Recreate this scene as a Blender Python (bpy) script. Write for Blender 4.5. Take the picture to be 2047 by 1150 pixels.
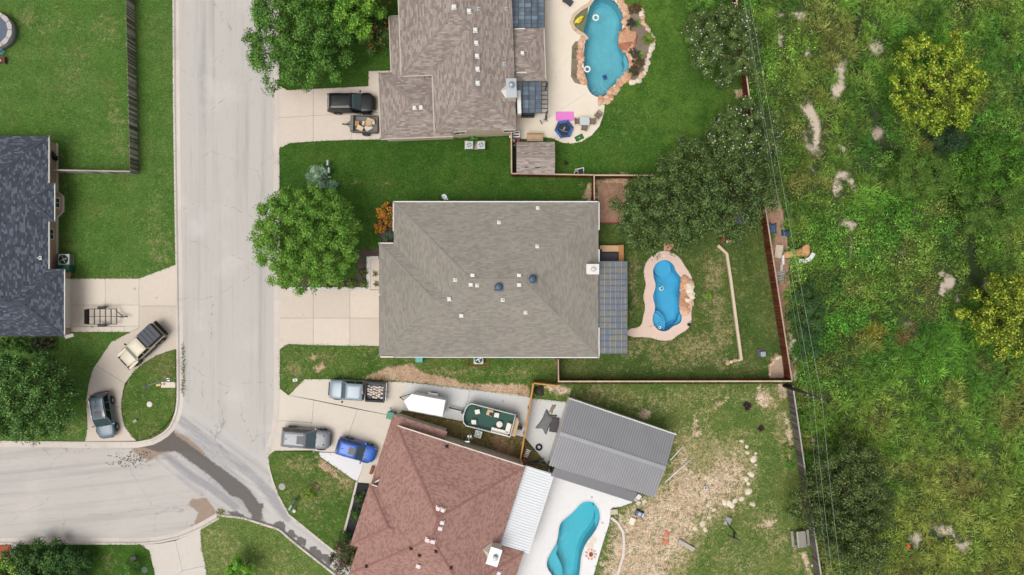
import bpy, math, random
import numpy as np
from mathutils import Vector, Matrix
from mathutils.geometry import delaunay_2d_cdt
for o in list(bpy.data.objects): bpy.data.objects.remove(o)
R = math.radians; PI = math.pi
rnd = random.Random(7); rng = np.random.default_rng(7)
sc = bpy.context.scene; COL = sc.collection
# ---------------------------------------------------------------- survey: ground scale 5 cm per photo pixel, drone 76 m up
S = 0.05; H = 76.0; CX, CY = 1023.5, 575.0
def P(x, y, z=0.12):
    k = S*(H-z)/H
    return ((x-CX)*k, (CY-y)*k)
def PZ(x, y, z=0.12):
    a = P(x, y, z); return Vector((a[0], a[1], z))
def PP(l, z=0.12): return [P(x, y, z) for x, y in l]
# ---------------------------------------------------------------- camera
cd = bpy.data.cameras.new('camera'); cam = bpy.data.objects.new('camera', cd); COL.objects.link(cam)
cam.location = (0, 0, H); cam.rotation_euler = (0, 0, 0)
cd.sensor_width = 36; cd.lens = 18*H/(1023.5*S); cd.clip_end = 3000; cd.clip_start = 0.5
sc.camera = cam
# ---------------------------------------------------------------- overcast daylight
SUN = Vector((-0.30, -0.26, 1.0)).normalized()
w = bpy.data.worlds.new('World'); sc.world = w; w.use_nodes = True
nt = w.node_tree; nt.nodes.clear()
sky = nt.nodes.new('ShaderNodeTexSky'); sky.sky_type = 'NISHITA'; sky.sun_disc = False
sky.sun_elevation = math.asin(SUN.z); sky.sun_rotation = math.atan2(SUN.x, SUN.y)
sky.dust_density = 5.0; sky.ozone_density = 1.0
hs = nt.nodes.new('ShaderNodeHueSaturation'); hs.inputs['Saturation'].default_value = 0.28
bg = nt.nodes.new('ShaderNodeBackground'); bg.inputs[1].default_value = 0.115
wo = nt.nodes.new('ShaderNodeOutputWorld')
nt.links.new(sky.outputs[0], hs.inputs['Color']); nt.links.new(hs.outputs[0], bg.inputs[0]); nt.links.new(bg.outputs[0], wo.inputs[0])
sd = bpy.data.lights.new('sun', 'SUN'); sd.energy = 1.25; sd.angle = R(38); sd.color = (1, .96, .9)
sun = bpy.data.objects.new('sun', sd); COL.objects.link(sun); sun.location = (0, 0, 60)
sun.rotation_euler = (-SUN).to_track_quat('-Z', 'Y').to_euler()
sc.render.engine = 'CYCLES'
vs = sc.view_settings; vs.view_transform = 'Standard'; vs.look = 'None'; vs.gamma = 1; vs.use_curve_mapping = False
vs.exposure = 0.34
# ---------------------------------------------------------------- materials
K = 0.8
def lin(c): c /= 255.0; return c/12.92 if c <= .04045 else ((c+.055)/1.055)**2.4
def C(r, g, b, k=None):
    k = K if k is None else k
    return (lin(r)*k, lin(g)*k, lin(b)*k, 1)
def nd(nt, t, ins=None, **props):
    n = nt.nodes.new(t)
    for k, v in props.items(): setattr(n, k, v)
    for k, v in (ins or {}).items():
        s = n.inputs[k]
        if isinstance(v, bpy.types.NodeSocket): nt.links.new(v, s)
        else: s.default_value = v
    return n
def mix(nt, f, a, b, blend='MIX'):
    return nd(nt, 'ShaderNodeMix', {0: f, 6: a, 7: b}, data_type='RGBA', blend_type=blend, clamp_factor=True).outputs[2]
def mth(nt, op, a, b=0.0, c=0.0): return nd(nt, 'ShaderNodeMath', {0: a, 1: b, 2: c}, operation=op).outputs[0]
def mr(nt, v, a, b, c=0.0, d=1.0, smooth=True):
    return nd(nt, 'ShaderNodeMapRange', {0: v, 1: a, 2: b, 3: c, 4: d}, interpolation_type='SMOOTHSTEP' if smooth else 'LINEAR').outputs[0]
def noise(nt, vec, scale, detail=3.0, rough=.55):
    return nd(nt, 'ShaderNodeTexNoise', {'Vector': vec, 'Scale': scale, 'Detail': detail, 'Roughness': rough}).outputs[0]
def scl(nt, vec, s, rot=(0, 0, 0)):
    if any(rot): vec = nd(nt, 'ShaderNodeMapping', {'Vector': vec, 'Rotation': rot}).outputs[0]
    return nd(nt, 'ShaderNodeMapping', {'Vector': vec, 'Scale': s}).outputs[0]
def newmat(name):
    m = bpy.data.materials.new(name); m.use_nodes = True
    t = m.node_tree; t.nodes.clear()
    out = t.nodes.new('ShaderNodeOutputMaterial'); b = t.nodes.new('ShaderNodeBsdfPrincipled')
    t.links.new(b.outputs[0], out.inputs[0])
    return m, t, b, out
def world_pos(t): return nd(t, 'ShaderNodeNewGeometry').outputs['Position']
def local_pos(t): return nd(t, 'ShaderNodeTexCoord').outputs['Object']
def orand(t): return nd(t, 'ShaderNodeObjectInfo').outputs['Random']
def attr(t, n): return nd(t, 'ShaderNodeAttribute', attribute_name=n)
def bump(t, b, h, strength=.3, dist=.02):
    t.links.new(nd(t, 'ShaderNodeBump', {'Strength': strength, 'Distance': dist, 'Height': h}).outputs[0], b.inputs['Normal'])
MATS = {}
def M(name, col, rough=.75, metal=0.0, var=.18, vsc=2.0, bmp=0.0, bsc=30.0, rand=0.0, spec=.35, coat=0.0, st=(1, 1, 1)):
    """painted / plain material: base colour with grime variation at three scales and per-object tint"""
    if name in MATS: return MATS[name]
    m, t, b, out = newmat(name)
    p = local_pos(t)
    if st != (1, 1, 1): p = scl(t, p, st)
    a = noise(t, p, vsc, 4); f = noise(t, p, vsc*9, 3)
    v = mth(t, 'MULTIPLY_ADD', mth(t, 'SUBTRACT', a, .5), var*2.2, 1.0)
    v = mth(t, 'MULTIPLY_ADD', mth(t, 'SUBTRACT', f, .5), var*1.6, v)
    if rand: v = mth(t, 'MULTIPLY_ADD', mth(t, 'SUBTRACT', orand(t), .5), rand*2, v)
    hsv = nd(t, 'ShaderNodeHueSaturation', {'Value': v, 'Color': col})
    t.links.new(hsv.outputs[0], b.inputs['Base Color'])
    b.inputs['Roughness'].default_value = rough; b.inputs['Metallic'].default_value = metal
    b.inputs['Specular IOR Level'].default_value = spec; b.inputs['Coat Weight'].default_value = coat
    b.inputs['Coat Roughness'].default_value = .08
    if bmp: bump(t, b, noise(t, p, bsc, 3), bmp, .02)
    MATS[name] = m; return m
# ---------------------------------------------------------------- mesh helpers
def rot2(x, y, a): c, s = math.cos(a), math.sin(a); return x*c-y*s, x*s+y*c
class MB:
    def __init__(s): s.v = []; s.f = []; s.uv = []
    def add(s, vs, fs):
        k = len(s.v); s.v += [tuple(v) for v in vs]; s.f += [tuple(i+k for i in f) for f in fs]; return s
    def box(s, cx, cy, cz, sx, sy, sz, rz=0.0, taper=1.0):
        q = []
        for dz, tp in ((-.5, 1.0), (.5, taper)):
            for dx, dy in ((-.5, -.5), (.5, -.5), (.5, .5), (-.5, .5)):
                x, y = rot2(dx*sx*tp, dy*sy*tp, rz); q.append((cx+x, cy+y, cz+dz*sz))
        return s.add(q, [(3, 2, 1, 0), (4, 5, 6, 7), (0, 1, 5, 4), (1, 2, 6, 5), (2, 3, 7, 6), (3, 0, 4, 7)])
    def prism(s, poly, z0, z1, top=True, bottom=True):
        poly = list(poly)
        if area(poly) < 0: poly.reverse()
        n = len(poly)
        v = [(x, y, z0) for x, y in poly]+[(x, y, z1) for x, y in poly]
        f = [(i, (i+1) % n, n+(i+1) % n, n+i) for i in range(n)]
        if top: f.append(tuple(range(n, 2*n)))
        if bottom: f.append(tuple(range(n-1, -1, -1)))
        return s.add(v, f)
    def tube(s, pts, r, n=6, cap=True):
        pts = [Vector(p) for p in pts]; rr = r if isinstance(r, (list, tuple)) else [r]*len(pts)
        v = []; f = []
        for i, p in enumerate(pts):
            d = (pts[min(i+1, len(pts)-1)]-pts[max(i-1, 0)]).normalized()
            a = d.cross(Vector((0, 0, 1)) if abs(d.z) < .9 else Vector((1, 0, 0))).normalized(); b = d.cross(a)
            for k in range(n):
                t = 2*PI*k/n; v.append(p+(a*math.cos(t)+b*math.sin(t))*rr[i])
        for i in range(len(pts)-1):
            for k in range(n):
                f.append((i*n+k, i*n+(k+1) % n, (i+1)*n+(k+1) % n, (i+1)*n+k))
        if cap:
            f.append(tuple(range(n-1, -1, -1))); m = (len(pts)-1)*n; f.append(tuple(range(m, m+n)))
        return s.add(v, f)
    def bar(s, a, b, wx, wz):
        """flat-ended rectangular bar from a to b, wx wide, wz tall"""
        a = Vector(a); b = Vector(b); d = (b-a).normalized()
        side = d.cross(Vector((0, 0, 1)))
        side = side.normalized() if side.length > 1e-5 else Vector((1, 0, 0)); up = side.cross(d)
        q = []
        for p in (a, b):
            for i, j in ((-1, -1), (1, -1), (1, 1), (-1, 1)): q.append(p+side*i*wx/2+up*j*wz/2)
        return s.add(q, [(0, 1, 2, 3), (7, 6, 5, 4), (0, 4, 5, 1), (1, 5, 6, 2), (2, 6, 7, 3), (3, 7, 4, 0)])
    def lathe(s, prof, n=16, c=(0, 0, 0), closed=False):
        v = []; f = []; m = len(prof)
        for k in range(n):
            t = 2*PI*k/n
            for r, z in prof: v.append((c[0]+r*math.cos(t), c[1]+r*math.sin(t), c[2]+z))
        for k in range(n):
            j = (k+1) % n
            for i in range(m-1): f.append((k*m+i, j*m+i, j*m+i+1, k*m+i+1))
            if closed: f.append((k*m+m-1, j*m+m-1, j*m, k*m))
        if not closed:
            if prof[0][0] > 1e-6: f.append(tuple(k*m for k in range(n-1, -1, -1)))
            if prof[-1][0] > 1e-6: f.append(tuple(k*m+m-1 for k in range(n)))
        return s.add(v, f)
    def loft(s, rings, cap=True):
        n = len(rings[0]); v = [p for r in rings for p in r]; f = []
        for i in range(len(rings)-1):
            for k in range(n): f.append((i*n+k, i*n+(k+1) % n, (i+1)*n+(k+1) % n, (i+1)*n+k))
        if cap: f.append(tuple(range(n-1, -1, -1))); m = (len(rings)-1)*n; f.append(tuple(range(m, m+n)))
        return s.add(v, f)
    def rock(s, c, r, seed, flat=.7):
        g = random.Random(seed); v = []; f = []; n = 8; rings = 5
        ph = [g.uniform(.75, 1.2) for _ in range(n)]
        for i in range(rings):
            t = PI*(i+.5)/rings
            for k in range(n):
                a = 2*PI*k/n; q = ph[k]*g.uniform(.88, 1.1)
                v.append((c[0]+r*q*math.sin(t)*math.cos(a), c[1]+r*q*math.sin(t)*math.sin(a), c[2]+r*flat*math.cos(t)*g.uniform(.9, 1.1)))
        for i in range(rings-1):
            for k in range(n): f.append((i*n+k, (i+1)*n+k, (i+1)*n+(k+1) % n, i*n+(k+1) % n))
        f.append(tuple(range(n))); f.append(tuple(range(rings*n-1, (rings-1)*n-1, -1)))
        return s.add(v, f)
    def mesh(s, name):
        me = bpy.data.meshes.new(name); me.from_pydata(s.v, [], s.f); me.update(); return me
    def build(s, name, mat, parent=None, smooth=False, bev=0.0, sub=0, fix=True):
        me = s.mesh(name)
        if fix:
            import bmesh
            bm = bmesh.new(); bm.from_mesh(me); bmesh.ops.recalc_face_normals(bm, faces=bm.faces); bm.to_mesh(me); bm.free()
        if smooth: me.polygons.foreach_set('use_smooth', [True]*len(me.polygons))
        o = obj(name, me, mat, parent)
        if bev:
            b = o.modifiers.new('b', 'BEVEL'); b.width = bev; b.segments = 2; b.limit_method = 'ANGLE'; b.angle_limit = R(35)
        if sub:
            q = o.modifiers.new('s', 'SUBSURF'); q.levels = sub; q.render_levels = sub
        return o
def area(p): return .5*sum(p[i][0]*p[(i+1) % len(p)][1]-p[(i+1) % len(p)][0]*p[i][1] for i in range(len(p)))
WORLDROOT = {}
def obj(name, me, mat, parent=None):
    o = bpy.data.objects.new(name, me); COL.objects.link(o)
    if mat is not None:
        me.materials.clear(); me.materials.append(mat)
    if parent is not None:
        o.parent = parent
        if parent.name in WORLDROOT: o.matrix_parent_inverse = Matrix.Translation(-WORLDROOT[parent.name])
    return o
def tag(o, label=None, cat=None, group=None, kind=None):
    if label: o['label'] = label
    if cat: o['category'] = cat
    if group: o['group'] = group
    if kind: o['kind'] = kind
    return o
def thing(name, label, cat, loc=(0, 0, 0), rz=0.0, group=None, world=False):
    """an Empty at the thing's base; with world=True its parts are given in scene coordinates"""
    o = bpy.data.objects.new(name, None); COL.objects.link(o); o.empty_display_size = .3
    o.location = loc; o.rotation_euler = (0, 0, rz)
    if world: WORLDROOT[o.name] = Vector(loc)
    return tag(o, label, cat, group)
def inst(name, me, parent, loc, rz=0.0, scale=(1, 1, 1), rx=0.0, ry=0.0):
    o = bpy.data.objects.new(name, me); COL.objects.link(o)
    o.location = loc; o.rotation_euler = (rx, ry, rz); o.scale = scale; o.parent = parent
    if parent is not None and parent.name in WORLDROOT: o.matrix_parent_inverse = Matrix.Translation(-WORLDROOT[parent.name])
    return o
# ---------------------------------------------------------------- 2-D tools
def inpoly(x, y, poly):
    x = np.asarray(x); y = np.asarray(y); r = np.zeros(x.shape, bool); n = len(poly)
    for i in range(n):
        x0, y0 = poly[i]; x1, y1 = poly[(i+1) % n]
        if y0 == y1: continue
        c = ((y0 > y) != (y1 > y)) & (x < (x1-x0)*(y-y0)/(y1-y0)+x0); r ^= c
    return r
def distpoly(x, y, poly, closed=True):
    d = np.full(np.shape(x), 1e9); n = len(poly)
    for i in range(n if closed else n-1):
        x0, y0 = poly[i]; x1, y1 = poly[(i+1) % n]; dx, dy = x1-x0, y1-y0; L = dx*dx+dy*dy+1e-9
        t = np.clip(((x-x0)*dx+(y-y0)*dy)/L, 0, 1)
        d = np.minimum(d, np.hypot(x-x0-t*dx, y-y0-t*dy))
    return d
def sdpoly(x, y, poly):
    d = distpoly(x, y, poly); return np.where(inpoly(x, y, poly), d, -d)
def vnoise(x, y, s, seed=0):
    x = np.asarray(x)/s; y = np.asarray(y)/s; xi = np.floor(x).astype(int); yi = np.floor(y).astype(int); fx = x-xi; fy = y-yi
    fx = fx*fx*(3-2*fx); fy = fy*fy*(3-2*fy)
    def h(a, b):
        q = (a*374761393+b*668265263+seed*2147483647) & 0xffffffff
        q = ((q ^ (q >> 13))*1274126177) & 0xffffffff
        return ((q ^ (q >> 16)) & 0xffff)/65535.0
    return (h(xi, yi)*(1-fx)+h(xi+1, yi)*fx)*(1-fy)+(h(xi, yi+1)*(1-fx)+h(xi+1, yi+1)*fx)*fy
def smooth_poly(pts, it=2, closed=True):
    for _ in range(it):
        q = []; n = len(pts)
        for i in range(n if closed else n-1):
            a = pts[i]; b = pts[(i+1) % n]
            q += [(a[0]*.75+b[0]*.25, a[1]*.75+b[1]*.25), (a[0]*.25+b[0]*.75, a[1]*.25+b[1]*.75)]
        if not closed: q = [pts[0]]+q+[pts[-1]]
        pts = q
    return pts
def dens(poly, step):
    q = []; n = len(poly)
    for i in range(n):
        a = poly[i]; b = poly[(i+1) % n]; L = math.hypot(b[0]-a[0], b[1]-a[1]); k = max(1, int(L/step))
        for j in range(k): q.append((a[0]+(b[0]-a[0])*j/k, a[1]+(b[1]-a[1])*j/k))
    return q
def inset(poly, d):
    """move every edge inwards by d (d < 0: outwards)"""
    p = list(poly)
    if area(p) < 0: p.reverse()
    n = len(p); out = []
    for i in range(n):
        a, b, c = Vector(p[i-1]), Vector(p[i]), Vector(p[(i+1) % n])
        e1 = (b-a).normalized(); e2 = (c-b).normalized()
        n1 = Vector((-e1.y, e1.x)); n2 = Vector((-e2.y, e2.x)); m = n1+n2
        L = m.length
        if L < 1e-4: q = b+n1*d
        else: m /= L; q = b+m*(d/max(.35, m.dot(n1)))
        out.append((q.x, q.y))
    return out
PAINT = {}          # attribute -> list of painters in photo-survey pixels
def paint(att, kind, *a): PAINT.setdefault(att, []).append((kind, a))
def painted(att, px, py):
    r = np.zeros(px.shape)
    for kind, a in PAINT.get(att, []):
        if kind == 'blob':
            cx, cy, rx, ry, rot, amt = a; c, s = math.cos(R(rot)), math.sin(R(rot))
            wx = (vnoise(px, py, 14, 3)-.5)*.9+(vnoise(px, py, 5, 4)-.5)*.6; wy = (vnoise(px, py, 14, 5)-.5)*.9+(vnoise(px, py, 5, 6)-.5)*.6
            dx = px-cx+wx*min(rx, ry)*1.3; dy = py-cy+wy*min(rx, ry)*1.3; u = (dx*c+dy*s)/rx; v = (-dx*s+dy*c)/ry
            r = np.maximum(r, amt*np.clip(1.6-1.1*np.hypot(u, v), 0, 1))
        elif kind == 'poly':
            poly, soft, amt = a; r = np.maximum(r, amt*np.clip(.5+sdpoly(px, py, poly)/soft, 0, 1))
        elif kind == 'line':
            pts, wid, soft, amt = a; r = np.maximum(r, amt*np.clip(.5+(wid-distpoly(px, py, pts, False))/soft, 0, 1))
    return r
def sheet(name, outer, mat, z=.12, holes=(), res=.6, atts=(), skirt=.2, heights=None, zfun=None, kind='structure', survey=True, parent=None):
    """triangulated ground sheet from an outline in survey pixels, with painted soil / wear attributes"""
    po = PP(outer, 0) if survey else outer; ph = [PP(h, 0) if survey else h for h in holes]
    V = []; E = []
    for poly in [po]+ph:
        d = dens(poly, res); k = len(V); V += d; E += [(k+i, k+(i+1) % len(d)) for i in range(len(d))]
    xs = [p[0] for p in po]; ys = [p[1] for p in po]
    gx, gy = np.meshgrid(np.arange(min(xs)+res/2, max(xs), res), np.arange(min(ys)+res/2, max(ys), res))
    gx = gx.ravel()+rng.uniform(-.2, .2, gx.size)*res; gy = gy.ravel()+rng.uniform(-.2, .2, gy.size)*res
    ok = sdpoly(gx, gy, po) > res*.3
    for h in ph: ok &= sdpoly(gx, gy, h) < -res*.3
    V += list(zip(gx[ok].tolist(), gy[ok].tolist()))
    vo, eo, fo, _, _, _ = delaunay_2d_cdt([Vector(p) for p in V], E, [], 0, 1e-4)
    vx = np.array([(p.x, p.y) for p in vo]); f = np.array(fo)
    c = vx[f].mean(axis=1); ok = inpoly(c[:, 0], c[:, 1], po)
    for h in ph: ok &= ~inpoly(c[:, 0], c[:, 1], h)
    f = f[ok]
    a2 = vx[f]; ar = (a2[:, 1, 0]-a2[:, 0, 0])*(a2[:, 2, 1]-a2[:, 0, 1])-(a2[:, 2, 0]-a2[:, 0, 0])*(a2[:, 1, 1]-a2[:, 0, 1])
    f[ar < 0] = f[ar < 0][:, ::-1]; f = f[np.abs(ar) > 1e-9]
    zz = np.full(len(vx), z) if zfun is None else zfun(vx[:, 0], vx[:, 1])
    verts = np.column_stack([vx, zz]).tolist(); faces = f.tolist(); n0 = len(verts)
    if skirt:
        cnt = {}
        for t in faces:
            for i in range(3):
                a, b = t[i], t[(i+1) % 3]
                if (b, a) in cnt: cnt.pop((b, a))
                else: cnt[(a, b)] = 1
        low = {}
        for a, b in list(cnt):
            for q in (a, b):
                if q not in low: low[q] = len(verts); verts.append([verts[q][0], verts[q][1], verts[q][2]-skirt])
            faces.append([b, a, low[a], low[b]])
    me = bpy.data.meshes.new(name); me.from_pydata(verts, [], faces); me.update()
    va = np.array(verts); px = va[:, 0]/S+CX; py = CY-va[:, 1]/S
    for att in atts:
        A = me.attributes.new(att, 'FLOAT', 'POINT'); A.data.foreach_set('value', painted(att, px, py).astype(np.float32))
    o = obj(name, me, mat, parent)
    if parent is None: o['kind'] = kind
    return o
# ================================================================ ground materials
def lawn_mat(name, a, b, d, dry=C(150, 138, 92), soil=C(196, 170, 142), drybase=0.0, stripe=0.0, sdir=0.0, sw=1.1, soil2=C(166, 128, 98), thatch=.5):
    m, t, bs, out = newmat(name); p = world_pos(t)
    n1 = noise(t, p, .11, 3); n2 = noise(t, p, .75, 4, .6); n3 = noise(t, p, 4.5, 4, .65); n4 = noise(t, p, 17, 3, .7); n5 = noise(t, p, 1.9, 4, .6)
    col = mix(t, mr(t, n1, .36, .64), a, b)
    col = mix(t, mr(t, n2, .38, .72, 0, .8), col, d)
    n8 = noise(t, p, .33, 5, .65); col = mix(t, mr(t, n8, .48, .66, 0, .62), col, mix(t, .36, d, dry)); col = mix(t, mr(t, n8, .48, .3, 0, .75), col, d)
    # worn, sun-bleached thatch flecks
    th = mr(t, mth(t, 'MULTIPLY_ADD', n3, .6, mth(t, 'MULTIPLY', n5, .5)), .56, .72, 0, thatch)
    col = mix(t, th, col, mix(t, .45, a, dry))
    if stripe:
        q = nd(t, 'ShaderNodeSeparateXYZ', {0: scl(t, p, (1, 1, 1), (0, 0, R(sdir)))}).outputs[0]
        wv = mth(t, 'SINE', mth(t, 'MULTIPLY_ADD', n1, 2.0, mth(t, 'MULTIPLY', q, PI/sw)))
        col = mix(t, mr(t, wv, -.6, .6, 0, stripe), col, mix(t, .5, b, d))
    fa = attr(t, 'dry').outputs['Fac']; fb = attr(t, 'soil').outputs['Fac']
    w1 = mth(t, 'ADD', mth(t, 'MULTIPLY', n3, .55), mth(t, 'MULTIPLY', n5, .6))
    n7 = noise(t, p, 11, 3, .7)
    dr = mr(t, mth(t, 'ADD', mth(t, 'ADD', mth(t, 'MULTIPLY_ADD', fa, .42, w1), mth(t, 'MULTIPLY', n7, .45)), drybase), .88, 1.28)
    col = mix(t, mth(t, 'MULTIPLY', dr, .85), col, mix(t, n4, dry, mix(t, .5, dry, soil)))
    so = mr(t, mth(t, 'ADD', mth(t, 'MULTIPLY_ADD', fb, .75, w1), mth(t, 'MULTIPLY', n7, .3)), .97, 1.3)
    col = mix(t, so, col, mix(t, mr(t, n2, .35, .65), soil, mix(t, n4, soil2, soil)))
    n6 = noise(t, p, 9, 2, .6)
    v = mth(t, 'MULTIPLY_ADD', mth(t, 'SUBTRACT', n3, .5), 1.3, mth(t, 'MULTIPLY_ADD', mth(t, 'SUBTRACT', n6, .5), 1.7, mth(t, 'MULTIPLY_ADD', mth(t, 'SUBTRACT', n4, .5), .9, 1.02)))
    hsv = nd(t, 'ShaderNodeHueSaturation', {'Value': v, 'Color': col})
    t.links.new(hsv.outputs[0], bs.inputs['Base Color']); bs.inputs['Roughness'].default_value = .9; bs.inputs['Specular IOR Level'].default_value = .12
    bump(t, bs, mth(t, 'ADD', n4, noise(t, p, 45, 2)), .6, .05)
    return m
def road_mat(name, base, streak_rot, dark=C(150, 147, 146), light=C(214, 209, 204)):
    m, t, b, out = newmat(name); p = world_pos(t)
    st = scl(t, p, (1, .03, 1), (0, 0, R(streak_rot))); st2 = scl(t, p, (1, .12, 1), (0, 0, R(streak_rot)))
    s1 = noise(t, st, .9, 4, .6); s2 = noise(t, st2, 6, 3, .6); n1 = noise(t, p, .22, 4); n4 = noise(t, p, 24, 3, .7); n2 = noise(t, p, 1.6, 4, .65)
    col = mix(t, mr(t, s1, .45, .75, 0, .55), base, dark)
    col = mix(t, mr(t, n1, .5, .75, 0, .6), col, light)
    col = mix(t, mr(t, s2, .52, .8, 0, .3), col, dark)
    # small tar spots and oil drips
    vo = nd(t, 'ShaderNodeTexVoronoi', {'Vector': p, 'Scale': .28, 'Randomness': 1.0}).outputs['Distance']
    col = mix(t, mr(t, mth(t, 'MULTIPLY_ADD', n4, .05, vo), .055, .03, 0, .5), col, C(70, 68, 68))
    # cracks
    cr = nd(t, 'ShaderNodeTexVoronoi', {'Vector': nd(t, 'ShaderNodeVectorMath', {0: p, 1: nd(t, 'ShaderNodeTexNoise', {'Vector': p, 'Scale': .5, 'Detail': 4.0}).outputs['Color']}, operation='ADD').outputs[0], 'Scale': .13}, feature='DISTANCE_TO_EDGE').outputs['Distance']
    col = mix(t, mth(t, 'MULTIPLY', mr(t, cr, .006, .0, 0, .4), mr(t, n2, .45, .6)), col, C(95, 92, 90))
    wet = attr(t, 'wet').outputs['Fac']; mud = attr(t, 'mud').outputs['Fac']; damp = attr(t, 'damp').outputs['Fac']
    n9 = noise(t, p, 5, 4, .65); wob = mth(t, 'ADD', mth(t, 'MULTIPLY', n2, .35), mth(t, 'ADD', mth(t, 'MULTIPLY', n4, .08), mth(t, 'MULTIPLY', mth(t, 'SUBTRACT', n9, .5), .5)))
    streak = noise(t, scl(t, p, (1, .1, 1), (0, 0, R(streak_rot))), 3.0, 6, .7)
    df = mr(t, mth(t, 'ADD', mth(t, 'MULTIPLY_ADD', damp, .8, mth(t, 'MULTIPLY', streak, .9)), mth(t, 'MULTIPLY', n9, .35)), .95, 1.55, 0, .7)
    col = mix(t, df, col, C(140, 140, 146))
    mf = mr(t, mth(t, 'MULTIPLY_ADD', mud, 1.0, wob), .62, .9)
    col = mix(t, mth(t, 'MULTIPLY', mf, .85), col, mix(t, n2, C(140, 114, 96), C(168, 146, 126)))
    wf = mr(t, mth(t, 'MULTIPLY_ADD', wet, 1.0, wob), .58, .88, 0, .92)
    col = mix(t, wf, col, mix(t, n9, mix(t, n2, C(86, 78, 68), C(64, 62, 62)), mix(t, n1, C(104, 96, 88), C(92, 90, 90))))
    v = mth(t, 'MULTIPLY_ADD', mth(t, 'SUBTRACT', n4, .5), .5, 1.0)
    t.links.new(nd(t, 'ShaderNodeHueSaturation', {'Value': v, 'Color': col}).outputs[0], b.inputs['Base Color'])
    t.links.new(mr(t, wf, 0, 1, .9, .5), b.inputs['Roughness']); b.inputs['Specular IOR Level'].default_value = .2
    bump(t, b, n4, .25, .02)
    return m
def conc_mat(name, base, stain=C(150, 132, 116), rand=.05, amt=.45):
    m, t, b, out = newmat(name); p = world_pos(t)
    n1 = noise(t, p, .35, 4, .6); n2 = noise(t, p, 2.2, 5, .65); n4 = noise(t, p, 28, 3, .7)
    col = mix(t, mr(t, mth(t, 'MULTIPLY_ADD', n1, .6, mth(t, 'MULTIPLY', n2, .5)), .52, .8, 0, amt), base, stain)
    v = mth(t, 'MULTIPLY_ADD', mth(t, 'SUBTRACT', orand(t), .5), rand*2, mth(t, 'MULTIPLY_ADD', mth(t, 'SUBTRACT', n4, .5), .28, 1.0))
    v = mth(t, 'MULTIPLY_ADD', mth(t, 'SUBTRACT', n2, .5), .22, v)
    vo = nd(t, 'ShaderNodeTexVoronoi', {'Vector': p, 'Scale': .45}).outputs['Distance']
    col = mix(t, mr(t, mth(t, 'MULTIPLY_ADD', n2, .12, vo), .14, .09, 0, .45), col, C(110, 100, 92))
    t.links.new(nd(t, 'ShaderNodeHueSaturation', {'Value': v, 'Color': col}).outputs[0], b.inputs['Base Color'])
    b.inputs['Roughness'].default_value = .88; b.inputs['Specular IOR Level'].default_value = .2
    bump(t, b, n4, .2, .01)
    return m
def bed_mat(name, a, b_, sc_=14):
    m, t, b, out = newmat(name); p = world_pos(t)
    n = noise(t, p, sc_, 4, .7); n2 = noise(t, p, 1.2, 4)
    vo = nd(t, 'ShaderNodeTexVoronoi', {'Vector': scl(t, p, (1, .35, 1), (0, 0, .6)), 'Scale': sc_*.8}).outputs['Color']
    col = mix(t, mr(t, n, .35, .7), a, b_); col = mix(t, .35, col, mix(t, vo, a, b_))
    v = mth(t, 'MULTIPLY_ADD', mth(t, 'SUBTRACT', n2, .5), .8, 1.0)
    t.links.new(nd(t, 'ShaderNodeHueSaturation', {'Value': v, 'Color': col}).outputs[0], b.inputs['Base Color'])
    b.inputs['Roughness'].default_value = .95; bump(t, b, n, .8, .06)
    return m
# ================================================================ painted soil, wear and water marks (survey pixels)
for q in [(300, 560, 70, 12, 0, .5), (320, 500, 25, 40, 20, .5), (235, 250, 20, 60, 0, .45), (215, 60, 30, 30, 0, .45), (110, 50, 60, 18, 0, .35), (60, 40, 30, 20, 20, .5), (130, 320, 60, 60, 0, .25), (310, 430, 20, 50, 0, .4), (150, 140, 30, 60, 0, .35),
          (225, 850, 12, 20, 0, .5), (160, 850, 60, 25, 0, .5), (330, 740, 20, 30, 0, .35), (310, 850, 25, 10, -30, .35),
          (1110, 720, 60, 8, 0, .3), (1300, 690, 90, 25, 0, .62), (1440, 640, 22, 70, -8, .7), (1420, 540, 25, 40, 0, .75), (1265, 560, 10, 80, 0, .7), (1400, 690, 50, 25, 0, .75), (1410, 600, 18, 30, 0, .5), (1250, 735, 120, 6, 0, .35), (1390, 725, 110, 14, 0, .6), (1475, 560, 20, 60, -8, .3),
          (590, 740, 25, 12, 0, .5), (600, 780, 15, 12, 0, .6), (640, 712, 40, 8, 0, .35), (735, 700, 20, 8, 0, .45), (900, 745, 60, 10, 0, .55), (1030, 745, 40, 10, 0, .45),
          (600, 930, 30, 15, 0, .5), (640, 970, 25, 20, 0, .4), (690, 950, 25, 40, 20, .5), (620, 1000, 40, 30, 0, .35), (450, 1110, 50, 40, 0, .4), (560, 1120, 60, 30, 30, .35), (430, 1070, 30, 15, 0, .5),
          (220, 1120, 25, 20, 0, .5), (270, 1125, 15, 10, 0, .6),
          (1180, 790, 70, 20, 0, .55), (1300, 800, 80, 20, 0, .5), (1420, 790, 120, 25, 0, .45), (1540, 800, 30, 40, 0, .6), (1560, 860, 15, 70, -5, .6), (1530, 1040, 40, 30, 0, .6), (1480, 1120, 60, 40, 0, .45), (1560, 1080, 20, 30, 0, .6), (1590, 1110, 10, 40, 0, .7), (1490, 880, 40, 25, 0, .4), (1410, 850, 30, 40, 0, .45),
          (1085, 360, 60, 6, 0, .4), (1170, 380, 14, 25, 0, .6), (700, 365, 130, 3, 0, .5), (820, 362, 120, 3, 0, .45), (1220, 230, 40, 60, 20, .25), (1260, 240, 40, 30, 0, .3)]: paint('dry', 'blob', *q)
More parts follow.
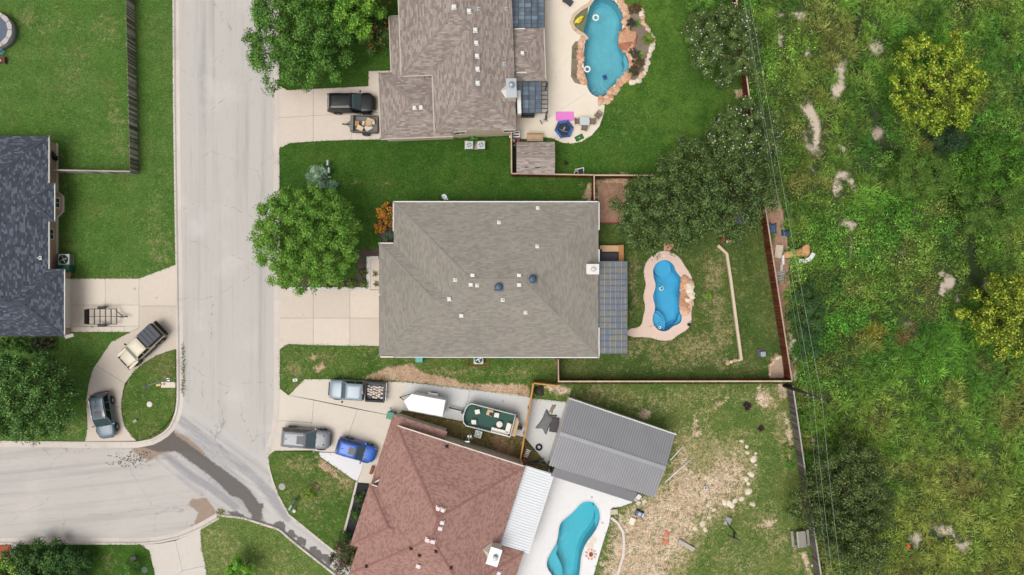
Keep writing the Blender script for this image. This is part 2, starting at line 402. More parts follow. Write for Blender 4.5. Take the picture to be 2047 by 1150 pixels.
for q in [(628, 712, 9, 8, 0, .75), (640, 735, 12, 8, 0, .8), (1225, 385, 30, 40, 0, 1.0), (1175, 385, 8, 22, 0, .8), (1390, 850, 10, 30, 0, .75), (1290, 830, 18, 14, 0, .75), (1440, 805, 25, 10, 0, .5), (1530, 790, 22, 25, 0, .65), (1565, 780, 10, 25, 0, .8), (1575, 870, 7, 60, -7, .75), (1600, 1000, 6, 50, -8, .6), (1535, 1045, 22, 12, -20, .7), (1610, 1120, 9, 30, -10, .85), (1470, 190, 14, 14, 0, .8), (580, 920, 8, 6, 0, .6), (630, 975, 10, 7, 0, .95), (655, 935, 8, 35, -45, .85), (690, 965, 12, 8, 0, .6), (1552, 735, 14, 24, 0, 1.0), (1110, 775, 30, 8, 0, .7), (1125, 785, 20, 10, 0, .75),
          (470, 1085, 14, 5, -40, .5), (860, 850, 60, 18, 17, .5), (1000, 890, 40, 15, 17, .7), (1050, 900, 14, 20, 0, .6), (1200, 365, 20, 6, 0, .8), (150, 872, 25, 6, 0, .4)]: paint('soil', 'blob', *q)
paint('soil', 'poly', [(722, 757), (745, 745), (785, 731), (825, 727), (848, 745), (900, 755), (940, 768), (1000, 766), (1055, 768), (1062, 795), (816, 766)], 14, .95)
paint('soil', 'poly', [(1250, 1012), (1290, 985), (1330, 960), (1345, 890), (1372, 890), (1400, 930), (1440, 905), (1480, 895), (1508, 935), (1490, 990), (1450, 1020), (1400, 1050), (1395, 1090), (1355, 1135), (1340, 1230), (1170, 1230), (1195, 1110), (1215, 1020)], 60, .62)
paint('dry', 'poly', [(1250, 1000), (1330, 950), (1350, 850), (1500, 880), (1525, 940), (1500, 1000), (1420, 1070), (1370, 1160), (1200, 1160)], 40, .8)
cr7 = lambda l: [(260+x/3.594, 720+y/3.594) for x, y in l]
paint('wet', 'poly', cr7([(10, 600), (130, 590), (230, 550), (310, 490), (330, 540), (400, 585), (480, 645), (600, 735), (660, 775), (780, 865), (850, 920), (910, 1000), (942, 1070), (960, 1150), (880, 1130), (835, 1060), (800, 1000), (720, 975), (640, 890), (540, 805), (430, 730), (330, 655), (200, 660), (80, 625)]), 15, 1)
paint('wet', 'line', [(505, 1035), (530, 1048), (557, 1055), (583, 1077), (625, 1110), (672, 1148), (720, 1190)], 4, 8, .9)
for q in [(560, 1052, 12, 8), (585, 1068, 10, 7), (600, 1082, 12, 8), (625, 1098, 9, 10), (636, 1108, 12, 8), (650, 1118, 12, 10), (490, 1040, 30, 6), (470, 1033, 25, 4), (520, 1010, 6, 8)]: paint('wet', 'blob', q[0], q[1], q[2], q[3], 38, 1)
paint('wet', 'line', [(100, 889), (277, 890), (320, 872), (346, 848)], 2.5, 3, 1)
for l in ([(60, 887), (277, 888), (322, 872)],): paint('mud', 'line', l, 6, 10, .7)
paint('mud', 'poly', [(370, 1010), (385, 995), (412, 995), (432, 1020), (436, 1036), (400, 1056), (372, 1060), (392, 1040), (396, 1020)], 10, 1)
paint('mud', 'poly', [(262, 884), (300, 880), (345, 858), (380, 880), (400, 905), (330, 905), (300, 925), (262, 905)], 20, .9); paint('mud', 'poly', [(335, 855), (372, 868), (410, 900), (425, 925), (395, 915), (350, 890)], 18, .8)
paint('mud', 'blob', 330, 915, 50, 10, 0, .5); paint('mud', 'blob', 130, 898, 90, 8, 0, .5); paint('mud', 'blob', 20, 930, 30, 20, 0, .35); paint('mud', 'blob', 410, 860, 22, 45, -50, .35); paint('mud', 'blob', 375, 780, 12, 50, 0, .4)
paint('damp', 'poly', [(300, 880), (340, 850), (400, 865), (470, 925), (520, 985), (545, 1035), (500, 1040), (450, 1000), (390, 945), (320, 905)], 30, .8)
paint('damp', 'line', [(330, 815), (400, 870), (500, 945), (560, 1005)], 14, 16, .9)
paint('damp', 'line', [(320, 900), (380, 950), (430, 980), (470, 1012)], 12, 14, 1)
paint('damp', 'line', [(520, 965), (545, 1000), (575, 1035)], 12, 14, 1)
paint('damp', 'line', [(0, 930), (280, 950), (400, 960)], 20, 40, .55); paint('damp', 'line', [(420, 720), (430, 830), (470, 900)], 22, 50, .5); paint('damp', 'line', [(500, 600), (495, 850)], 18, 50, .35)
# ================================================================ outlines (survey pixels)
POOL_M = smooth_poly([(1325, 519), (1337, 521), (1347, 530), (1351, 543), (1361, 554), (1366, 566), (1364, 577), (1360, 589), (1361, 602), (1364, 618), (1363, 634), (1361, 645), (1353, 650), (1344, 653), (1336, 661), (1325, 664), (1312, 659), (1304, 647), (1303, 633), (1308, 620), (1308, 608), (1303, 595), (1307, 582), (1310, 570), (1305, 555), (1304, 539), (1310, 526)], 1)
DECK_M = smooth_poly([(1325, 501), (1342, 504), (1359, 516), (1369, 533), (1382, 552), (1384, 566), (1382, 583), (1384, 606), (1381, 625), (1382, 643), (1375, 658), (1356, 669), (1344, 679), (1327, 682), (1312, 679), (1298, 674), (1254, 674), (1254, 658), (1275, 655), (1283, 648), (1285, 633), (1290, 614), (1285, 595), (1288, 580), (1291, 568), (1287, 555), (1286, 541), (1292, 522), (1308, 507)], 1)
POOL_N = smooth_poly([(1196, -4), (1182, 6), (1178, 18), (1174, 34), (1170, 50), (1166, 66), (1171, 80), (1168, 99), (1166, 117), (1168, 146), (1171, 167), (1180, 188), (1196, 196), (1209, 193), (1219, 180), (1230, 167), (1245, 155), (1256, 141), (1257, 123), (1248, 104), (1241, 89), (1240, 70), (1244, 52), (1245, 31), (1237, 13), (1222, -2), (1209, -7)], 1)
SHELF_N = [(1176, 14), (1163, 22), (1150, 34), (1145, 46), (1150, 56), (1159, 63), (1166, 67), (1170, 50), (1174, 34)]
POOL_S = smooth_poly([(1176, 1000), (1189, 1004), (1199, 1021), (1199, 1041), (1189, 1063), (1171, 1085), (1162, 1109), (1160, 1135), (1157, 1155), (1148, 1175), (1130, 1185), (1112, 1172), (1104, 1150), (1093, 1135), (1092, 1119), (1102, 1100), (1114, 1080), (1116, 1057), (1120, 1043), (1136, 1030), (1150, 1017), (1161, 1004)], 1)
WILD = [(1440, -420), (1455, -60), (1511, 355), (1513, 358), (1574, 757), (1575, 768), (1601, 953), (1631, 1150), (1670, 1500), (2600, 1500), (2600, -420)]
def grow(p, d):
    q = inset(PP(p, 0), -d); return [(x/S+CX, CY-y/S) for x, y in q]
# ================================================================ sheets
m_field = lawn_mat('field grass', C(96, 112, 58), C(84, 104, 50), C(70, 92, 44), drybase=.1)
holes = [grow(POOL_N, .3), grow(POOL_M, .3), grow(POOL_S, .3), WILD]
base = sheet('ground', [(-13000, -13000), (14000, -13000), (14000, 14000), (-13000, 14000)], m_field, -.06, holes, res=60, skirt=0)
RA = ('wet', 'mud', 'damp')
sheet('road', [(348, -420), (556, -420), (557, 820), (548, 880), (535, 919), (363, 796), (352, 788)], road_mat('street surface', C(196, 191, 185), 0), 0, res=.7, atts=RA, skirt=0)
sheet('valley_gutter', [(352, 788), (363, 796), (535, 919), (545, 955), (560, 990), (578, 1027), (675, 1106), (790, 1200), (740, 1210), (672, 1151), (583, 1081), (557, 1058), (521, 1047), (484, 1035), (443, 1031), (399, 993), (277, 892), (277, 882), (305, 876), (330, 862), (345, 844), (350, 822)], road_mat('valley gutter concrete', C(198, 194, 190), 125.6, light=C(212, 206, 199)), .003, res=.22, atts=RA, skirt=0)
sheet('road', [(-420, 880), (277, 882), (277, 892), (399, 993), (443, 1031), (440, 1038), (400, 1060), (360, 1077), (320, 1086), (282, 1089), (-420, 1089)], road_mat('side street surface', C(197, 191, 185), 84, light=C(212, 206, 200)), 0, res=.5, atts=RA, skirt=0)
LA = ('dry', 'soil')
gW = lawn_mat('west lawn grass', C(90, 120, 56), C(82, 118, 48), C(72, 104, 44), dry=C(126, 126, 74), drybase=.0, stripe=.35, sdir=90, sw=1.6)
gN = lawn_mat('deep green lawn grass', C(60, 94, 32), C(70, 104, 36), C(48, 82, 26), dry=C(110, 118, 58), drybase=-.02, stripe=.2, sdir=90, sw=1.2, thatch=.3)
gN2 = lawn_mat('rear lawn grass', C(68, 104, 38), C(90, 122, 46), C(56, 92, 30), dry=C(114, 132, 62), drybase=-.02, thatch=.3)
gM = lawn_mat('pool yard grass', C(88, 104, 50), C(78, 100, 46), C(64, 86, 38), dry=C(150, 138, 92), drybase=-.03, thatch=.45)
gF = lawn_mat('front lawn grass', C(82, 110, 46), C(94, 116, 54), C(64, 96, 36), dry=C(150, 138, 92), drybase=.04)
gS = lawn_mat('south yard grass', C(108, 122, 62), C(94, 116, 56), C(80, 106, 46), dry=C(160, 148, 96), soil=C(216, 194, 170), soil2=C(184, 146, 114), drybase=.0, thatch=.5)
gS2 = lawn_mat('south lawn grass', C(112, 130, 68), C(102, 124, 60), C(90, 114, 54), dry=C(152, 144, 94), drybase=.03, stripe=.3, sdir=45, sw=1.2)
sheet('lawn', [(-420, -420), (342, -420), (346, 0), (347, 200), (349, 350), (352, 530), (279, 557), (140, 557), (-420, 557)], gW, .12, res=.7, atts=LA)
sheet('lawn', [(-420, 664), (262, 664), (224, 683), (201, 717), (186, 740), (178, 771), (174, 800), (174, 820), (176, 842), (175, 865), (171, 881), (-420, 881)], gW, .12, res=.7, atts=LA)
sheet('lawn', [(352, 699), (338, 702), (314, 711), (291, 724), (272, 740), (256, 761), (247, 783), (244, 804), (245, 829), (251, 853), (263, 869), (272, 879), (291, 876), (314, 865), (333, 848), (347, 827), (352, 804)], gF, .12, res=.6, atts=LA)
sheet('lawn', [(558, -420), (559, 168), (575, 181), (737, 173), (737, 143), (800, 141), (800, -420)], gN, .12, res=.7, atts=LA)
sheet('lawn', [(559, 298), (580, 287), (627, 284), (762, 279), (900, 280), (1022, 273), (1022, 354), (1184, 357), (1184, 430), (800, 430), (800, 510), (735, 505), (735, 575), (575, 577), (560, 565)], gN, .12, res=.6, atts=LA)
sheet('lawn', [(560, 699), (577, 688), (770, 692), (770, 700), (1115, 700), (1115, 766), (1066, 763), (1058, 793), (816, 764), (661, 758), (609, 758), (578, 790), (560, 776)], gF, .12, res=.45, atts=LA)
sheet('lawn', [(1115, 700), (1180, 700), (1180, 420), (1184, 357), (1508, 358), (1570, 757), (1114, 760)], gM, .12, [DECK_M], res=.5, atts=LA)
PATIO_N = smooth_poly([(1018, -160), (1150, -160)], 0)+[(1165, -60), (1196, -20)]+[(1215, -22), (1240, -5), (1256, 20), (1258, 60), (1256, 90), (1266, 118), (1268, 146), (1252, 164), (1236, 178), (1222, 200), (1209, 206), (1207, 227), (1198, 253), (1183, 271), (1162, 284), (1141, 288), (1123, 286), (1104, 277), (1086, 275), (1052, 279), (1018, 276)]
sheet('lawn', [(1000, -420), (1400, -420), (1452, -60), (1508, 355), (1184, 357), (1022, 354), (1022, 273), (1000, 270)], gN2, .12, [PATIO_N], res=.6, atts=LA)
DECK_S = [(1040, 930), (1108, 945), (1180, 960), (1270, 990), (1263, 1004), (1241, 1012), (1222, 1015), (1220, 1030), (1217, 1048), (1208, 1074), (1197, 1111), (1186, 1150), (1172, 1230), (960, 1230)]
sheet('lawn', [(1114, 768), (1571, 767), (1598, 953), (1628, 1150), (1660, 1420), (1100, 1420), (1172, 1230), (1186, 1150), (1197, 1111), (1208, 1074), (1217, 1048), (1220, 1030), (1222, 1015), (1241, 1012), (1263, 1004), (1270, 990), (1180, 960), (1096, 930), (1135, 804), (1064, 797), (1066, 764)], gS, .12, res=.5, atts=LA)
sheet('lawn', [(800, 820), (931, 845), (1045, 875), (1098, 930), (1100, 1000), (900, 930), (800, 860)], lawn_mat('dry side yard grass', C(118, 112, 66), C(104, 104, 60), C(96, 92, 56), dry=C(150, 126, 88), soil=C(160, 130, 100), drybase=.2), .11, res=.5, atts=LA)
sheet('lawn', [(537, 910), (550, 901), (638, 903), (641, 913), (711, 961), (688, 1067), (675, 1106), (578, 1027), (557, 988), (537, 923)], gF, .12, res=.5, atts=LA)
sheet('lawn', [(402, 1056), (443, 1031), (484, 1035), (521, 1047), (557, 1058), (583, 1081), (672, 1151), (760, 1230), (790, 1420), (440, 1420), (415, 1150), (404, 1095)], gS2, .12, res=.5, atts=LA)
sheet('lawn', [(-420, 1087), (282, 1087), (300, 1101), (311, 1150), (340, 1420), (-420, 1420)], gN, .12, res=.6, atts=LA)
m_patio = conc_mat('tan patio concrete', C(234, 222, 204), C(218, 200, 174), amt=.5)
sheet('patio', PATIO_N, m_patio, .15, [grow(POOL_N, .02), SHELF_N], res=1.2)
sheet('pool_deck', DECK_M, conc_mat('salmon deck concrete', C(222, 196, 180), C(206, 176, 160), amt=.4), .16, [grow(POOL_M, .02)], res=1.0)
sheet('pool_deck', DECK_S, conc_mat('white deck concrete', C(232, 231, 230), C(216, 214, 212), amt=.4), .16, [grow(POOL_S, .02)], res=1.0)
# ---------------------------------------------------------------- driveways: separate poured slabs with open joints
def slabs(name, label, polys, mat, z=.135, gap=.012):
    r = bpy.data.objects.new(name, None); COL.objects.link(r); r['kind'] = 'structure'
    for p in polys:
        q = inset(PP(p, 0), gap); MB().prism(q, -.04, z).build('slab', mat, r)
    return r
mD1 = conc_mat('west drive concrete', C(222, 210, 194), C(204, 190, 172))
mD2 = conc_mat('north drive concrete', C(218, 204, 190), C(202, 186, 168))
mD3 = conc_mat('middle drive concrete', C(218, 204, 189), C(202, 187, 170))
mD4 = conc_mat('south drive concrete', C(218, 208, 194), C(200, 190, 176))
mD5 = conc_mat('new grey concrete', C(208, 208, 206), C(192, 192, 190), amt=.3)
mD6 = conc_mat('white new concrete', C(232, 230, 230), C(216, 214, 214), amt=.3)
slabs('driveway', '', [
    [(140, 557), (212, 557), (212, 610), (140, 610)], [(212, 557), (279, 557), (279, 610), (212, 610)],
    [(140, 610), (279, 610), (279, 652), (148, 652), (140, 652)],
    [(140, 652), (148, 652), (174, 652.5), (174, 664), (140, 664)], [(174, 652.5), (199, 652.5), (199, 664), (174, 664)], [(199, 652.5), (225, 652.5), (225, 664), (199, 664)], [(225, 652.5), (250, 652.5), (250, 664), (225, 664)], [(250, 652), (279, 652), (279, 655), (262, 664), (250, 664)]], mD1)
slabs('driveway', '', [
    [(279, 557), (353, 529), (354, 612), (279, 612)], [(279, 612), (354, 612), (354, 698), (338, 702), (314, 711), (291, 724), (272, 740), (251, 766), (192, 730), (201, 717), (224, 683), (262, 664), (279, 655)],
    [(192, 730), (251, 766), (247, 783), (244, 804), (244, 813), (174, 813), (174, 800), (178, 771), (186, 740)],
    [(174, 813), (244, 813), (245, 829), (251, 853), (263, 869), (274, 881), (171, 882), (175, 865), (176, 842)]], conc_mat('circular drive concrete', C(213, 200, 185), C(198, 184, 168)))
slabs('driveway', '', [
    [(558, 170), (575, 181), (627, 178.5), (627, 232), (558, 236)], [(627, 178.5), (700, 175), (702, 228), (627, 232)], [(700, 175), (737, 173), (737, 143), (800, 141), (800, 224), (702, 228)],
    [(558, 236), (627, 232), (627, 283.5), (580, 287), (559, 298)], [(627, 232), (702, 228), (704, 280.5), (627, 283.5)], [(702, 228), (800, 224), (800, 279), (704, 280.5)]], mD2)
slabs('driveway', '', [
    [(559, 566), (574, 580), (627, 580), (627, 636), (559, 636)], [(627, 580), (700, 580), (700, 636), (627, 636)], [(700, 580), (775, 580), (775, 636), (700, 636)],
    [(559, 636), (627, 636), (627, 690), (577, 688), (559, 699)], [(627, 636), (700, 636), (700, 691.5), (627, 690)], [(700, 636), (775, 636), (775, 692), (700, 691.5)],
    [(741, 518), (775, 518), (775, 579.5), (741, 579.5)]], mD3)
slabs('driveway', '', [
    [(559, 776), (578, 790), (628, 800), (624, 845), (556, 840)], [(609, 758), (661, 758), (816, 764), (803, 823), (790, 832), (628, 799), (578, 790)],
    [(556, 840), (624, 845), (624, 900), (550, 901), (537, 911), (545, 885)], [(628, 800), (715, 818), (696, 873), (688, 904), (638, 903), (624, 900), (624, 845)],
    [(715, 818), (790, 832), (830, 850), (770, 965), (742, 966), (714, 964), (723, 942), (727, 925), (688, 904), (696, 873)]], mD4)
slabs('driveway', '', [[(638, 904), (688, 905), (727, 925), (723, 942), (714, 963), (641, 913)]], mD6, z=.14)
slabs('driveway', '', [[(816, 764), (940, 778), (925, 842), (799, 819)], [(940, 778), (1062, 793), (1047, 874), (925, 842)], [(1062, 793), (1066, 796), (1140, 804), (1094, 928), (1050, 876), (1047, 874)]], mD5, z=.13)
slabs('driveway', '', [[(282, 1088), (300, 1101), (311, 1150), (318, 1180), (366, 1140), (352, 1080), (320, 1086)], [(352, 1080), (402, 1058), (404, 1095), (412, 1130), (366, 1140)], [(318, 1180), (366, 1140), (412, 1130), (440, 1420), (340, 1420)]], conc_mat('cul-de-sac drive concrete', C(212, 204, 194), C(192, 184, 174)))
# ---------------------------------------------------------------- kerbs in cast sections
mK = conc_mat('kerb concrete', C(214, 204, 194), C(170, 158, 148), rand=.06)
def along(pts, step):
    out = [Vector(pts[0])]; acc = 0
    for i in range(len(pts)-1):
        a = Vector(pts[i]); b = Vector(pts[i+1]); L = (b-a).length; d = step-acc
        while d <= L: out.append(a+(b-a)*d/L); d += step
        acc = (acc+L) % step if L else acc
    if (out[-1]-Vector(pts[-1])).length > step*.3: out.append(Vector(pts[-1]))
    return out
def kerb(pts, side, prof, step=.75, per=4):
    """pts: back-of-kerb line in survey pixels; side +1: gutter lies to the left of travel"""
    r = bpy.data.objects.new('kerb', None); COL.objects.link(r); r['kind'] = 'structure'
    q = along(PP(pts, 0), step)
    fr = []
    for i, p in enumerate(q):
        d = (q[min(i+1, len(q)-1)]-q[max(i-1, 0)]).normalized(); fr.append((p, Vector((-d.y, d.x))*side, d))
    for i in range(0, len(fr)-1, per):
        seg = fr[i:i+per+1]; rings = []
        for k, (p, n, d) in enumerate(seg):
            e = .008 if k == 0 else (-.008 if k == len(seg)-1 else 0)
            rings.append([(p.x+n.x*o+d.x*e, p.y+n.y*o+d.y*e, z) for o, z in prof])
        MB().loft(rings).build('kerb_section', mK, r)
full = [(-.01, -.05), (-.01, .14), (.15, .145), (.24, .05), (.27, .025), (.62, .012), (.64, -.05)]
narrow = [(-.02, -.05), (-.02, .15), (.16, .15), (.2, .02), (.2, -.05)]
kerb([(343, -300), (346, 0), (347, 200), (349, 350), (352, 530), (354, 700), (355, 790), (353, 815), (348, 834), (339, 852), (325, 866), (305, 877), (275, 883), (170, 883), (0, 881), (-300, 881)], 1, full)
kerb([(558, -300), (559, 170), (559, 300), (560, 570), (560, 700), (560, 790), (559, 830), (553, 870), (543, 900), (538, 914)], -1, full)
kerb([(-300, 1088), (0, 1088), (282, 1088), (320, 1085), (360, 1076), (400, 1059), (441, 1036)], 1, full)
kerb([(443, 1032), (484, 1036), (521, 1048), (557, 1059), (583, 1082), (672, 1152), (760, 1225)], 1, narrow)
kerb([(538, 916), (537, 923), (545, 955), (557, 988), (578, 1027), (675, 1106), (770, 1186)], -1, narrow)
# ---------------------------------------------------------------- beds
mulch = bed_mat('dark bark mulch', C(58, 48, 42), C(104, 90, 78)); mulch2 = bed_mat('grey gravel mulch', C(112, 98, 86), C(160, 144, 128)); redmulch = bed_mat('red bark mulch', C(140, 70, 44), C(176, 100, 70)); blackm = bed_mat('black mulch', C(34, 33, 36), C(58, 56, 58)); bark = bed_mat('brown bark litter', C(140, 104, 82), C(190, 154, 128))
for nm, poly, mt in [('planting_bed', [(561, 556), (715, 556), (715, 500), (757, 496), (757, 518), (737, 518), (737, 576), (575, 577), (561, 565)], mulch),
                 ('planting_bed', [(758, 470), (752, 455), (760, 425), (775, 410), (790, 405), (790, 486), (768, 486)], mulch),
                 ('planting_bed', [(1256, 10), (1277, 15), (1284, 44), (1297, 64), (1307, 78), (1302, 99), (1293, 117), (1290, 138), (1275, 160), (1258, 164), (1268, 146), (1268, 118), (1258, 92), (1262, 60)], mulch2),
                 ('planting_bed', [(1150, 84), (1143, 94), (1142, 125), (1141, 154), (1148, 166), (1160, 170), (1162, 150), (1158, 110), (1160, 84)], mulch2),
                 ('planting_bed', [(717, 965), (740, 970), (735, 1000), (700, 1095), (690, 1075), (703, 1010)], blackm),
                 ('planting_bed', [(1198, 366), (1245, 366), (1245, 446), (1198, 446)], bark),
                 ('planting_bed', [(-10, 1089), (28, 1089), (30, 1098), (22, 1115), (-10, 1125)], redmulch),
                 ('planting_bed', [(1563, 712), (1552, 716), (1542, 728), (1537, 745), (1538, 755), (1566, 755)], bed_mat('pale gravel', C(170, 146, 126), C(206, 182, 160))),
                 ('planting_bed', [(1518, 380), (1555, 380), (1572, 470), (1580, 600), (1592, 740), (1577, 755), (1550, 600)], bark)]:
    sheet(nm, poly, mt, .165 if nm != 'x' else .2, res=.5, skirt=.1)
# ================================================================ building materials
def shingle_mat(name, a, b_, c, light_amt=.3, bw=.42, row=.16, gran=.4, streak=.42):
    """asphalt shingles: staggered tabs, each its own shade, laid in courses (UV in metres)"""
    m, t, b, out = newmat(name)
    uv = nd(t, 'ShaderNodeUVMap').outputs[0]
    br = nd(t, 'ShaderNodeTexBrick', {'Vector': uv, 'Color1': (0, 0, 0, 1), 'Color2': (1, 1, 1, 1), 'Mortar': (.5, .5, .5, 1), 'Scale': 1.0, 'Mortar Size': .006, 'Mortar Smooth': .2, 'Bias': 0.0, 'Brick Width': bw, 'Row Height': row}, offset=.37, squash=1.4, squash_frequency=3)
    v = nd(t, 'ShaderNodeSeparateColor', {0: br.outputs[0]}).outputs[0]
    n1 = noise(t, uv, .5, 3); n3 = noise(t, uv, 26, 3, .7); n2 = noise(t, scl(t, uv, (.75, 2.7, 1)), 3.0, 4, .65)
    col = mix(t, mr(t, v, .15, .6), b_, a)
    col = mix(t, mth(t, 'MULTIPLY', mr(t, v, .62, .9), light_amt), col, c)
    col = mix(t, mr(t, n2, .5, .72, 0, streak), col, c); col = mix(t, mr(t, n2, .5, .28, 0, streak*.8), col, b_)
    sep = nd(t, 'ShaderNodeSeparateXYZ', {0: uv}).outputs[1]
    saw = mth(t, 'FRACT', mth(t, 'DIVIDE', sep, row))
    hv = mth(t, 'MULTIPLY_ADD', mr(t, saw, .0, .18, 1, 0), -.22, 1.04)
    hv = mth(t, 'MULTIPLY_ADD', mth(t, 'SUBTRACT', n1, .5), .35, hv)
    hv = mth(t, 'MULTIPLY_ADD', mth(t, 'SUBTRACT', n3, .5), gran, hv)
    t.links.new(nd(t, 'ShaderNodeHueSaturation', {'Value': hv, 'Color': col}).outputs[0], b.inputs['Base Color'])
    b.inputs['Roughness'].default_value = .92; b.inputs['Specular IOR Level'].default_value = .15
    hgt = mth(t, 'ADD', mth(t, 'MULTIPLY', saw, -1.0), mth(t, 'MULTIPLY', n3, .5)); bump(t, b, hgt, .5, .012)
    return m
def brick_mat(name, a, b_, mortar):
    m, t, b, out = newmat(name); p = world_pos(t)
    s = nd(t, 'ShaderNodeSeparateXYZ', {0: p}); c = nd(t, 'ShaderNodeCombineXYZ', {0: mth(t, 'ADD', s.outputs[0], s.outputs[1]), 1: s.outputs[2]}).outputs[0]
    br = nd(t, 'ShaderNodeTexBrick', {'Vector': c, 'Color1': a, 'Color2': b_, 'Mortar': mortar, 'Scale': 1.0, 'Mortar Size': .012, 'Brick Width': .23, 'Row Height': .085})
    n = noise(t, p, 9, 4)
    t.links.new(nd(t, 'ShaderNodeHueSaturation', {'Value': mth(t, 'MULTIPLY_ADD', mth(t, 'SUBTRACT', n, .5), .6, 1.0), 'Color': br.outputs[0]}).outputs[0], b.inputs['Base Color'])
    b.inputs['Roughness'].default_value = .9; bump(t, b, br.outputs[1], -.4, .01)
    return m
white = M('white painted metal', C(228, 226, 221), .5, var=.06); trim = M('cream trim paint', C(226, 216, 202), .6, var=.08)
galv = M('galvanised steel', C(190, 196, 200), .4, .5, var=.1); dkmetal = M('dark metal', C(46, 47, 50), .45, .4, var=.15); blk = M('black plastic', C(26, 26, 28), .5, var=.2)
glass = M('window glass', C(58, 72, 82), .08, 0, var=.05, spec=.8); rubber = M('tyre rubber', C(34, 34, 35), .85, var=.2); wood = M('orange cedar wood', C(188, 136, 84), .8, var=.3, st=(1, 6, 6), vsc=1.2, rand=.08)
tan_w = M('tan timber', C(206, 178, 144), .8, var=.2); brick_red = brick_mat('orange brick', C(176, 122, 92), C(198, 150, 118), C(206, 190, 172)); brick_pale = brick_mat('pale brick', C(206, 192, 172), C(190, 170, 148), C(214, 204, 188))
stucco = M('cream stucco', C(220, 204, 178), .9, var=.1, bmp=.2)
# ================================================================ roofs
class Roof:
    def __init__(s, A, B, D, z, pitch, gable=(False, False)):
        s.A = Vector(A); s.z = z; s.p = pitch; u = Vector(B)-s.A; v = Vector(D)-s.A; s.L = u.length; s.W = v.length
        s.u = u.normalized(); s.v = v.normalized(); s.swap = s.W > s.L; s.g = gable
        if s.swap: s.u, s.v, s.L, s.W = s.v, s.u, s.W, s.L
        s.h = s.W/2*pitch
    def pt(s, a, b, dz=0.0): q = s.A+s.u*a+s.v*b; return (q.x, q.y, s.z+dz)
    def zat(s, x, y):
        d = Vector((x, y))-s.A; a = d.dot(s.u); b = d.dot(s.v)
        if not (-.01 <= a <= s.L+.01 and -.01 <= b <= s.W+.01): return -9
        q = [b, s.W-b]
        if not s.g[0]: q.append(a)
        if not s.g[1]: q.append(s.L-a)
        return s.z+s.p*max(0, min(q))
    def ridge(s):
        a0 = 0 if s.g[0] else s.W/2; a1 = s.L if s.g[1] else s.L-s.W/2
        return s.pt(a0, s.W/2, s.h), s.pt(a1, s.W/2, s.h)
    def build(s, parent, mat, capmat=None, gut=None, name='roof', gutter_sides='nsew'):
        L, W = s.L, s.W; r0, r1 = s.ridge(); c = [s.pt(0, 0), s.pt(L, 0), s.pt(L, W), s.pt(0, W)]
        faces = [((c[0], c[1], r1, r0), s.u), ((c[2], c[3], r0, r1), -s.u)]
        if not s.g[0]: faces.append(((c[3], c[0], r0), -s.v))
        if not s.g[1]: faces.append(((c[1], c[2], r1), s.v))
        me = bpy.data.meshes.new(name); V = []; F = []; UV = []
        cs = math.sqrt(1+s.p*s.p)
        for k, (vs_, e) in enumerate(faces):
            e3 = Vector((e.x, e.y, 0)); base_ = len(V); nrm = Vector((-e.y, e.x))
            vv = list(vs_)
            n = (Vector(vv[1])-Vector(vv[0])).cross(Vector(vv[2])-Vector(vv[0]))
            if n.z < 0: vv.reverse()
            for q in vv:
                d = Vector(q)-Vector(vs_[0]); UV.append((d.dot(e3)+k*3.7, abs(d.x*nrm.x+d.y*nrm.y)*cs))
            V += vv; F.append(tuple(range(base_, base_+len(vv))))
        me.from_pydata(V, [], F); me.update(); ul = me.uv_layers.new(name='UVMap'); ul.data.foreach_set('uv', [x for q in UV for x in q])
        o = obj(name, me, mat, parent)
        MB().prism([(x, y) for x, y, _ in (s.pt(.02, .02), s.pt(L-.02, .02), s.pt(L-.02, W-.02), s.pt(.02, W-.02))], s.z-.2, s.z-.012).build('fascia', gut or trim, o)
        if capmat:
            mb = MB(); segs = [(r0, r1)]
            if not s.g[0]: segs += [(c[0], r0), (c[3], r0)]
            if not s.g[1]: segs += [(c[1], r1), (c[2], r1)]
            for a, b in segs: mb.bar(Vector(a)+Vector((0, 0, .012)), Vector(b)+Vector((0, 0, .012)), .2, .03)
            mb.build('ridge_cap', capmat, o)
        return o
def rect(x0, y0, x1, y1, z, pitch, gable=(False, False), f=None):
    f = f or (lambda u, v: (u, v))
    A = P(*f(x0, y0), z); B = P(*f(x1, y0), z); D = P(*f(x0, y1), z)
    return Roof(A, B, D, z, pitch, gable)
def on_roof(roofs, px, py):
    z = 4.0
    for _ in range(8):
        x, y = P(px, py, z); zz = max(r.zat(x, y) for r in roofs)
        if zz < 0: break
        z = zz
    x, y = P(px, py, z); return Vector((x, y, z))
def gutters(parent, pts, z, wd=.12, mat=None):
    for a, b in zip(pts[:-1], pts[1:]):
        a = P(*a, z); b = P(*b, z); MB().bar((a[0], a[1], z-.07), (b[0], b[1], z-.07), wd, .13).build('gutter', mat or white, parent)
def box_vent(parent, p, rz=0.0, s=.3, mat=None, name='roof_vent'):
    mb = MB(); mb.box(p.x, p.y, p.z+.02, s*1.6, s*1.5, .03, rz); mb.box(p.x, p.y, p.z+.14, s, s, .22, rz, .85); mb.box(p.x, p.y, p.z+.26, s*1.15, s*1.15, .04, rz)
    return mb.build(name, mat or white, parent, bev=.01)
def pipe_vent(parent, p, mat=None, r=.05):
    o = MB().tube([p-Vector((0, 0, .1)), p+Vector((0, 0, .38))], r, 10).build('vent_pipe', mat or white, parent)
    MB().box(p.x, p.y, p.z+.03, .34, .34, .03).lathe([(.13, 0), (.07, .12)], 10, (p.x, p.y, p.z+.03)).build('flashing', mat or white, parent); return o
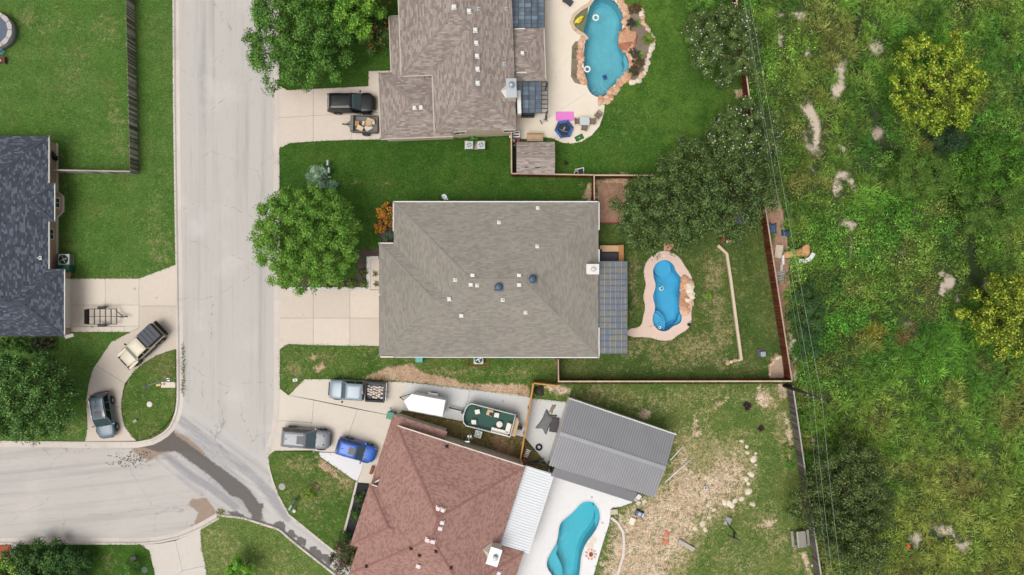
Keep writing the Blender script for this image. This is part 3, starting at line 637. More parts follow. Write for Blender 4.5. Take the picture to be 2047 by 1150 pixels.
def window(parent, a, b, z0, z1, n, mat=glass, frame=trim):
    """window on a wall: a, b wall points (x, y), n outward normal"""
    a = Vector((*a, 0)); b = Vector((*b, 0)); n = Vector((*n, 0)).normalized(); c = (a+b)/2; L = (b-a).length; rz = math.atan2((b-a).y, (b-a).x)
    o = MB().box(c.x+n.x*.03, c.y+n.y*.03, (z0+z1)/2, L, .05, z1-z0, rz).build('window', mat, parent)
    fr = MB()
    for zz in (z0-.04, z1+.04): fr.box(c.x+n.x*.04, c.y+n.y*.04, zz, L+.16, .1, .08, rz)
    for e in (a, b): fr.box(e.x+n.x*.04, e.y+n.y*.04, (z0+z1)/2, .08, .098, z1-z0+.001, rz)
    fr.box(c.x+n.x*.045, c.y+n.y*.045, (z0+z1)/2, .05, .08, z1-z0-.01, rz)
    fr.build('window_frame', frame, o); return o
def wall(parent, poly_w, z1, mat, z0=0.0, name='wall'): return MB().prism(poly_w, z0, z1).build(name, mat, parent)
def flat(r, d=.45): return inset([(q[0], q[1]) for q in (r.pt(0, 0), r.pt(r.L, 0), r.pt(r.L, r.W), r.pt(0, r.W))], d)
# ---------------------------------------------------------------- middle house (grey shingles)
sh_m = shingle_mat('grey weathered shingles', C(147, 141, 131), C(136, 131, 122), C(163, 156, 145)); cap_m = M('grey ridge shingles', C(146, 141, 131), .92, var=.2)
hm = thing('house', 'wide grey hip-roofed house in the middle with a blue patio cover behind', 'house', PZ(985, 560, 0), world=True)
r1 = rect(787, 404.5, 1196.5, 714, 3.0, .25); r2 = rect(757.5, 487, 1010, 711, 2.985, .25); MR = [r1, r2]
r3 = rect(763, 580, 960, 640, 2.97, .3)
ro = r1.build(hm, sh_m, cap_m, white); ro2 = r2.build(hm, sh_m, cap_m, white)
wall(hm, flat(r1, .55), 2.85, brick_pale); wall(hm, inset(PP([(768, 498), (900, 498), (900, 700), (768, 700)], 0), 0), 2.8, brick_pale)
gutters(hm, [(786.5, 403.5), (1197, 403.5)], 3.0); gutters(hm, [(1197.3, 404), (1197.3, 460)], 3.0); gutters(hm, [(1197.5, 499), (1197.5, 524)], 3.0); gutters(hm, [(1197.3, 655), (1197.3, 715)], 3.0)
gutters(hm, [(760, 713.8), (1197, 714.8)], 3.0); gutters(hm, [(786.5, 404), (786.5, 462)], 3.0); gutters(hm, [(756.5, 486.2), (786, 486.2)], 3.0, .1); gutters(hm, [(757, 589.5), (782, 590)], 3.02, .1); gutters(hm, [(763, 592), (763, 627)], 3.02, .1)
for x, y in [(945, 551), (941.5, 569), (1038, 551), (1038, 569.5), (898.5, 598), (922.5, 631)]: box_vent(ro, on_roof(MR, x, y), s=.26)
for x, y in [(954, 571), (910, 560), (1005, 600), (1050.5, 625), (1074, 493), (1075, 416), (997.5, 445)]: pipe_vent(ro, on_roof(MR, x, y))
navy = M('navy painted vent', C(72, 88, 112), .45, .2, var=.15)
for x, y in [(997, 573.5), (1064, 558)]:
    p = on_roof(MR, x, y); mb = MB(); mb.box(p.x, p.y, p.z+.03, .8, .8, .05); mb.lathe([(.26, .05), (.26, .26), (.34, .3), (.36, .42), (.3, .5), (.12, .54), (0, .55)], 8, p); mb.build('solar_vent', navy, ro, bev=.01)
p = on_roof(MR, 1182, 539); ch = MB().box(p.x, p.y, p.z+.5, 1.05, .86, 1.6).build('chimney', trim, ro)
mb = MB().box(p.x, p.y, p.z+1.35, 1.2, .98, .1); mb.build('chimney_cap', white, ro, bev=.02)
mb = MB().lathe([(.26, 0), (.26, .12), (.2, .13), (.2, .02)], 20, (p.x+.05, p.y, p.z+1.4)); mb.lathe([(.17, .02), (.15, .14), (0, .16)], 16, (p.x+.05, p.y, p.z+1.4)); mb.build('flue', white, ro, True)
for i in range(4):
    a, b = ((-1, -1), (1, -1), (1, 1), (-1, 1))[i]; MB().box(p.x+a*.55, p.y+b*.46, p.z+1.44, .06, .06, .14).build('cap_peg', white, ro)
# ---------------------------------------------------------------- north house (brown shingles)
sh_n = shingle_mat('brown weathered shingles', C(154, 142, 134), C(134, 120, 112), C(180, 170, 162), light_amt=.45); cap_n = M('brown ridge shingles', C(146, 132, 125), .92, var=.2)
def FN(u, v, a=R(2.2)): return (797+u*math.cos(a)+v*math.sin(a), -u*math.sin(a)+v*math.cos(a))
hn = thing('house', 'brown-shingled house at the top of the photo beside the rocky pool', 'house', PZ(930, 60, 0), world=True)
nA = rect(0, -330, 226, 152, 3.7, .32, f=FN); nB = rect(62, -20, 225, 267, 3.68, .32, f=FN)
nG = rect(-46, 144, 100, 276, 2.9, .36, f=FN); nS = rect(-20, 32, 70, 190, 2.9, .36, f=FN); nE = rect(150, 67, 287, 172, 2.75, .22, f=FN)
NR = [nA, nB, nG, nS, nE]; rn = [r.build(hn, sh_n, cap_n) for r in NR]
wall(hn, flat(nA, .5), 3.55, stucco); wall(hn, flat(nB, .12), 3.55, stucco); wall(hn, flat(nG, .25), 2.75, stucco); wall(hn, flat(nS, .4), 2.72, stucco)
NGUT = M('taupe gutter', C(196, 184, 170), .5, var=.1)
for l, z in (([FN(-47, 144), FN(-47, 277), FN(100, 277)], 2.9), ([FN(-21, 144), FN(-21, 32), FN(0, 32)], 2.9), ([FN(-1, 152), FN(-1, -300)], 3.7), ([FN(0, 153), FN(62, 153)], 3.7), ([FN(61, 153), FN(61, 268), ], 3.7), ([FN(288, 67), FN(288, 172)], 2.75)): gutters(hn, l, z, .1, NGUT)
s0 = nB.pt(0, 0)
q = flat(nB, .12); q = sorted(q, key=lambda t: t[1])[:2]; q.sort(); a0 = Vector(q[0]); a1 = Vector(q[1]); e = (a1-a0).normalized()
for d0, d1 in ((1.7, 2.8), (6.4, 7.5)): window(hn, a0+e*d0, a0+e*d1, 2.0, 3.0, (0, -1))
for x, y in [(908, 15), (937.5, 23.5), (950, 61), (952, 87), (953.5, 113), (954.5, 139), (954.7, 167)]: box_vent(rn[0], on_roof(NR, x, y), R(2))
for x, y in [(829, 216), (842, 215.5)]: box_vent(rn[2], on_roof(NR, x, y), R(2), .26)
box_vent(rn[4], on_roof(NR, 1044, 107), R(2), .26)
for x, y in [(956.6, 18), (1012, 18), (1007.5, 128)]: pipe_vent(rn[0], on_roof(NR, x, y), galv, .07)
for v in (67.5, 155):
    a = on_roof([nE], *FN(229, v)); b = on_roof([nE], *FN(250, v)); MB().bar(a+Vector((0, 0, .06)), b+Vector((0, 0, .06)), .1, .08).build('downspout', white, hn)
p = PZ(1022, 185, 3.7); p.z = 3.2
MB().box(p.x, p.y, 3.9, .85, 1.7, 2.6, R(2)).build('chimney', trim, rn[1]); MB().box(p.x+.02, p.y, 5.24, .95, 1.8, .08, R(2)).build('chimney_cap', galv, rn[1])
MB().lathe([(.2, 0), (.2, .35), (.26, .36), (.26, .45), (0, .5)], 18, (p.x+.02, p.y+.25, 5.28)).build('flue', galv, rn[1], True)
MB().add([(p.x-.45, p.y+.7, 3.9), (p.x-.45, p.y-.7, 3.9), (p.x-1.0, p.y, 4.35), (p.x-.45, p.y, 4.75)], [(0, 1, 3), (0, 3, 2), (1, 2, 3), (0, 2, 1)]).build('cricket', white, rn[1])
MB().box(p.x+.75, p.y-.9, 3.2, .35, 2.2, .9, R(2)).build('chimney_shoulder', white, rn[1])
# ---------------------------------------------------------------- west house (charcoal shingles)
sh_w = shingle_mat('charcoal shingles', C(76, 80, 90), C(66, 70, 80), C(112, 120, 130), light_amt=.7, bw=.3, row=.16, streak=.25); cap_w = M('charcoal ridge shingles', C(72, 77, 88), .92, var=.2)
hw = thing('house', 'brick house with charcoal shingle roof at the left edge', 'house', PZ(40, 470, 0), world=True)
wA = rect(-330, 272.5, 97, 670, 2.9, .42); wB = rect(-60, 366, 108.5, 443, 2.88, .42); wG = rect(-120, 538, 128, 672.5, 2.87, .42)
WR = [wA, wB, wG]; rw = [r.build(hw, sh_w, cap_w, white) for r in WR]
wall(hw, PP([(-300, 292), (116, 289), (116, 383), (128, 394), (128, 423), (116, 435), (116, 540), (-300, 540)], 0), 2.75, brick_red)
wall(hw, PP([(-300, 540.5), (142, 547), (142, 664), (-300, 655)], 0), 2.7, brick_red)
MB().box(*P(142.7, 606, 0), 1.15, .06, 4.9, 2.2).build('garage_door', M('white garage door', C(232, 224, 212), .6, var=.05), hw)
for yy in (548, 663): MB().box(*P(142.6, yy, 0), 1.3, .12, .5, 2.6).build('pier', brick_red, hw)
slabs('foundation', '', [[(115, 288), (118.5, 288), (118.5, 383), (130.5, 393), (130.5, 424), (118.5, 436), (118.5, 508), (115, 508)]], trim, z=.3)
window(hw, P(128.2, 399, 0), P(128.2, 418, 0), .9, 2.2, (1, 0)); window(hw, P(116.2, 460, 0), P(116.2, 480, 0), .9, 2.2, (1, 0))
gutters(hw, [(97.7, 272), (97.7, 366)], 2.9, .08); gutters(hw, [(109, 366), (109, 443)], 2.88, .08); gutters(hw, [(97.7, 443), (97.7, 538)], 2.9, .08); gutters(hw, [(128.6, 538), (128.6, 673)], 2.87, .08)
pipe_vent(rw[0], on_roof(WR, 80, 516))
# ---------------------------------------------------------------- south house (red-brown shingles)
sh_s = shingle_mat('red-brown shingles', C(164, 128, 118), C(146, 110, 101), C(180, 144, 133), light_amt=.3, bw=.22, row=.15, streak=.2); cap_s = M('red-brown ridge shingles', C(150, 108, 100), .92, var=.2)
AS = R(17.8)
def FS(u, v): return (793+u*math.cos(AS)-v*math.sin(AS), 852+u*math.sin(AS)+v*math.cos(AS))
hs_ = thing('house', 'red-brown shingled house turned at an angle near the bottom', 'house', PZ(880, 1020, 0), world=True)
zS = 3.7
sA = rect(0, 0, 269, 310, zS, .38, f=FS); sB = rect(-16, 127, 120, 254, zS-.02, .38, f=FS); sE = rect(200, 163, 319, 400, 3.0, .3, f=FS); sG = rect(-14, -20, 100, 128, 2.7, .12, f=FS)
SR = [sA, sB, sE, sG]; rs = [r.build(hs_, sh_s, cap_s if i < 3 else None) for i, r in enumerate(SR)]
wall(hs_, flat(sA, .12), zS-.15, brick_pale); wall(hs_, flat(sB, .3), zS-.2, brick_pale); wall(hs_, flat(sG, .2), 2.5, brick_pale); wall(hs_, flat(sE, .4), 2.8, stucco)
SG = M('ivory gutter', C(222, 210, 192), .5, var=.1)
gutters(hs_, [FS(0, -1), FS(269, -1)], zS, .12, SG); gutters(hs_, [FS(-17, 127), FS(0, 127)], zS, .1, SG)
for x, y in [(876, 1016), (885.6, 1019), (884, 1044), (880, 1055.5), (855, 1079), (865.7, 1082), (837, 1131)]: box_vent(rs[0], on_roof(SR, x, y), -AS, .3, M('pale pink vent', C(232, 214, 210), .5, var=.08))
box_vent(rs[2], on_roof(SR, 997, 1145), -AS, .3, MATS['pale pink vent'])
for x, y in [(821.7, 1096), (871.7, 1102), (838.5, 1110), (733, 1132), (901, 1135), (893, 893)]: pipe_vent(rs[0], on_roof(SR, x, y), M('dark vent pipe', C(70, 46, 44), .7, var=.1), .06)
p = PZ(*FS(262, 176), zS); mb = MB().box(p.x, p.y, 4.3, .95, 1.5, 2.4, -AS).build('chimney', trim, rs[0]); MB().box(p.x, p.y, 5.54, 1.1, 1.65, .08, -AS).build('chimney_cap', galv, rs[0])
MB().lathe([(.2, 0), (.2, .3), (.24, .31), (.24, .4), (0, .44)], 18, (p.x+.1, p.y-.05, 5.58)).build('flue', white, rs[0], True)
d = Vector((math.cos(AS), -math.sin(AS), 0)); s_ = Vector((math.sin(AS), math.cos(AS), 0)); p0 = Vector((p.x, p.y, 0))
MB().add([p0-d*.48+s_*.75+Vector((0, 0, 4.0)), p0-d*.48-s_*.75+Vector((0, 0, 4.0)), p0-d*1.15+Vector((0, 0, 4.5)), p0-d*.48+Vector((0, 0, 5.2))], [(0, 1, 3), (0, 3, 2), (1, 2, 3), (0, 2, 1)]).build('cricket', trim, rs[0])
# north wall bits: window, electric riser
nw = flat(sA, .12); a0 = Vector(P(*FS(6, 2), 3.0)); a1 = Vector(P(*FS(263, 2), 3.0)); e = (a1-a0).normalized(); nn = Vector((-e.y, e.x)) if e.x > 0 else Vector((e.y, -e.x))
wl = [Vector(q) for q in nw]; wl.sort(key=lambda q: -q.y)
A_ = min(wl, key=lambda q: (q-Vector(P(*FS(2, 2), zS))).length); B_ = min(wl, key=lambda q: (q-Vector(P(*FS(267, 2), zS))).length); e = (B_-A_).normalized(); nn = Vector((-e.y, e.x))
L = (B_-A_).length
window(hs_, A_+e*L*.49, A_+e*L*.53, 2.2, 2.9, nn); window(hs_, A_+e*L*.2, A_+e*L*.28, 1.0, 2.2, nn)
# ---------------------------------------------------------------- white ribbed patio roof behind the south house
def ribbed(parent, corners, n, mat, rib=.09, wd=.1, name='roof_panel', ribname='rib', valley=None):
    """sheet roof with raised ribs: corners a, b, c, d (a-b ribs start edge, d-c end edge)"""
    a, b, c, d = [Vector(q) for q in corners]
    up = (b-a).cross(d-a).normalized(); up = up if up.z > 0 else -up
    mb = MB(); t = .03; mb.add([a, b, c, d, a-up*t, b-up*t, c-up*t, d-up*t], [(0, 1, 2, 3), (7, 6, 5, 4), (0, 4, 5, 1), (1, 5, 6, 2), (2, 6, 7, 3), (3, 7, 4, 0)])
    o = mb.build(name, valley or mat, parent)
    for i in range(n):
        f = (i+.5)/n; s0 = a.lerp(b, f)+up*rib/2; s1 = d.lerp(c, f)+up*rib/2
        MB().bar(s0, s1, wd, rib).build(ribname, mat, o)
    return o
wp = thing('patio_cover', 'white ribbed metal patio roof on the back of the red-brown house', 'patio cover', PZ(*FS(298, 80), 0), world=True)
mwp = M('white ribbed metal', C(236, 238, 240), .45, .0, var=.05, vsc=.8)
ribbed(wp, [PZ(*FS(269.5, -4), 3.0), PZ(*FS(269.5, 162), 3.0), PZ(*FS(328, 162), 2.75), PZ(*FS(328, -4), 2.75)], 30, mwp, .06, .1, valley=M('white metal valleys', C(228, 231, 234), .5, 0, var=.06, vsc=.8))  # valleys a greyer white: faint rib shade put into the colour
for v in (0, 55, 108, 158):
    q = P(*FS(322, v), 2.7); MB().box(q[0], q[1], 1.4, .12, .12, 2.5, -AS).build('post', white, wp)
a = PZ(*FS(328.5, -4), 2.72); b = PZ(*FS(328.5, 162), 2.72); MB().bar(a, b, .1, .14).build('gutter', white, wp)
# ---------------------------------------------------------------- grey metal workshop
ws = thing('metal_workshop', 'grey ribbed metal workshop turned at an angle beside the white pool deck', 'workshop', PZ(1220, 890, 0), world=True)
mmt = M('grey ribbed steel', C(158, 158, 161), .5, .25, var=.08, vsc=.7); mms = M('grey awning steel', C(130, 130, 134), .5, .25, var=.08)
Z0, Z1 = 3.3, 4.15
TL, TR, BR_, BL = (1139, 798), (1349, 870), (1308, 994), (1097, 930)
ML = (1119, 866); MRr = (1331, 936)
rl, rr = PZ(*ML, Z1), PZ(*MRr, Z1)
mval = M('dusty steel valleys', C(144, 144, 147), .6, .2, var=.12, vsc=.7)  # darker steel: shade between the ribs put into the colour, with some dust
ribbed(ws, [rl, rr, PZ(*TR, Z0), PZ(*TL, Z0)], 44, mmt, valley=mval); ribbed(ws, [rl, rr, PZ(*BR_, Z0), PZ(*BL, Z0)], 44, mmt, valley=mval)
MB().bar(rl+Vector((0, 0, .05)), rr+Vector((0, 0, .05)), .34, .03).build('ridge_cap', mmt, ws)
wc = [PZ(*q, Z0).xy for q in (TL, TR, BR_, BL)]; wall(ws, inset([tuple(q) for q in wc], .12), Z0-.04, M('white steel siding', C(226, 224, 220), .6, var=.08))
tri = MB()
for a, b, c in ((TL, BL, rl), (TR, BR_, rr)):
    e = (wc[0]+wc[1]+wc[2]+wc[3])/4; k = lambda v: Vector((e.x+(v.x-e.x)*.985, e.y+(v.y-e.y)*.985, v.z-.05))
    tri.add([k(PZ(*a, Z0)), k(PZ(*b, Z0)), k(c)], [(0, 1, 2)])
tri.build('gable', MATS['white steel siding'], ws)
ribbed(ws, [PZ(1111, 932, 3.15), PZ(1274, 985, 3.15), PZ(1266, 1004, 2.85), PZ(1101, 951, 2.85)], 34, mms, name='awning')
for x, y in ((1104, 948), (1160, 966), (1215, 985), (1262, 1000)):
    q = P(x, y, 2.8); MB().box(q[0], q[1], 1.45, .1, .1, 2.7, -R(19)).build('post', dkmetal, ws)
a, b = PZ(1138, 796.5, 3.25), PZ(1352, 869, 3.25); MB().bar(a, b, .12, .12).build('gutter', white, ws)
# white doors ajar on the west gable
for (x, y), an in (((1134, 812), 70), ((1113, 878), 70)):
    q = P(x, y, 1); MB().box(q[0], q[1], 1.2, .06, 1.2, 2.2, R(an-90)).build('door', dkmetal if x < 1120 else white, ws)
# ---------------------------------------------------------------- garden shed
gs = thing('garden_shed', 'small brown-shingled garden shed inside the fence corner', 'shed', PZ(1070, 316, 0), world=True)
g1 = rect(1032.5, 284, 1109, 348.5, 2.35, .42, (True, True)); sh_g = shingle_mat('pale brown shingles', C(164, 152, 143), C(140, 126, 118), C(188, 178, 170)); rg = g1.build(gs, sh_g, cap_n)
wall(gs, flat(g1, .12), 2.2, M('tan shed siding', C(176, 156, 132), .8, var=.15)); q = flat(g1, .12); mb = MB()
for i in (0, 2): pass
for sx in (0, 1):
    aa = .12 if sx == 0 else g1.L-.12
    v0, v1, v2 = Vector(g1.pt(aa, .12)), Vector(g1.pt(aa, g1.W-.12)), Vector(g1.pt(aa, g1.W/2, g1.h-.06)); v0.z = v1.z = 2.2; mb.add([v0, v1, v2], [(0, 1, 2)])
mb.build('gable', MATS['tan shed siding'], gs)
for x in (1052, 1075): q = on_roof([g1], x, 335); MB().box(q.x, q.y, q.z+.03, .25 if x < 1060 else .5, .08, .04).build('roof_vent', dkmetal, rg)
# ---------------------------------------------------------------- translucent patio covers
def pane_mat(name, a, b_, c, alpha=.2, rough=.25):
    m, t, b, out = newmat(name); p = world_pos(t)
    n = noise(t, scl(t, p, (1.2, .12, 1)), 1.6, 3); n2 = noise(t, p, .7, 4); r_ = orand(t)
    n3 = noise(t, scl(t, p, (3.0, .25, 1)), 1.0, 3); col = mix(t, mr(t, n3, .4, .62, 0, .8), a, b_); col = mix(t, mr(t, mth(t, 'MULTIPLY_ADD', r_, .45, mth(t, 'MULTIPLY', n2, .8)), .5, .85, 0, .85), col, c); col = mix(t, mr(t, n, .6, .75, 0, .6), col, C(176, 176, 170))
    t.links.new(col, b.inputs['Base Color']); b.inputs['Roughness'].default_value = rough; b.inputs['Specular IOR Level'].default_value = .5
    tr = nd(t, 'ShaderNodeBsdfTransparent', {0: (.75, .82, .88, 1)}); mx = nd(t, 'ShaderNodeMixShader', {0: alpha, 1: b.outputs[0], 2: tr.outputs[0]}); t.links.new(mx.outputs[0], out.inputs[0]); return m
pm = thing('patio_cover', 'blue-grey translucent panel patio cover behind the grey house', 'patio cover', PZ(1226, 615, 0), world=True)
mp1 = pane_mat('blue polycarbonate', C(116, 128, 146), C(140, 140, 140), C(146, 140, 128), .3); steel = M('grey steel frame', C(98, 106, 116), .5, .3, var=.1); ltrim = M('pale aluminium joiner', C(160, 164, 162), .4, .4, var=.1)
zp = 2.75; X = [1197.5, 1208.5, 1220, 1231, 1242.5, 1254]; Y = np.linspace(523, 707, 16)
for i in range(5):
    for j in range(15):
        a = P(X[i], Y[j], zp); b = P(X[i+1], Y[j+1], zp); MB().box((a[0]+b[0])/2, (a[1]+b[1])/2, zp-.01*i, abs(b[0]-a[0])-.03, abs(b[1]-a[1])-.02, .02).build('panel', mp1, pm)
for x in X: a = PZ(x, 523, zp+.02); b = PZ(x, 707, zp+.02); MB().bar(a, b, .035, .05).build('joiner', ltrim if x in X[1:-1] else steel, pm)
for y in Y: a = PZ(X[0], y, zp+.05); b = PZ(X[-1], y, zp+.02); MB().bar(a, b, .07, .06).build('rafter', steel, pm)
for y in (525, 585, 645, 705): q = P(1252, y, 2.6); MB().box(q[0], q[1], 1.35, .12, .12, 2.6).build('post', steel, pm)
mp2 = pane_mat('slate polycarbonate', C(92, 104, 118), C(106, 120, 134), C(132, 150, 164), .15, .12); frm = M('charcoal steel frame', C(66, 70, 72), .5, .3, var=.1)
def slate_cover(label, x0, y0, x1, y1, xg):
    t_ = thing('pergola', label, 'pergola', PZ((x0+x1)/2, (y0+y1)/2, 0), world=True); z = 2.7
    xs = np.linspace(x0, x1, 6); ny = max(3, int((y1-y0)/8)); ys = np.linspace(y0, y1, ny+1)
    for i in range(5):
        if xs[i] >= xg: continue
        for j in range(ny):
            a = P(xs[i], ys[j], z); b = P(xs[i+1], ys[j+1], z); MB().box((a[0]+b[0])/2, (a[1]+b[1])/2, z, abs(b[0]-a[0])-.05, abs(b[1]-a[1])-.03, .02).build('panel', mp2, t_)
    for y in ys: MB().bar(PZ(x0, y, z-.09), PZ(x1, y, z-.09), .07, .12).build('rafter', frm, t_)
    for x in xs: MB().bar(PZ(x, y0, z+.03), PZ(x, y1, z+.03), .07, .05).build('batten', frm, t_)
    for y in (y0+2, y1-2): q = P(x1-2, y, 2.6); MB().box(q[0], q[1], 1.35, .14, .14, 2.55).build('post', frm, t_)
slate_cover('dark slate-panelled pergola at the top edge beside the tan patio', 1023, -60, 1088, 56, 1080)
slate_cover('dark slate-panelled pergola next to the white chimney by the tan patio', 1032, 164, 1095, 226, 1076)
# ================================================================ pools
def water_mat(name, tint, gl=.05):
    m, t, b, out = newmat(name); t.nodes.remove(b); p = world_pos(t)
    tr = nd(t, 'ShaderNodeBsdfTransparent', {0: tint}); g = nd(t, 'ShaderNodeBsdfGlossy', {'Roughness': .06})
    n = noise(t, p, 2.2, 4, .6); bp = nd(t, 'ShaderNodeBump', {'Strength': .3, 'Distance': .05, 'Height': n}).outputs[0]; t.links.new(bp, g.inputs['Normal'])
    lw = nd(t, 'ShaderNodeFresnel', {'IOR': 1.33, 'Normal': bp}).outputs[0]
    mx = nd(t, 'ShaderNodeMixShader', {0: lw, 1: tr.outputs[0], 2: g.outputs[0]}); t.links.new(mx.outputs[0], out.inputs[0]); return m
def basin_mat(name, a, b_):
    m, t, b, out = newmat(name); p = world_pos(t); n = noise(t, p, .8, 4, .6); n2 = noise(t, p, 9, 4, .7)
    vo = nd(t, 'ShaderNodeTexVoronoi', {'Vector': nd(t, 'ShaderNodeVectorMath', {0: p, 1: nd(t, 'ShaderNodeTexNoise', {'Vector': p, 'Scale': .9, 'Detail': 3.0}).outputs['Color']}, operation='ADD').outputs[0], 'Scale': 1.1}, feature='DISTANCE_TO_EDGE').outputs['Distance']
    col = mix(t, mr(t, mth(t, 'MULTIPLY_ADD', n2, .4, n), .5, .95), a, b_)
    t.links.new(col, b.inputs['Base Color']); b.inputs['Roughness'].default_value = .7; return m
def pool(label, outline, basin, water, cop, cw, depth, zdeck, group=None, ledges=()):
    c = PZ(sum(p[0] for p in outline)/len(outline), sum(p[1] for p in outline)/len(outline), 0)
    t_ = thing('swimming_pool', label, 'pool', c, world=True)
    w0 = PP(outline, 0)
    if area(w0) < 0: w0.reverse()
    n = len(w0); rings = [[(x, y, zdeck-.02) for x, y in w0], [(x, y, -.35) for x, y in inset(w0, .02)], [(x, y, -depth*.8) for x, y in inset(w0, .18)], [(x, y, -depth) for x, y in inset(w0, .45)]]
    mb = MB()
    for i in range(3):
        v = rings[i]+rings[i+1]; mb.add(v, [(k, n+k, n+(k+1) % n, (k+1) % n) for k in range(n)])
    mb.add(rings[3], [tuple(range(n))]); mb.build('basin', basin, t_, True, fix=False)
    for poly, z in ledges: MB().prism(PP(poly, 0), -depth, z).build('step', M('pale pool step', (0, 0, 0, 1)) if 'pale pool step' in MATS and False else basin, t_)
    tl = [[(*a, zdeck-.08), (*a, zdeck-.2), (*b, zdeck-.2), (*b, zdeck-.08)] for a, b in zip(inset(w0, .03), inset(w0, .012))]; tl.append(tl[0]); MB().loft(tl, False).build('waterline_tile', M('blue waterline tile', C(48, 104, 136), .3, var=.25, vsc=6), t_)
    o1 = inset(w0, -cw); o0 = inset(w0, .03)
    if cop:
        r = [[(*o0[k], zdeck-.03), (*o0[k], zdeck+.03), (*o1[k], zdeck+.03), (*o1[k], zdeck-.03)] for k in range(n)]; r.append(r[0])
        MB().loft(r, False).build('coping', cop, t_)
    MB().add([(x, y, zdeck-.14) for x, y in inset(w0, .005)], [tuple(range(n))]).build('water', water, t_, fix=False)
    return t_
def circ(cx, cy, r, a0=0, a1=360, n=14): return [(cx+r*math.cos(R(a0+(a1-a0)*i/n)), cy+r*math.sin(R(a0+(a1-a0)*i/n))) for i in range(n+1)]
pmn = pool('kidney-shaped deep blue pool with pinkish deck behind the grey house', POOL_M, basin_mat('deep blue gelcoat', C(66, 164, 198, 1.0), C(76, 172, 206, 1.0)), water_mat('blue pool water', (.78, .93, .98, 1)), conc_mat('salmon coping', C(226, 202, 188), C(206, 180, 164)), .12, 1.5, .16,
    ledges=[([(1306, 640), (1303, 634), (1308, 622), (1318, 622), (1328, 632), (1332, 646), (1330, 661), (1322, 663), (1312, 658)], -.55), ([(1305, 641), (1304, 634), (1308, 625), (1316, 628), (1324, 636), (1326, 648), (1322, 661), (1312, 657)], -.3), (circ(1327, 537, 17, n=18)[:-1], -.75), ([(1303.5, 592), (1306, 586), (1310, 590), (1311, 598), (1309, 605), (1305, 602)], -.35), ([(1363, 625), (1363, 635), (1361, 645), (1352, 650), (1347, 652), (1351, 645), (1356, 640), (1358, 630)], -.4)])
pool('long teal-blue freeform pool edged with orange rocks at the top', POOL_N, basin_mat('teal plaster', C(100, 164, 178, 1.0), C(116, 178, 188, 1.0)), water_mat('teal pool water', (.80, .95, .97, 1)), None, .3, 1.6, .15,
    ledges=[([(1256, 141), (1257, 123), (1249, 108), (1246, 118), (1250, 130), (1246, 142), (1233, 152), (1231, 164), (1245, 155)], -.3), ([(1168, 150), (1171, 167), (1180, 186), (1178, 172), (1174, 158)], -.4)])
pool('bright turquoise curved pool in the white deck at the bottom', POOL_S, basin_mat('turquoise gelcoat', C(58, 170, 186, 1.0), C(66, 178, 192, 1.0)), water_mat('turquoise pool water', (.80, .96, .98, 1)), conc_mat('white coping', C(228, 226, 224), C(208, 206, 204)), .12, 1.5, .16,
    ledges=[([(1093, 1134), (1092, 1119), (1100, 1104), (1112, 1085), (1116, 1096), (1112, 1110), (1118, 1122), (1124, 1135), (1126, 1160), (1118, 1176), (1112, 1170), (1104, 1150)], -.45), ([(1190, 1005), (1199, 1021), (1199, 1041), (1192, 1056), (1189, 1045), (1191, 1030), (1187, 1015)], -.35)])
# sun shelf of the north pool
MB().prism(PP(SHELF_N, 0), -.4, -.02).build('sun_shelf', M('tan shelf plaster', C(150, 132, 96), .8, var=.2), None)
o = bpy.data.objects['sun_shelf']; tag(o, 'tan shallow sun shelf at the left edge of the teal pool', 'pool shelf')
w0 = PP(SHELF_N, 0); n = len(w0)
MB().add([(x, y, .02) for x, y in w0], [tuple(range(n))]).build('shelf_water', MATS.get('x') or bpy.data.materials['teal pool water'], o, fix=False)
mb = MB(); pl = PP([(1183, 2), (1178, 10), (1162, 19), (1147, 32), (1142, 46), (1147, 58), (1157, 66), (1167, 72), (1174, 80)], 0)
rings = []
for i, q in enumerate(pl):
    a = Vector(pl[max(i-1, 0)]); b = Vector(pl[min(i+1, len(pl)-1)]); d = (b-a).normalized(); nrm = Vector((d.y, -d.x)); q = Vector(q)
    rings.append([(*(q+nrm*s_), z) for s_, z in ((-.18, .1), (-.18, .21), (.18, .21), (.18, .1))])
mb.loft(rings).build('shelf_coping', conc_mat('tan coping', C(206, 184, 156), C(180, 158, 130)), o)
# ================================================================ rocks around the pools
rkm = [M('orange sandstone', C(204, 156, 124), .9, var=.4, vsc=3, bmp=.6, bsc=12, rand=.18), M('pale sandstone', C(216, 178, 148), .9, var=.35, vsc=3, bmp=.6, bsc=12, rand=.15), M('rust sandstone', C(182, 124, 96), .9, var=.4, vsc=3, bmp=.6, bsc=12, rand=.18), M('limestone', C(226, 212, 190), .9, var=.25, vsc=3, bmp=.6, bsc=12, rand=.12)]
ROCKS = [[MB().rock((0, 0, .0), 1, 50+i*7+j, .6).mesh('stone') for j in range(4)] for i in range(4)]
for i in range(4):
    for me in ROCKS[i]: me.materials.append(rkm[i])
def rock_run(name, label, cat, pts, size, n, kinds, wid=6, z=.15):
    t_ = thing(name, label, cat, PZ(*pts[0], 0), world=True); q = along(PP(pts, 0), .1)
    for i in range(n):
        c = q[min(len(q)-1, int(len(q)*(i+rnd.random()*.8)/n))]; s = size*rnd.uniform(.7, 1.3)
        o = inst('stone', rnd.choice(ROCKS[rnd.choice(kinds)]), t_, (c.x+rnd.uniform(-wid, wid)*S/2, c.y+rnd.uniform(-wid, wid)*S/2, z), rnd.uniform(0, 6.3), (s, s*rnd.uniform(.7, 1), s*rnd.uniform(.6, 1)))
    return t_
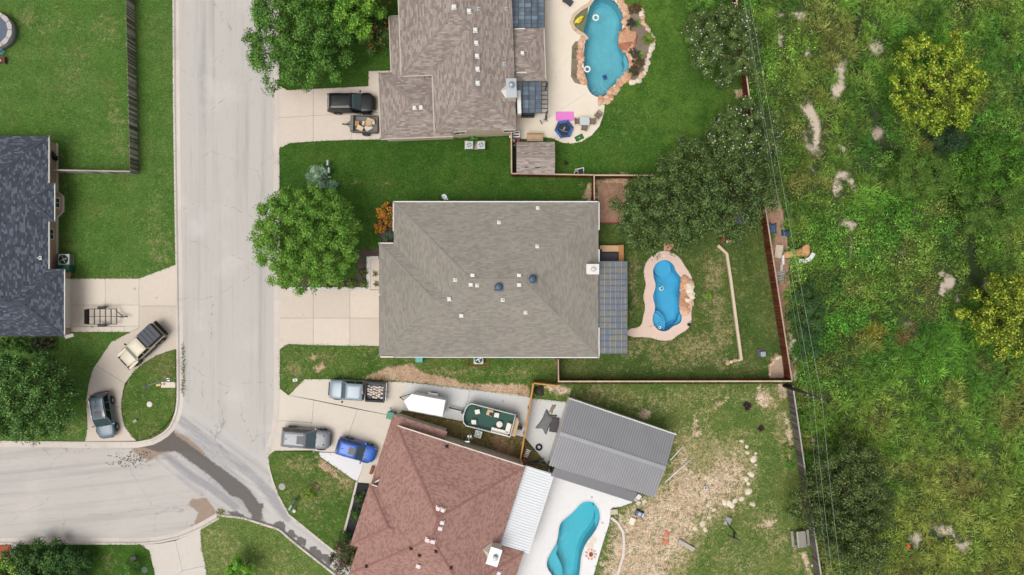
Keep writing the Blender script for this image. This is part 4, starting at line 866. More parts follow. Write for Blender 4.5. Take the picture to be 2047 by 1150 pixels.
rock_run('rock_edging', 'line of orange sandstone boulders along the right rim of the teal pool', 'rocks', [(1228, -8), (1240, 4), (1250, 20), (1252, 45), (1249, 62)], .32, 34, (0, 1, 1), 8)
rock_run('rock_edging', 'orange boulders curving along the lower right rim of the teal pool', 'rocks', [(1254, 100), (1262, 118), (1264, 142), (1250, 158), (1236, 170), (1226, 184), (1216, 198), (1200, 202)], .32, 54, (0, 1, 1), 8)
rock_run('rock_edging', 'orange stone strip along the left rim of the teal pool', 'rocks', [(1166, 78), (1161, 95), (1160, 120), (1161, 145), (1165, 166)], .32, 34, (0, 1, 1), 7)
t_ = rock_run('rock_waterfall', 'flat orange rock waterfall on the right side of the teal pool', 'rocks', [(1246, 68), (1256, 78), (1256, 92)], .7, 12, (0, 2, 0), 16)
rock_run('rock_border', 'grey fieldstones round the outside of the teal pool flower bed', 'rocks', [(1280, 20), (1286, 46), (1299, 66), (1307, 80), (1303, 100), (1294, 118), (1291, 140), (1276, 161), (1262, 164)], .28, 36, (3, 1, 3), 4)
rock_run('rock_waterfall', 'orange stacked rock waterfall on the right side of the kidney pool', 'rocks', [(1370, 560), (1367, 575), (1364, 590), (1366, 606), (1368, 620)], .42, 26, (0, 0, 1), 9, .25)
rock_run('rock_waterfall', 'pale upper stones of the kidney pool waterfall', 'rocks', [(1376, 565), (1378, 580), (1378, 596), (1376, 612)], .36, 15, (1, 3), 7, .35)
ORD = ['topmost small one', 'second from the top', 'third from the top', 'large one near the top', 'below the large top one', 'small one at the bend', 'biggest at the bend', 'below the biggest', 'leftmost of the cluster', 'upper one of the cluster', 'largest of the cluster', 'right one of the cluster', 'outlier at lower right', 'just above the biggest', 'nearest the hoop', 'small, left of the cluster', 'small, above the tail', 'leftmost tail end', 'tiny, far right', 'tiny, top right', 'below the hoop-side one', 'small, inside the curve']
for i, (x, y, r) in enumerate([(1482, 882, 5), (1493, 893, 5), (1494, 905, 6), (1506, 918, 9), (1501, 948, 8), (1492, 958, 6), (1497, 983, 10), (1483, 998, 7), (1448, 1004, 8), (1458, 1007, 8), (1463, 1010, 9), (1469, 1001, 7), (1504, 1008, 7), (1496, 967, 5), (1405, 1047, 9), (1418, 1035, 5), (1427, 1020, 5), (1390, 1057, 6), (1511, 930, 4), (1511, 907, 4), (1410, 1060, 6), (1415, 1010, 5)]):
    p = PZ(x, y, .12); s = r*S*.9; o = inst('limestone_rock', ROCKS[3][i % 4], None, p, rnd.uniform(0, 6), (s, s*.8, s*.6))
    tag(o, 'cream limestone rock in the curved south yard row, %s' % ORD[i], 'rock', 'limestone rocks edging the bare south yard')
rock_run('stone_edging', 'row of small pale stones at the low end of the retaining timber', 'rocks', [(1450, 726), (1462, 722), (1476, 721)], .18, 9, (3, 1), 3)
rock_run('stone_edging', 'curved row of small stones round the fence corner bed', 'rocks', [(1560, 713), (1549, 719), (1541, 731), (1537, 750)], .16, 16, (3, 1), 2)
# ================================================================ fences
def picket_mesh(name, w_, h, mat, t=.02, dog=.03):
    mb = MB(); pts = [(-w_/2, 0), (w_/2, 0), (w_/2, h-dog), (w_/2-dog, h), (-w_/2+dog, h), (-w_/2, h-dog)]; n = 6
    mb.add([(x, -t/2, z) for x, z in pts]+[(x, t/2, z) for x, z in pts], [tuple(range(n)), tuple(range(2*n-1, n-1, -1))]+[(i, n+i, n+(i+1) % n, (i+1) % n) for i in range(n)])
    me = mb.mesh(name); me.materials.append(mat); return me
def fence(label, pts, h, mat, cap=None, side=1, pw=.14, postm=None, gapp=.004, jig=.012, z=.1, rails=True):
    t_ = thing('fence', label, 'fence', PZ(*pts[0], 0), world=True); me = picket_mesh('picket', pw-gapp, h, mat)
    for a, b in zip(pts[:-1], pts[1:]):
        A = Vector(P(*a, .1)); B = Vector(P(*b, .1)); d = B-A; L = d.length; d /= L; rz = math.atan2(d.y, d.x); nrm = Vector((-d.y, d.x))*side
        n = int(L/pw)
        for i in range(n):
            p = A+d*(i+.5)*L/n; o = inst('picket', me, t_, (p.x+nrm.x*.0, p.y, z), rz, (1, 1, rnd.uniform(.985, 1.015)), rnd.gauss(0, jig*.6), rnd.gauss(0, jig))
        k = max(1, round(L/2.4))
        for i in range(k+1):
            p = A+d*L*i/k+nrm*.085; MB().box(p.x, p.y, z+h*.49, .09, .09, h*.99, rz).build('post', postm or mat, t_)
        if rails:
            for zz in (.25, h*.55, h*.9): MB().bar((A.x+nrm.x*.032, A.y+nrm.y*.032, z+zz), (B.x+nrm.x*.032, B.y+nrm.y*.032, z+zz), .04, .08).build('rail', postm or mat, t_)
        if cap: MB().bar((A.x+nrm.x*.03-d.x*.05, A.y+nrm.y*.03-d.y*.05, z+h+.03), (B.x+nrm.x*.03+d.x*.05, B.y+nrm.y*.03+d.y*.05, z+h+.03), .13, .035).build('cap_rail', cap, t_)
    return t_
def wood_mat(name, a, b_, r=.35):
    m, t, b, out = newmat(name); p = local_pos(t); rr = orand(t)
    off = nd(t, 'ShaderNodeVectorMath', {0: p, 1: nd(t, 'ShaderNodeCombineXYZ', {0: mth(t, 'MULTIPLY', rr, 40.0)}).outputs[0]}, operation='ADD').outputs[0]
    n = noise(t, scl(t, off, (9, 9, .7)), 2.0, 4, .65); n2 = noise(t, off, 1.2, 4)
    col = mix(t, mr(t, mth(t, 'ADD', mth(t, 'MULTIPLY', n, .6), mth(t, 'MULTIPLY', rr, .4)), .3, .75), a, b_)
    v = mth(t, 'MULTIPLY_ADD', mth(t, 'SUBTRACT', rr, .5), r*2, mth(t, 'MULTIPLY_ADD', mth(t, 'SUBTRACT', n2, .5), .8, 1.0))
    t.links.new(nd(t, 'ShaderNodeHueSaturation', {'Value': v, 'Color': col}).outputs[0], b.inputs['Base Color']); b.inputs['Roughness'].default_value = .9; b.inputs['Specular IOR Level'].default_value = .1
    bump(t, b, n, .4, .01); return m
greyw = wood_mat('weathered grey wood', C(112, 104, 92), C(176, 170, 160), .34); brownw = wood_mat('brown stained wood', C(96, 54, 38), C(120, 70, 48), .15); capw = wood_mat('bleached cap board', C(190, 160, 138), C(210, 184, 162), .06); greyc = wood_mat('silver-grey board', C(158, 154, 146), C(184, 180, 172), .06); goldw = wood_mat('new golden cedar', C(190, 136, 78), C(208, 158, 100), .1); darkg = wood_mat('dark grey wood', C(96, 90, 84), C(130, 124, 116), .15)
fence('weathered grey picket fence along the street side of the left lawn', [(262, -120), (269, 0), (277.5, 348)], 1.75, greyw, None, -1, postm=greyc)
fence('weathered grey picket fence running from the brick house to the lawn corner', [(277, 349), (118, 346)], 1.75, greyw, greyc, -1, postm=greyc)
fence('brown stained fence along the back of the pool yard', [(1508, 360), (1569, 757)], 1.83, brownw, capw, 1)
fence('brown stained fence along the bottom of the pool yard', [(1114, 757.5), (1568, 757)], 1.83, brownw, capw, -1)
fence('short brown fence between the grey house and its bottom fence', [(1113, 716), (1113.5, 756)], 1.83, brownw, capw, 1)
fence('brown fence behind the white-flowering trees at the top', [(1452, -60), (1507, 355)], 1.83, brownw, capw, -1)
fence('brown fence beside the small shed', [(1021.5, 272), (1022, 352)], 1.83, brownw, capw, 1)
fence('brown fence below the small shed', [(1023.5, 353.5), (1182, 356)], 1.83, brownw, capw, 1)
fence('brown fence partly under the dark oak', [(1184.5, 356.5), (1506, 358)], 1.83, brownw, capw, 1)
fence('short brown fence joining the grey house corner', [(1183, 358), (1183.5, 403)], 1.83, brownw, capw, 1)
fence('dark grey fence along the right side of the south yard', [(1571, 768), (1598, 953)], 1.8, darkg, greyc, 1)
fence('dark grey fence beyond the picnic table at the bottom right', [(1598.5, 956), (1628, 1150), (1648, 1280)], 1.8, darkg, greyc, 1)
fence('new golden cedar fence behind the pontoon boat', [(1066, 763), (1040, 915)], 1.83, goldw, goldw, -1)
fence('short golden cedar fence next to the brown fence corner', [(1112, 767.5), (1067, 762.5)], 1.83, goldw, goldw, -1)
# ================================================================ utility pole, wires, street lamp
pz = 9.1; pb = PZ(1567, 771, .1); hp = PZ(1638, 803, pz)
up = thing('utility_pole', 'leaning-looking dark wooden utility pole at the fence corner', 'utility pole', (pb.x, pb.y, .1), world=True)
polew = wood_mat('creosote wood', C(52, 44, 40), C(82, 72, 64), .1)
MB().tube([(pb.x, pb.y, -.1), (pb.x, pb.y, 4.5), (pb.x, pb.y, pz+.15)], [.17, .15, .12], 12).build('pole', polew, up, True)
MB().lathe([(.05, 0), (.09, .04), (.05, .09), (.08, .13), (.04, .18), (0, .2)], 12, (pb.x, pb.y, pz+.15)).build('insulator', galv, up, True)
for zz, dx in ((8.0, -.22), (6.7, -.2)):
    MB().box(pb.x+dx*.6, pb.y, zz, .3, .08, .08).lathe([(.03, -.05), (.06, 0), (.06, .08), (.02, .12)], 10, (pb.x+dx, pb.y, zz+.04)).build('bracket', galv, up)
wirem = M('pale aluminium wire', C(176, 184, 174), .5, .3, var=.05)
def wire(label, z, dx, n_end, s_end, r=.014, sag=.5):
    A = Vector((pb.x+dx, pb.y, z)); pts = []
    for e, L_ in ((n_end, 1), (s_end, -1)):
        E = PZ(*e, z); d = E-A; d.z = 0
        seg = [A+d*t for t in np.linspace(0, 1.6, 17)]
        for k, q in enumerate(seg): tt = k/16; q.z = z-sag*4*tt*(1-tt)*1.0
        pts.append(seg)
    path = list(reversed(pts[0]))+pts[1][1:]
    o = MB().tube(path, r, 5).build('power_line', wirem, None, True); tag(o, label, 'wire'); return o
wire('rightmost pale power line over the weeds', pz+.33, 0, (1503, 0), (1685, 1150), .011)
wire('left pale power line running beside the top wire over the weeds', 8.1, -.22, (1492, 0), (1668, 1150), .01)
wire('thin low cable hanging below the two power lines', 6.8, -.2, (1500, 60), (1657, 1130), .006)
sl = thing('street_lamp', 'grey street lamp with square dark head on the curved island lawn', 'street lamp', (*P(337, 759, .1), .1), world=True)
lb = P(337, 759, .1); MB().tube([(lb[0], lb[1], .1), (lb[0], lb[1], 4.75)], [.075, .05], 12).build('pole', galv, sl, True); MB().box(lb[0], lb[1], .16, .3, .3, .1).build('base_plate', galv, sl)
lh = PZ(292.5, 772, 4.9); MB().box(lb[0]-.05, lb[1], 4.83, .34, .34, .1, R(40)).build('lamp_head', M('blue-black lamp housing', C(44, 56, 70), .4, .3, var=.1), sl, bev=.02); MB().box(lb[0]-.05, lb[1], 4.895, .14, .14, .03, R(40)).build('photocell', blk, sl)
# ================================================================ vehicles (local frame: +X nose, +Y left)
def paint_mat(name, col, metal=.35, rough=.28):
    return M(name, col, max(rough, .36), metal*.5, var=.05, vsc=1.2, spec=.35, coat=.25)
tinted = M('tinted side glass', C(20, 22, 24), .25, 0, var=.05, spec=.3); carglass = M('car glass', C(64, 84, 88), .12, 0, var=.06, spec=.9, coat=.5); head = M('headlamp lens', C(150, 156, 160), .3, 0, var=.05, spec=.8); tail = M('red tail lamp', C(150, 26, 34), .2, 0, var=.1, spec=.7)
alloy = M('alloy rim', C(170, 172, 176), .3, .7, var=.1); chrome = M('chrome', C(206, 208, 210), .15, .9, var=.05); inter = M('dark trim', C(30, 31, 33), .6, var=.2)
def section(hw, zlo, zhi, crown=.03):
    return [(-hw*.86, zlo), (-hw*.98, zlo+.12), (-hw, (zlo+zhi)*.5), (-hw*.97, zhi-.1), (-hw*.86, zhi-.012), (-hw*.45, zhi+crown*.7), (0, zhi+crown), (hw*.45, zhi+crown*.7), (hw*.86, zhi-.012), (hw*.97, zhi-.1), (hw, (zlo+zhi)*.5), (hw*.98, zlo+.12), (hw*.86, zlo)]
def wheels(t_, xs, hw, r=.37, w_=.25):
    n = 20; prof = [(r*.62, -w_/2), (r*.9, -w_/2), (r, -w_/2+.04), (r, w_/2-.04), (r*.9, w_/2), (r*.62, w_/2)]
    ty = MB(); ty.lathe(prof, n, closed=True); rm = MB(); rm.lathe([(r*.62, -w_/2+.03), (r*.62, w_/2-.02), (r*.5, w_/2-.05), (r*.2, w_/2-.03), (0, w_/2-.02)], n)
    tm = ty.mesh('tyre'); tm.materials.append(rubber); rmm = rm.mesh('rim'); rmm.materials.append(alloy)
    for x in xs:
        for s in (-1, 1):
            o = inst('wheel', tm, t_, (x, s*(hw-w_/2+.03), r), 0, rx=-s*PI/2); k = inst('rim', rmm, o, (0, 0, 0))
            mb = MB(); pts = [(x+(r+.09)*math.cos(a), s*(hw+.005), r+(r+.09)*math.sin(a)) for a in np.linspace(.15, PI-.15, 9)]; mb.tube(pts, .035, 6); mb.build('wheel_arch', inter, t_)
def cabin(t_, xb0, xb1, wb, zb, xt0, xt1, wt, zt, pm, gm, win_splits, rear=True, roofm=None):
    """greenhouse: painted frame with separate glass panes"""
    B = [(xb0, -wb), (xb1*.985, -wb*.95), (xb1, 0), (xb1*.985, wb*.95), (xb0, wb)]
    def ring(x0, x1, hw, z, r_): 
        q = []
        for cx, cy, a0 in ((x1-r_, hw-r_, 0), (x0+r_, hw-r_, 90), (x0+r_, -hw+r_, 180), (x1-r_, -hw+r_, 270)):
            for k in range(4): a = R(a0+30*k); q.append((cx+r_*math.cos(a), cy+r_*math.sin(a), z))
        return q
    rings = [ring(xb0, xb1, wb, zb-.06, .12), ring(xb0, xb1, wb, zb, .12), ring(xt0, xt1, wt, zt-.04, .16), ring(xt0+.05, xt1-.05, wt-.05, zt, .16), ring(xt0+.3, xt1-.3, wt-.3, zt+.03, .12)]
    body = MB().loft(rings).build('cabin', roofm or pm, t_, True)
    body.modifiers.new('e', 'EDGE_SPLIT').split_angle = R(32)
    def lerp(a, b, f): return Vector(a)*(1-f)+Vector(b)*f
    def pane(nm, c, out, f0=.1, f1=.93, gm=gm):
        bl, br_, tr_, tl = [Vector(q) for q in c]; o = Vector(out)*.012
        q = [bl.lerp(tl, f0)+o, br_.lerp(tr_, f0)+o, br_.lerp(tr_, f1)+o, bl.lerp(tl, f1)+o]; e = [k-o*2.5 for k in q]
        return MB().add(q+e, [(0, 1, 2, 3), (7, 6, 5, 4), (0, 4, 5, 1), (1, 5, 6, 2), (2, 6, 7, 3), (3, 7, 4, 0)]).build(nm, gm, t_)
    nf = Vector((zt-zb, 0, xb1-xt1)).normalized(); pane('windscreen', [(xb1, -wb*.9, zb), (xb1, wb*.9, zb), (xt1, wt*.88, zt), (xt1, -wt*.88, zt)], nf, .04, .94)
    if rear: nr = Vector((-(zt-zb), 0, xt0-xb0)).normalized(); pane('rear_window', [(xb0, wb*.85, zb), (xb0, -wb*.85, zb), (xt0, -wt*.82, zt), (xt0, wt*.82, zt)], nr, .2, .9)
    for s in (-1, 1):
        ns = Vector((0, s*(zt-zb), (wb-wt))).normalized()
        for f0, f1 in win_splits:
            xa, xb_ = xb0+(xb1-xb0)*f0, xb0+(xb1-xb0)*f1; ya, yb = xt0+(xt1-xt0)*f0, xt0+(xt1-xt0)*f1
            pane('side_window', [(xa, s*wb, zb), (xb_, s*wb, zb), (yb, s*wt, zt), (ya, s*wt, zt)], ns, .06, .88, tinted)
    return body
def mirrors(t_, x, hw, z, m):
    for s in (-1, 1): MB().box(x, s*(hw+.1), z, .14, .22, .15, s*R(-12)).build('wing_mirror', m, t_, bev=.03)
def lights(t_, xf, xr, hw, zf, zr):
    for s in (-1, 1):
        MB().box(xf-.03, s*hw*.68, zf, .1, .26, .1, s*R(-28)).build('headlight', head, t_, bev=.03)
        MB().box(xr, s*hw*.82, zr, .12, .22, .3).build('tail_light', tail, t_, bev=.02)
def suv(label, px, py, rz, L, W, Ht, pm, gm=carglass, sunroof=True, rails=False, rearlow=0, roofm=None, cat='suv', group=None, zref=1.0, hood_vents=False, name='sport_utility_vehicle'):
    t_ = thing(name, label, cat, (*P(px, py, zref), .14), R(rz), group); hw = W/2; h = L/2
    st = [(-h, hw*.7, .5, .88), (-h+.05, hw*.86, .4, .98), (-h+.2, hw*.96, .32, 1.03), (-h+.7, hw, .28, 1.06), (-.4, hw, .26, 1.06), (.12*L, hw, .26, 1.07), (.21*L, hw, .28, 1.06), (h-.85, hw*.98, .3, 1.02), (h-.4, hw*.93, .32, .97), (h-.16, hw*.82, .36, .9), (h-.04, hw*.66, .4, .82), (h, hw*.5, .42, .74)]
    MB().loft([[(x, y, z) for y, z in section(a, b, c)] for x, a, b, c in st]).build('body', pm, t_, True, sub=1)
    hd = [(x, min(a*.74, hw*.74), c) for x, a, b, c in st[6:10]]
    cabin(t_, -h+.1+rearlow, .225*L, hw*.93, 1.04, -h+.38+rearlow, .045*L, hw*.77, Ht, pm, gm, ((.03, .27), (.3, .55), (.58, .88)), roofm=roofm)
    wheels(t_, (-h+.95, h-.92), hw); mirrors(t_, .2*L, hw, 1.1, pm); lights(t_, h-.2, -h+.1, hw, .8, .95)
    MB().box(h-.03, 0, .55, .1, hw*1.1, .22).build('grille', inter, t_, bev=.03); MB().box(-h+.02, 0, .52, .12, hw*1.5, .2).build('rear_bumper', inter, t_, bev=.03)
    for s in (-1, 1): MB().tube([(.23*L, s*hw*.62, 1.085), (h-.6, s*hw*.55, 1.0)], .012, 5).build('bonnet_crease', pm, t_)
    for s in (-1, 1): MB().tube([(.235*L, s*.12, 1.12), (.2*L, s*(.12+.45), 1.2)], .012, 5).build('wiper', inter, t_)
    if sunroof: MB().box(-.06*L, 0, Ht+.022, .7, W*.42, .02).build('sunroof', M('sunroof glass', C(40, 44, 50), .5, 0, var=.05, spec=.8), t_, bev=.01)
    if rails:
        for s in (-1, 1): MB().tube([(-h+.5, s*hw*.68, Ht), (-h+.6, s*hw*.68, Ht+.07), (0, s*hw*.68, Ht+.08), (.06*L, s*hw*.68, Ht)], .022, 6).build('roof_rail', rails, t_)
    if hood_vents:
        for s in (-1, 1): MB().box(h-.6, s*.42, 1.0, .1, .16, .03).build('bonnet_vent', inter, t_)
    for k in range(4): MB().box(-h+.6+k*.0, 0, 0, .01, .01, .01) if False else None
    for s in (-.55, -.25, .25, .55): MB().box(-.22*L, s*hw*.9, Ht+.02, L*.3, .03, .016).build('roof_rib', roofm or pm, t_)
    MB().box(-h+.75, 0, Ht+.06, .14, .05, .07).build('antenna_fin', inter, t_, bev=.01)
    return t_
pBlack = paint_mat('black car paint', C(26, 27, 29), .1); pGrey = paint_mat('grey car paint', C(124, 127, 133)); pBlue = paint_mat('bright blue car paint', C(44, 96, 190), .15); pSteel = paint_mat('steel blue car paint', C(104, 118, 128)); pTruck = paint_mat('pale blue-grey truck paint', C(142, 156, 165)); pSand = paint_mat('sand car paint', C(214, 203, 180), 0, .4)
suv('black sport utility vehicle parked on the top driveway', 702, 206, 0, 4.7, 1.95, 1.75, pBlack, roofm=paint_mat('black panoramic roof', C(20, 22, 25), .1, .12), sunroof=False)
suv('steel-blue sport utility vehicle with roof rails on the curved driveway', 206.5, 831, -80.6, 4.55, 1.86, 1.75, pSteel, rails=chrome)
suv('large grey sport utility vehicle at the mouth of the bottom driveway', 611, 877, -5, 4.85, 1.98, 1.78, pGrey, rails=pGrey, hood_vents=True)
suv('bright blue small crossover nose-in to the red-brown house', 711.5, 900.5, -16.5, 3.95, 1.8, 1.62, pBlue)
# ---------------------------------------------------------------- pickup with pale blocks in its bed
def truck_front(t_, L, hw, h, pm, xcab):
    st = [(xcab, hw, .38, 1.12), (.1*L, hw, .36, 1.14), (.2*L, hw, .36, 1.15), (h-.9, hw*.99, .38, 1.13), (h-.35, hw*.96, .4, 1.07), (h-.1, hw*.88, .44, .98), (h, hw*.72, .5, .82)]
    MB().loft([[(x, y, z) for y, z in section(a, b, c)] for x, a, b, c in st]).build('body', pm, t_, True, sub=1)
tk = thing('pickup_truck', 'pale blue-grey pickup truck with its bed full of pale blocks', 'pickup truck', (*P(713.5, 781, 1.0), .14), R(176.4)); L, hw, h = 5.55, 1.0, 2.775
truck_front(tk, L, hw, h, pTruck, -.8)
cabin(tk, -.8, 1.5, hw*.93, 1.14, -.7, .92, hw*.78, 1.88, pTruck, carglass, ((.06, .4), (.45, .86)))
bed = MB(); bedm = M('graphite truck bed', C(72, 76, 82), .5, .2, var=.12)
bed.box(-1.83, 0, .66, 1.84, 1.6, .06)
for s in (-1, 1): bed.box(-1.83, s*.9, .86, 1.86, .2, .62)
bed.box(-2.72, 0, .86, .1, 2.0, .6); bed.box(-.92, 0, .86, .08, 1.6, .6); bed.build('bed', bedm, tk, bev=.02)
for s in (-1, 1): MB().box(-1.83, s*.9, 1.19, 1.84, .1, .03).build('bed_rail', inter, tk)
MB().box(-2.8, 0, .55, .14, 1.9, .2).build('rear_bumper', chrome, tk, bev=.02); MB().tube([(-2.8, 0, .5), (-3.08, 0, .5), (-3.08, 0, .58)], .03, 6).build('tow_hitch', inter, tk)
wheels(tk, (-1.75, 1.85), hw, .4, .28); mirrors(tk, 1.3, hw+.05, 1.25, inter); lights(tk, h-.12, -2.72, hw, .95, 1.0)
MB().box(h-.02, 0, .75, .1, 1.3, .35).build('grille', inter, tk, bev=.03); MB().box(-.74, 0, 1.87, .08, .3, .05).build('brake_light', tail, tk); MB().box(-.45, .55, 1.91, .08, .06, .05).build('antenna_fin', inter, tk)
blkm = M('pale paver block', C(226, 210, 196), .85, var=.15, rand=.1); bme = MB().box(0, 0, 0, .23, .165, .16).mesh('paver_block'); bme.materials.append(blkm)
k = 0
for ix in range(6):
    for iy in range(5):
        if (ix, iy) in ((0, 4), (1, 4), (5, 3)): continue
        x, y = rot2(-1.15-ix*.265+rnd.uniform(-.03, .03), -.5+iy*.25+rnd.uniform(-.04, .04)+(.09 if ix % 2 else 0), R(176.4)); o = inst('paver_block', bme, None, (tk.location.x+x, tk.location.y+y, .14+.69+.09+rnd.choice((0, .16))), R(176.4)+rnd.uniform(-.25, .25))
        tag(o, 'pale paver block piled in the pickup bed', 'block', 'pale blocks in the pickup bed'); k += 1
        if o.location.z > 1.0: o2 = inst('paver_block', bme, None, (o.location.x, o.location.y, .14+.69+.085), R(176.4)); tag(o2, 'pale paver block piled in the pickup bed', 'block', 'pale blocks in the pickup bed')
# ---------------------------------------------------------------- sand-coloured off-road truck
jp = thing('off_road_truck', 'sand-coloured off-road truck with black slatted rear top on the curved drive', 'truck', (*P(283, 691, 1.1), .14), R(-136.7)); L, hw, h = 5.0, .94, 2.5
st = [(-h+.15, hw*.95, .5, 1.15), (-h+.3, hw*.97, .46, 1.18), (-.5, hw*.97, .44, 1.18), (.2*L, hw*.97, .44, 1.18), (.25*L, hw*.9, .46, 1.17), (h-.5, hw*.78, .5, 1.13), (h-.2, hw*.72, .52, 1.08), (h-.1, hw*.68, .56, .98)]
MB().loft([[(x, y, z) for y, z in section(a, b, c)] for x, a, b, c in st]).build('body', pSand, jp, True, sub=1)
cabin(jp, -.55, 1.3, hw*.92, 1.16, -.5, .72, hw*.82, 1.88, pSand, carglass, ((.06, .45), (.5, .9)))
sv = M('black slatted cover', C(62, 66, 74), .5, .2, var=.12)
MB().box(-1.5, 0, 1.5, 1.78, hw*1.78, .66, 0, .96).build('bed_top', blk, jp, bev=.05)
for i in range(4): MB().box(-2.18+i*.445, 0, 1.845, .415, hw*1.68, .05).build('slat', sv, jp, bev=.01)
for s in (-1, 1):
    MB().box(h-.62, s*hw*.9, .92, 1.15, .26, .12).build('wing', pSand, jp, bev=.04); MB().box(-1.55, s*hw*.98, .95, 1.1, .2, .1).build('wing', inter, jp, bev=.03)
MB().box(h, 0, .65, .25, 1.7, .2).build('front_bumper', inter, jp, bev=.03); MB().box(-h, 0, .68, .22, 1.8, .22).build('rear_bumper', inter, jp, bev=.03); MB().tube([(-h-.05, -.75, .8), (-h-.1, -.75, 1.35), (-h-.1, .75, 1.35), (-h-.05, .75, .8)], .05, 8).build('rack_tube', inter, jp)
wheels(jp, (-1.55, 1.6), hw+.04, .42, .28); mirrors(jp, .95, hw+.05, 1.3, inter); MB().box(h-.08, 0, .92, .06, 1.0, .3).build('grille', inter, jp)
for s in (-1, 1): MB().lathe([(.1, 0), (.11, .06), (0, .07)], 12, (h-.1, s*.45, .95)).build('headlight', head, jp)
for s in (-1, 1): MB().box(-.1, s*(hw+.03), .52, 1.7, .16, .06).build('side_step', inter, jp)
# ---------------------------------------------------------------- trailers
mesh_m = M('expanded metal mesh', C(60, 58, 56), .6, .4, var=.2)
def trailer_frame(label, px, py, rz, L, W, cross, z=.55, rear_ramp=True, name='utility_trailer'):
    t_ = thing(name, label, 'trailer', (*P(px, py, .6), .14), R(rz)); mb = MB(); h, w_ = L/2, W/2
    for s in (-1, 1): mb.bar((-h, s*w_, z), (h, s*w_, z), .07, .1); mb.bar((-h, s*w_, z+.35), (h, s*w_, z+.35), .05, .05)
    for s in (-1, 1):
        for x in np.linspace(-h, h, 4): mb.bar((x, s*w_, z), (x, s*w_, z+.37), .05, .05)
    mb.build('frame', dkmetal, t_)
    for x in np.linspace(-h, h, cross): MB().bar((x, -w_, z), (x, w_, z), .06, .08).build('cross_bar', dkmetal, t_)
    mb = MB(); mb.bar((h, 0, z-.02), (h+1.0, 0, z-.06), .1, .1); mb.bar((h, w_*.7, z-.02), (h+.6, .02, z-.04), .06, .08); mb.bar((h, -w_*.7, z-.02), (h+.6, -.02, z-.04), .06, .08) if cross != 6 else None; mb.build('tongue', dkmetal, t_)
    MB().tube([(h+.45, -.12, .1), (h+.45, -.12, z+.4)], .035, 8).build('jack', galv, t_); MB().lathe([(.07, 0), (.07, .1), (0, .14)], 10, (h+1.0, 0, z-.06)).build('coupler', blk, t_)
    n = 18; tm = MB().lathe([(.16, -.09), (.28, -.09), (.3, -.05), (.3, .05), (.28, .09), (.16, .09)], n, closed=True).mesh('tyre'); tm.materials.append(rubber); rm = MB().lathe([(.17, -.05), (.17, .06), (.05, .08), (0, .08)], 12).mesh('rim'); rm.materials.append(alloy)
    for s in (-1, 1):
        o = inst('wheel', tm, t_, (-.1, s*(w_+.16), .3), 0, rx=-s*PI/2); inst('rim', rm, o, (0, 0, 0))
        MB().box(-.1, s*(w_+.15), z+.1, .75, .24, .04).build('fender', dkmetal, t_, bev=.02)
    return t_
tf = trailer_frame('empty open-frame utility trailer on the left driveway', 206.5, 633, 0, 2.75, 1.5, 6)
MB().bar((-1.42, 0, .6), (-1.5, 0, 1.15), 1.45, .05).build('ramp_gate', mesh_m, tf); MB().bar((-1.36, 0, .57), (1.36, 0, .57), .05, .05).build('spine', dkmetal, tf)
tj = trailer_frame('grey box trailer heaped with cardboard on the top driveway', 731, 250, 178, 2.5, 1.6, 4, .5)
bx = MB(); bx.box(0, 0, .58, 2.5, 1.6, .05)
for s in (-1, 1): bx.box(0, s*.8, .85, 2.5, .05, .55)
bx.box(1.25, 0, .85, .3, 1.6, .55); bx.box(-1.25, 0, .85, .05, 1.6, .55); bx.build('box_body', M('grey trailer body', C(120, 118, 114), .6, .2, var=.2), tj)
cbm = [M('brown cardboard', C(176, 134, 92), .9, var=.2, rand=.15), M('pale cardboard', C(212, 184, 148), .9, var=.2, rand=.12), M('white carton', C(226, 220, 210), .8, var=.1)]
names = ['flattened brown cardboard box', 'pale cardboard box', 'small white carton']
spots = ['at the front of the heap', 'in the middle of the heap', 'near the tailgate', 'against the near side wall', 'against the far side wall', 'on top of the heap', 'tilted on its corner', 'under the others', 'beside the roof edge']
for i in range(9):
    u, v = rnd.uniform(-.75, .75), rnd.uniform(-.5, .5); x, y = rot2(u, v, R(178)); me = MB().box(0, 0, 0, rnd.uniform(.35, .75), rnd.uniform(.3, .55), rnd.uniform(.12, .4)).mesh('cardboard_box'); me.materials.append(cbm[i % 3])
    tag(inst('cardboard_box', me, None, (tj.location.x+x, tj.location.y+y, .14+.75+rnd.uniform(0, .25)), rnd.uniform(0, 3), rx=rnd.uniform(-.3, .3), ry=rnd.uniform(-.3, .3)), names[i % 3]+' in the grey trailer, '+spots[i], 'box', 'cardboard boxes in the grey trailer')
ct = thing('cargo_trailer', 'white enclosed cargo trailer with pointed nose on the new concrete', 'trailer', (*P(856, 806, 1.0), .14), R(169.5)); wt_ = M('white trailer skin', C(238, 237, 235, .85), .4, 0, var=.04); L2 = 1.72
nose = [(-L2, -.82), (L2-.1, -.82), (L2+.55, 0), (L2-.1, .82), (-L2, .82)]
MB().prism(nose, .55, 2.2).build('body', wt_, ct, bev=.03); MB().prism(inset(nose, .03), 2.2, 2.23).build('roof', wt_, ct, bev=.01)
for x in np.linspace(-1.5, 1.4, 7): MB().box(x, -.825, 1.4, .03, .02, 1.5).build('side_seam', galv, ct)
for s in (-1, 1): MB().box(-.3, s*.95, .85, 1.0, .26, .06).build('fender', wt_, ct, bev=.03)
n = 18; tm = MB().lathe([(.18, -.1), (.3, -.1), (.33, -.05), (.33, .05), (.3, .1), (.18, .1)], n, closed=True).mesh('tyre'); tm.materials.append(rubber); rm = MB().lathe([(.19, -.05), (.19, .07), (.05, .09), (0, .09)], 12).mesh('rim'); rm.materials.append(alloy)
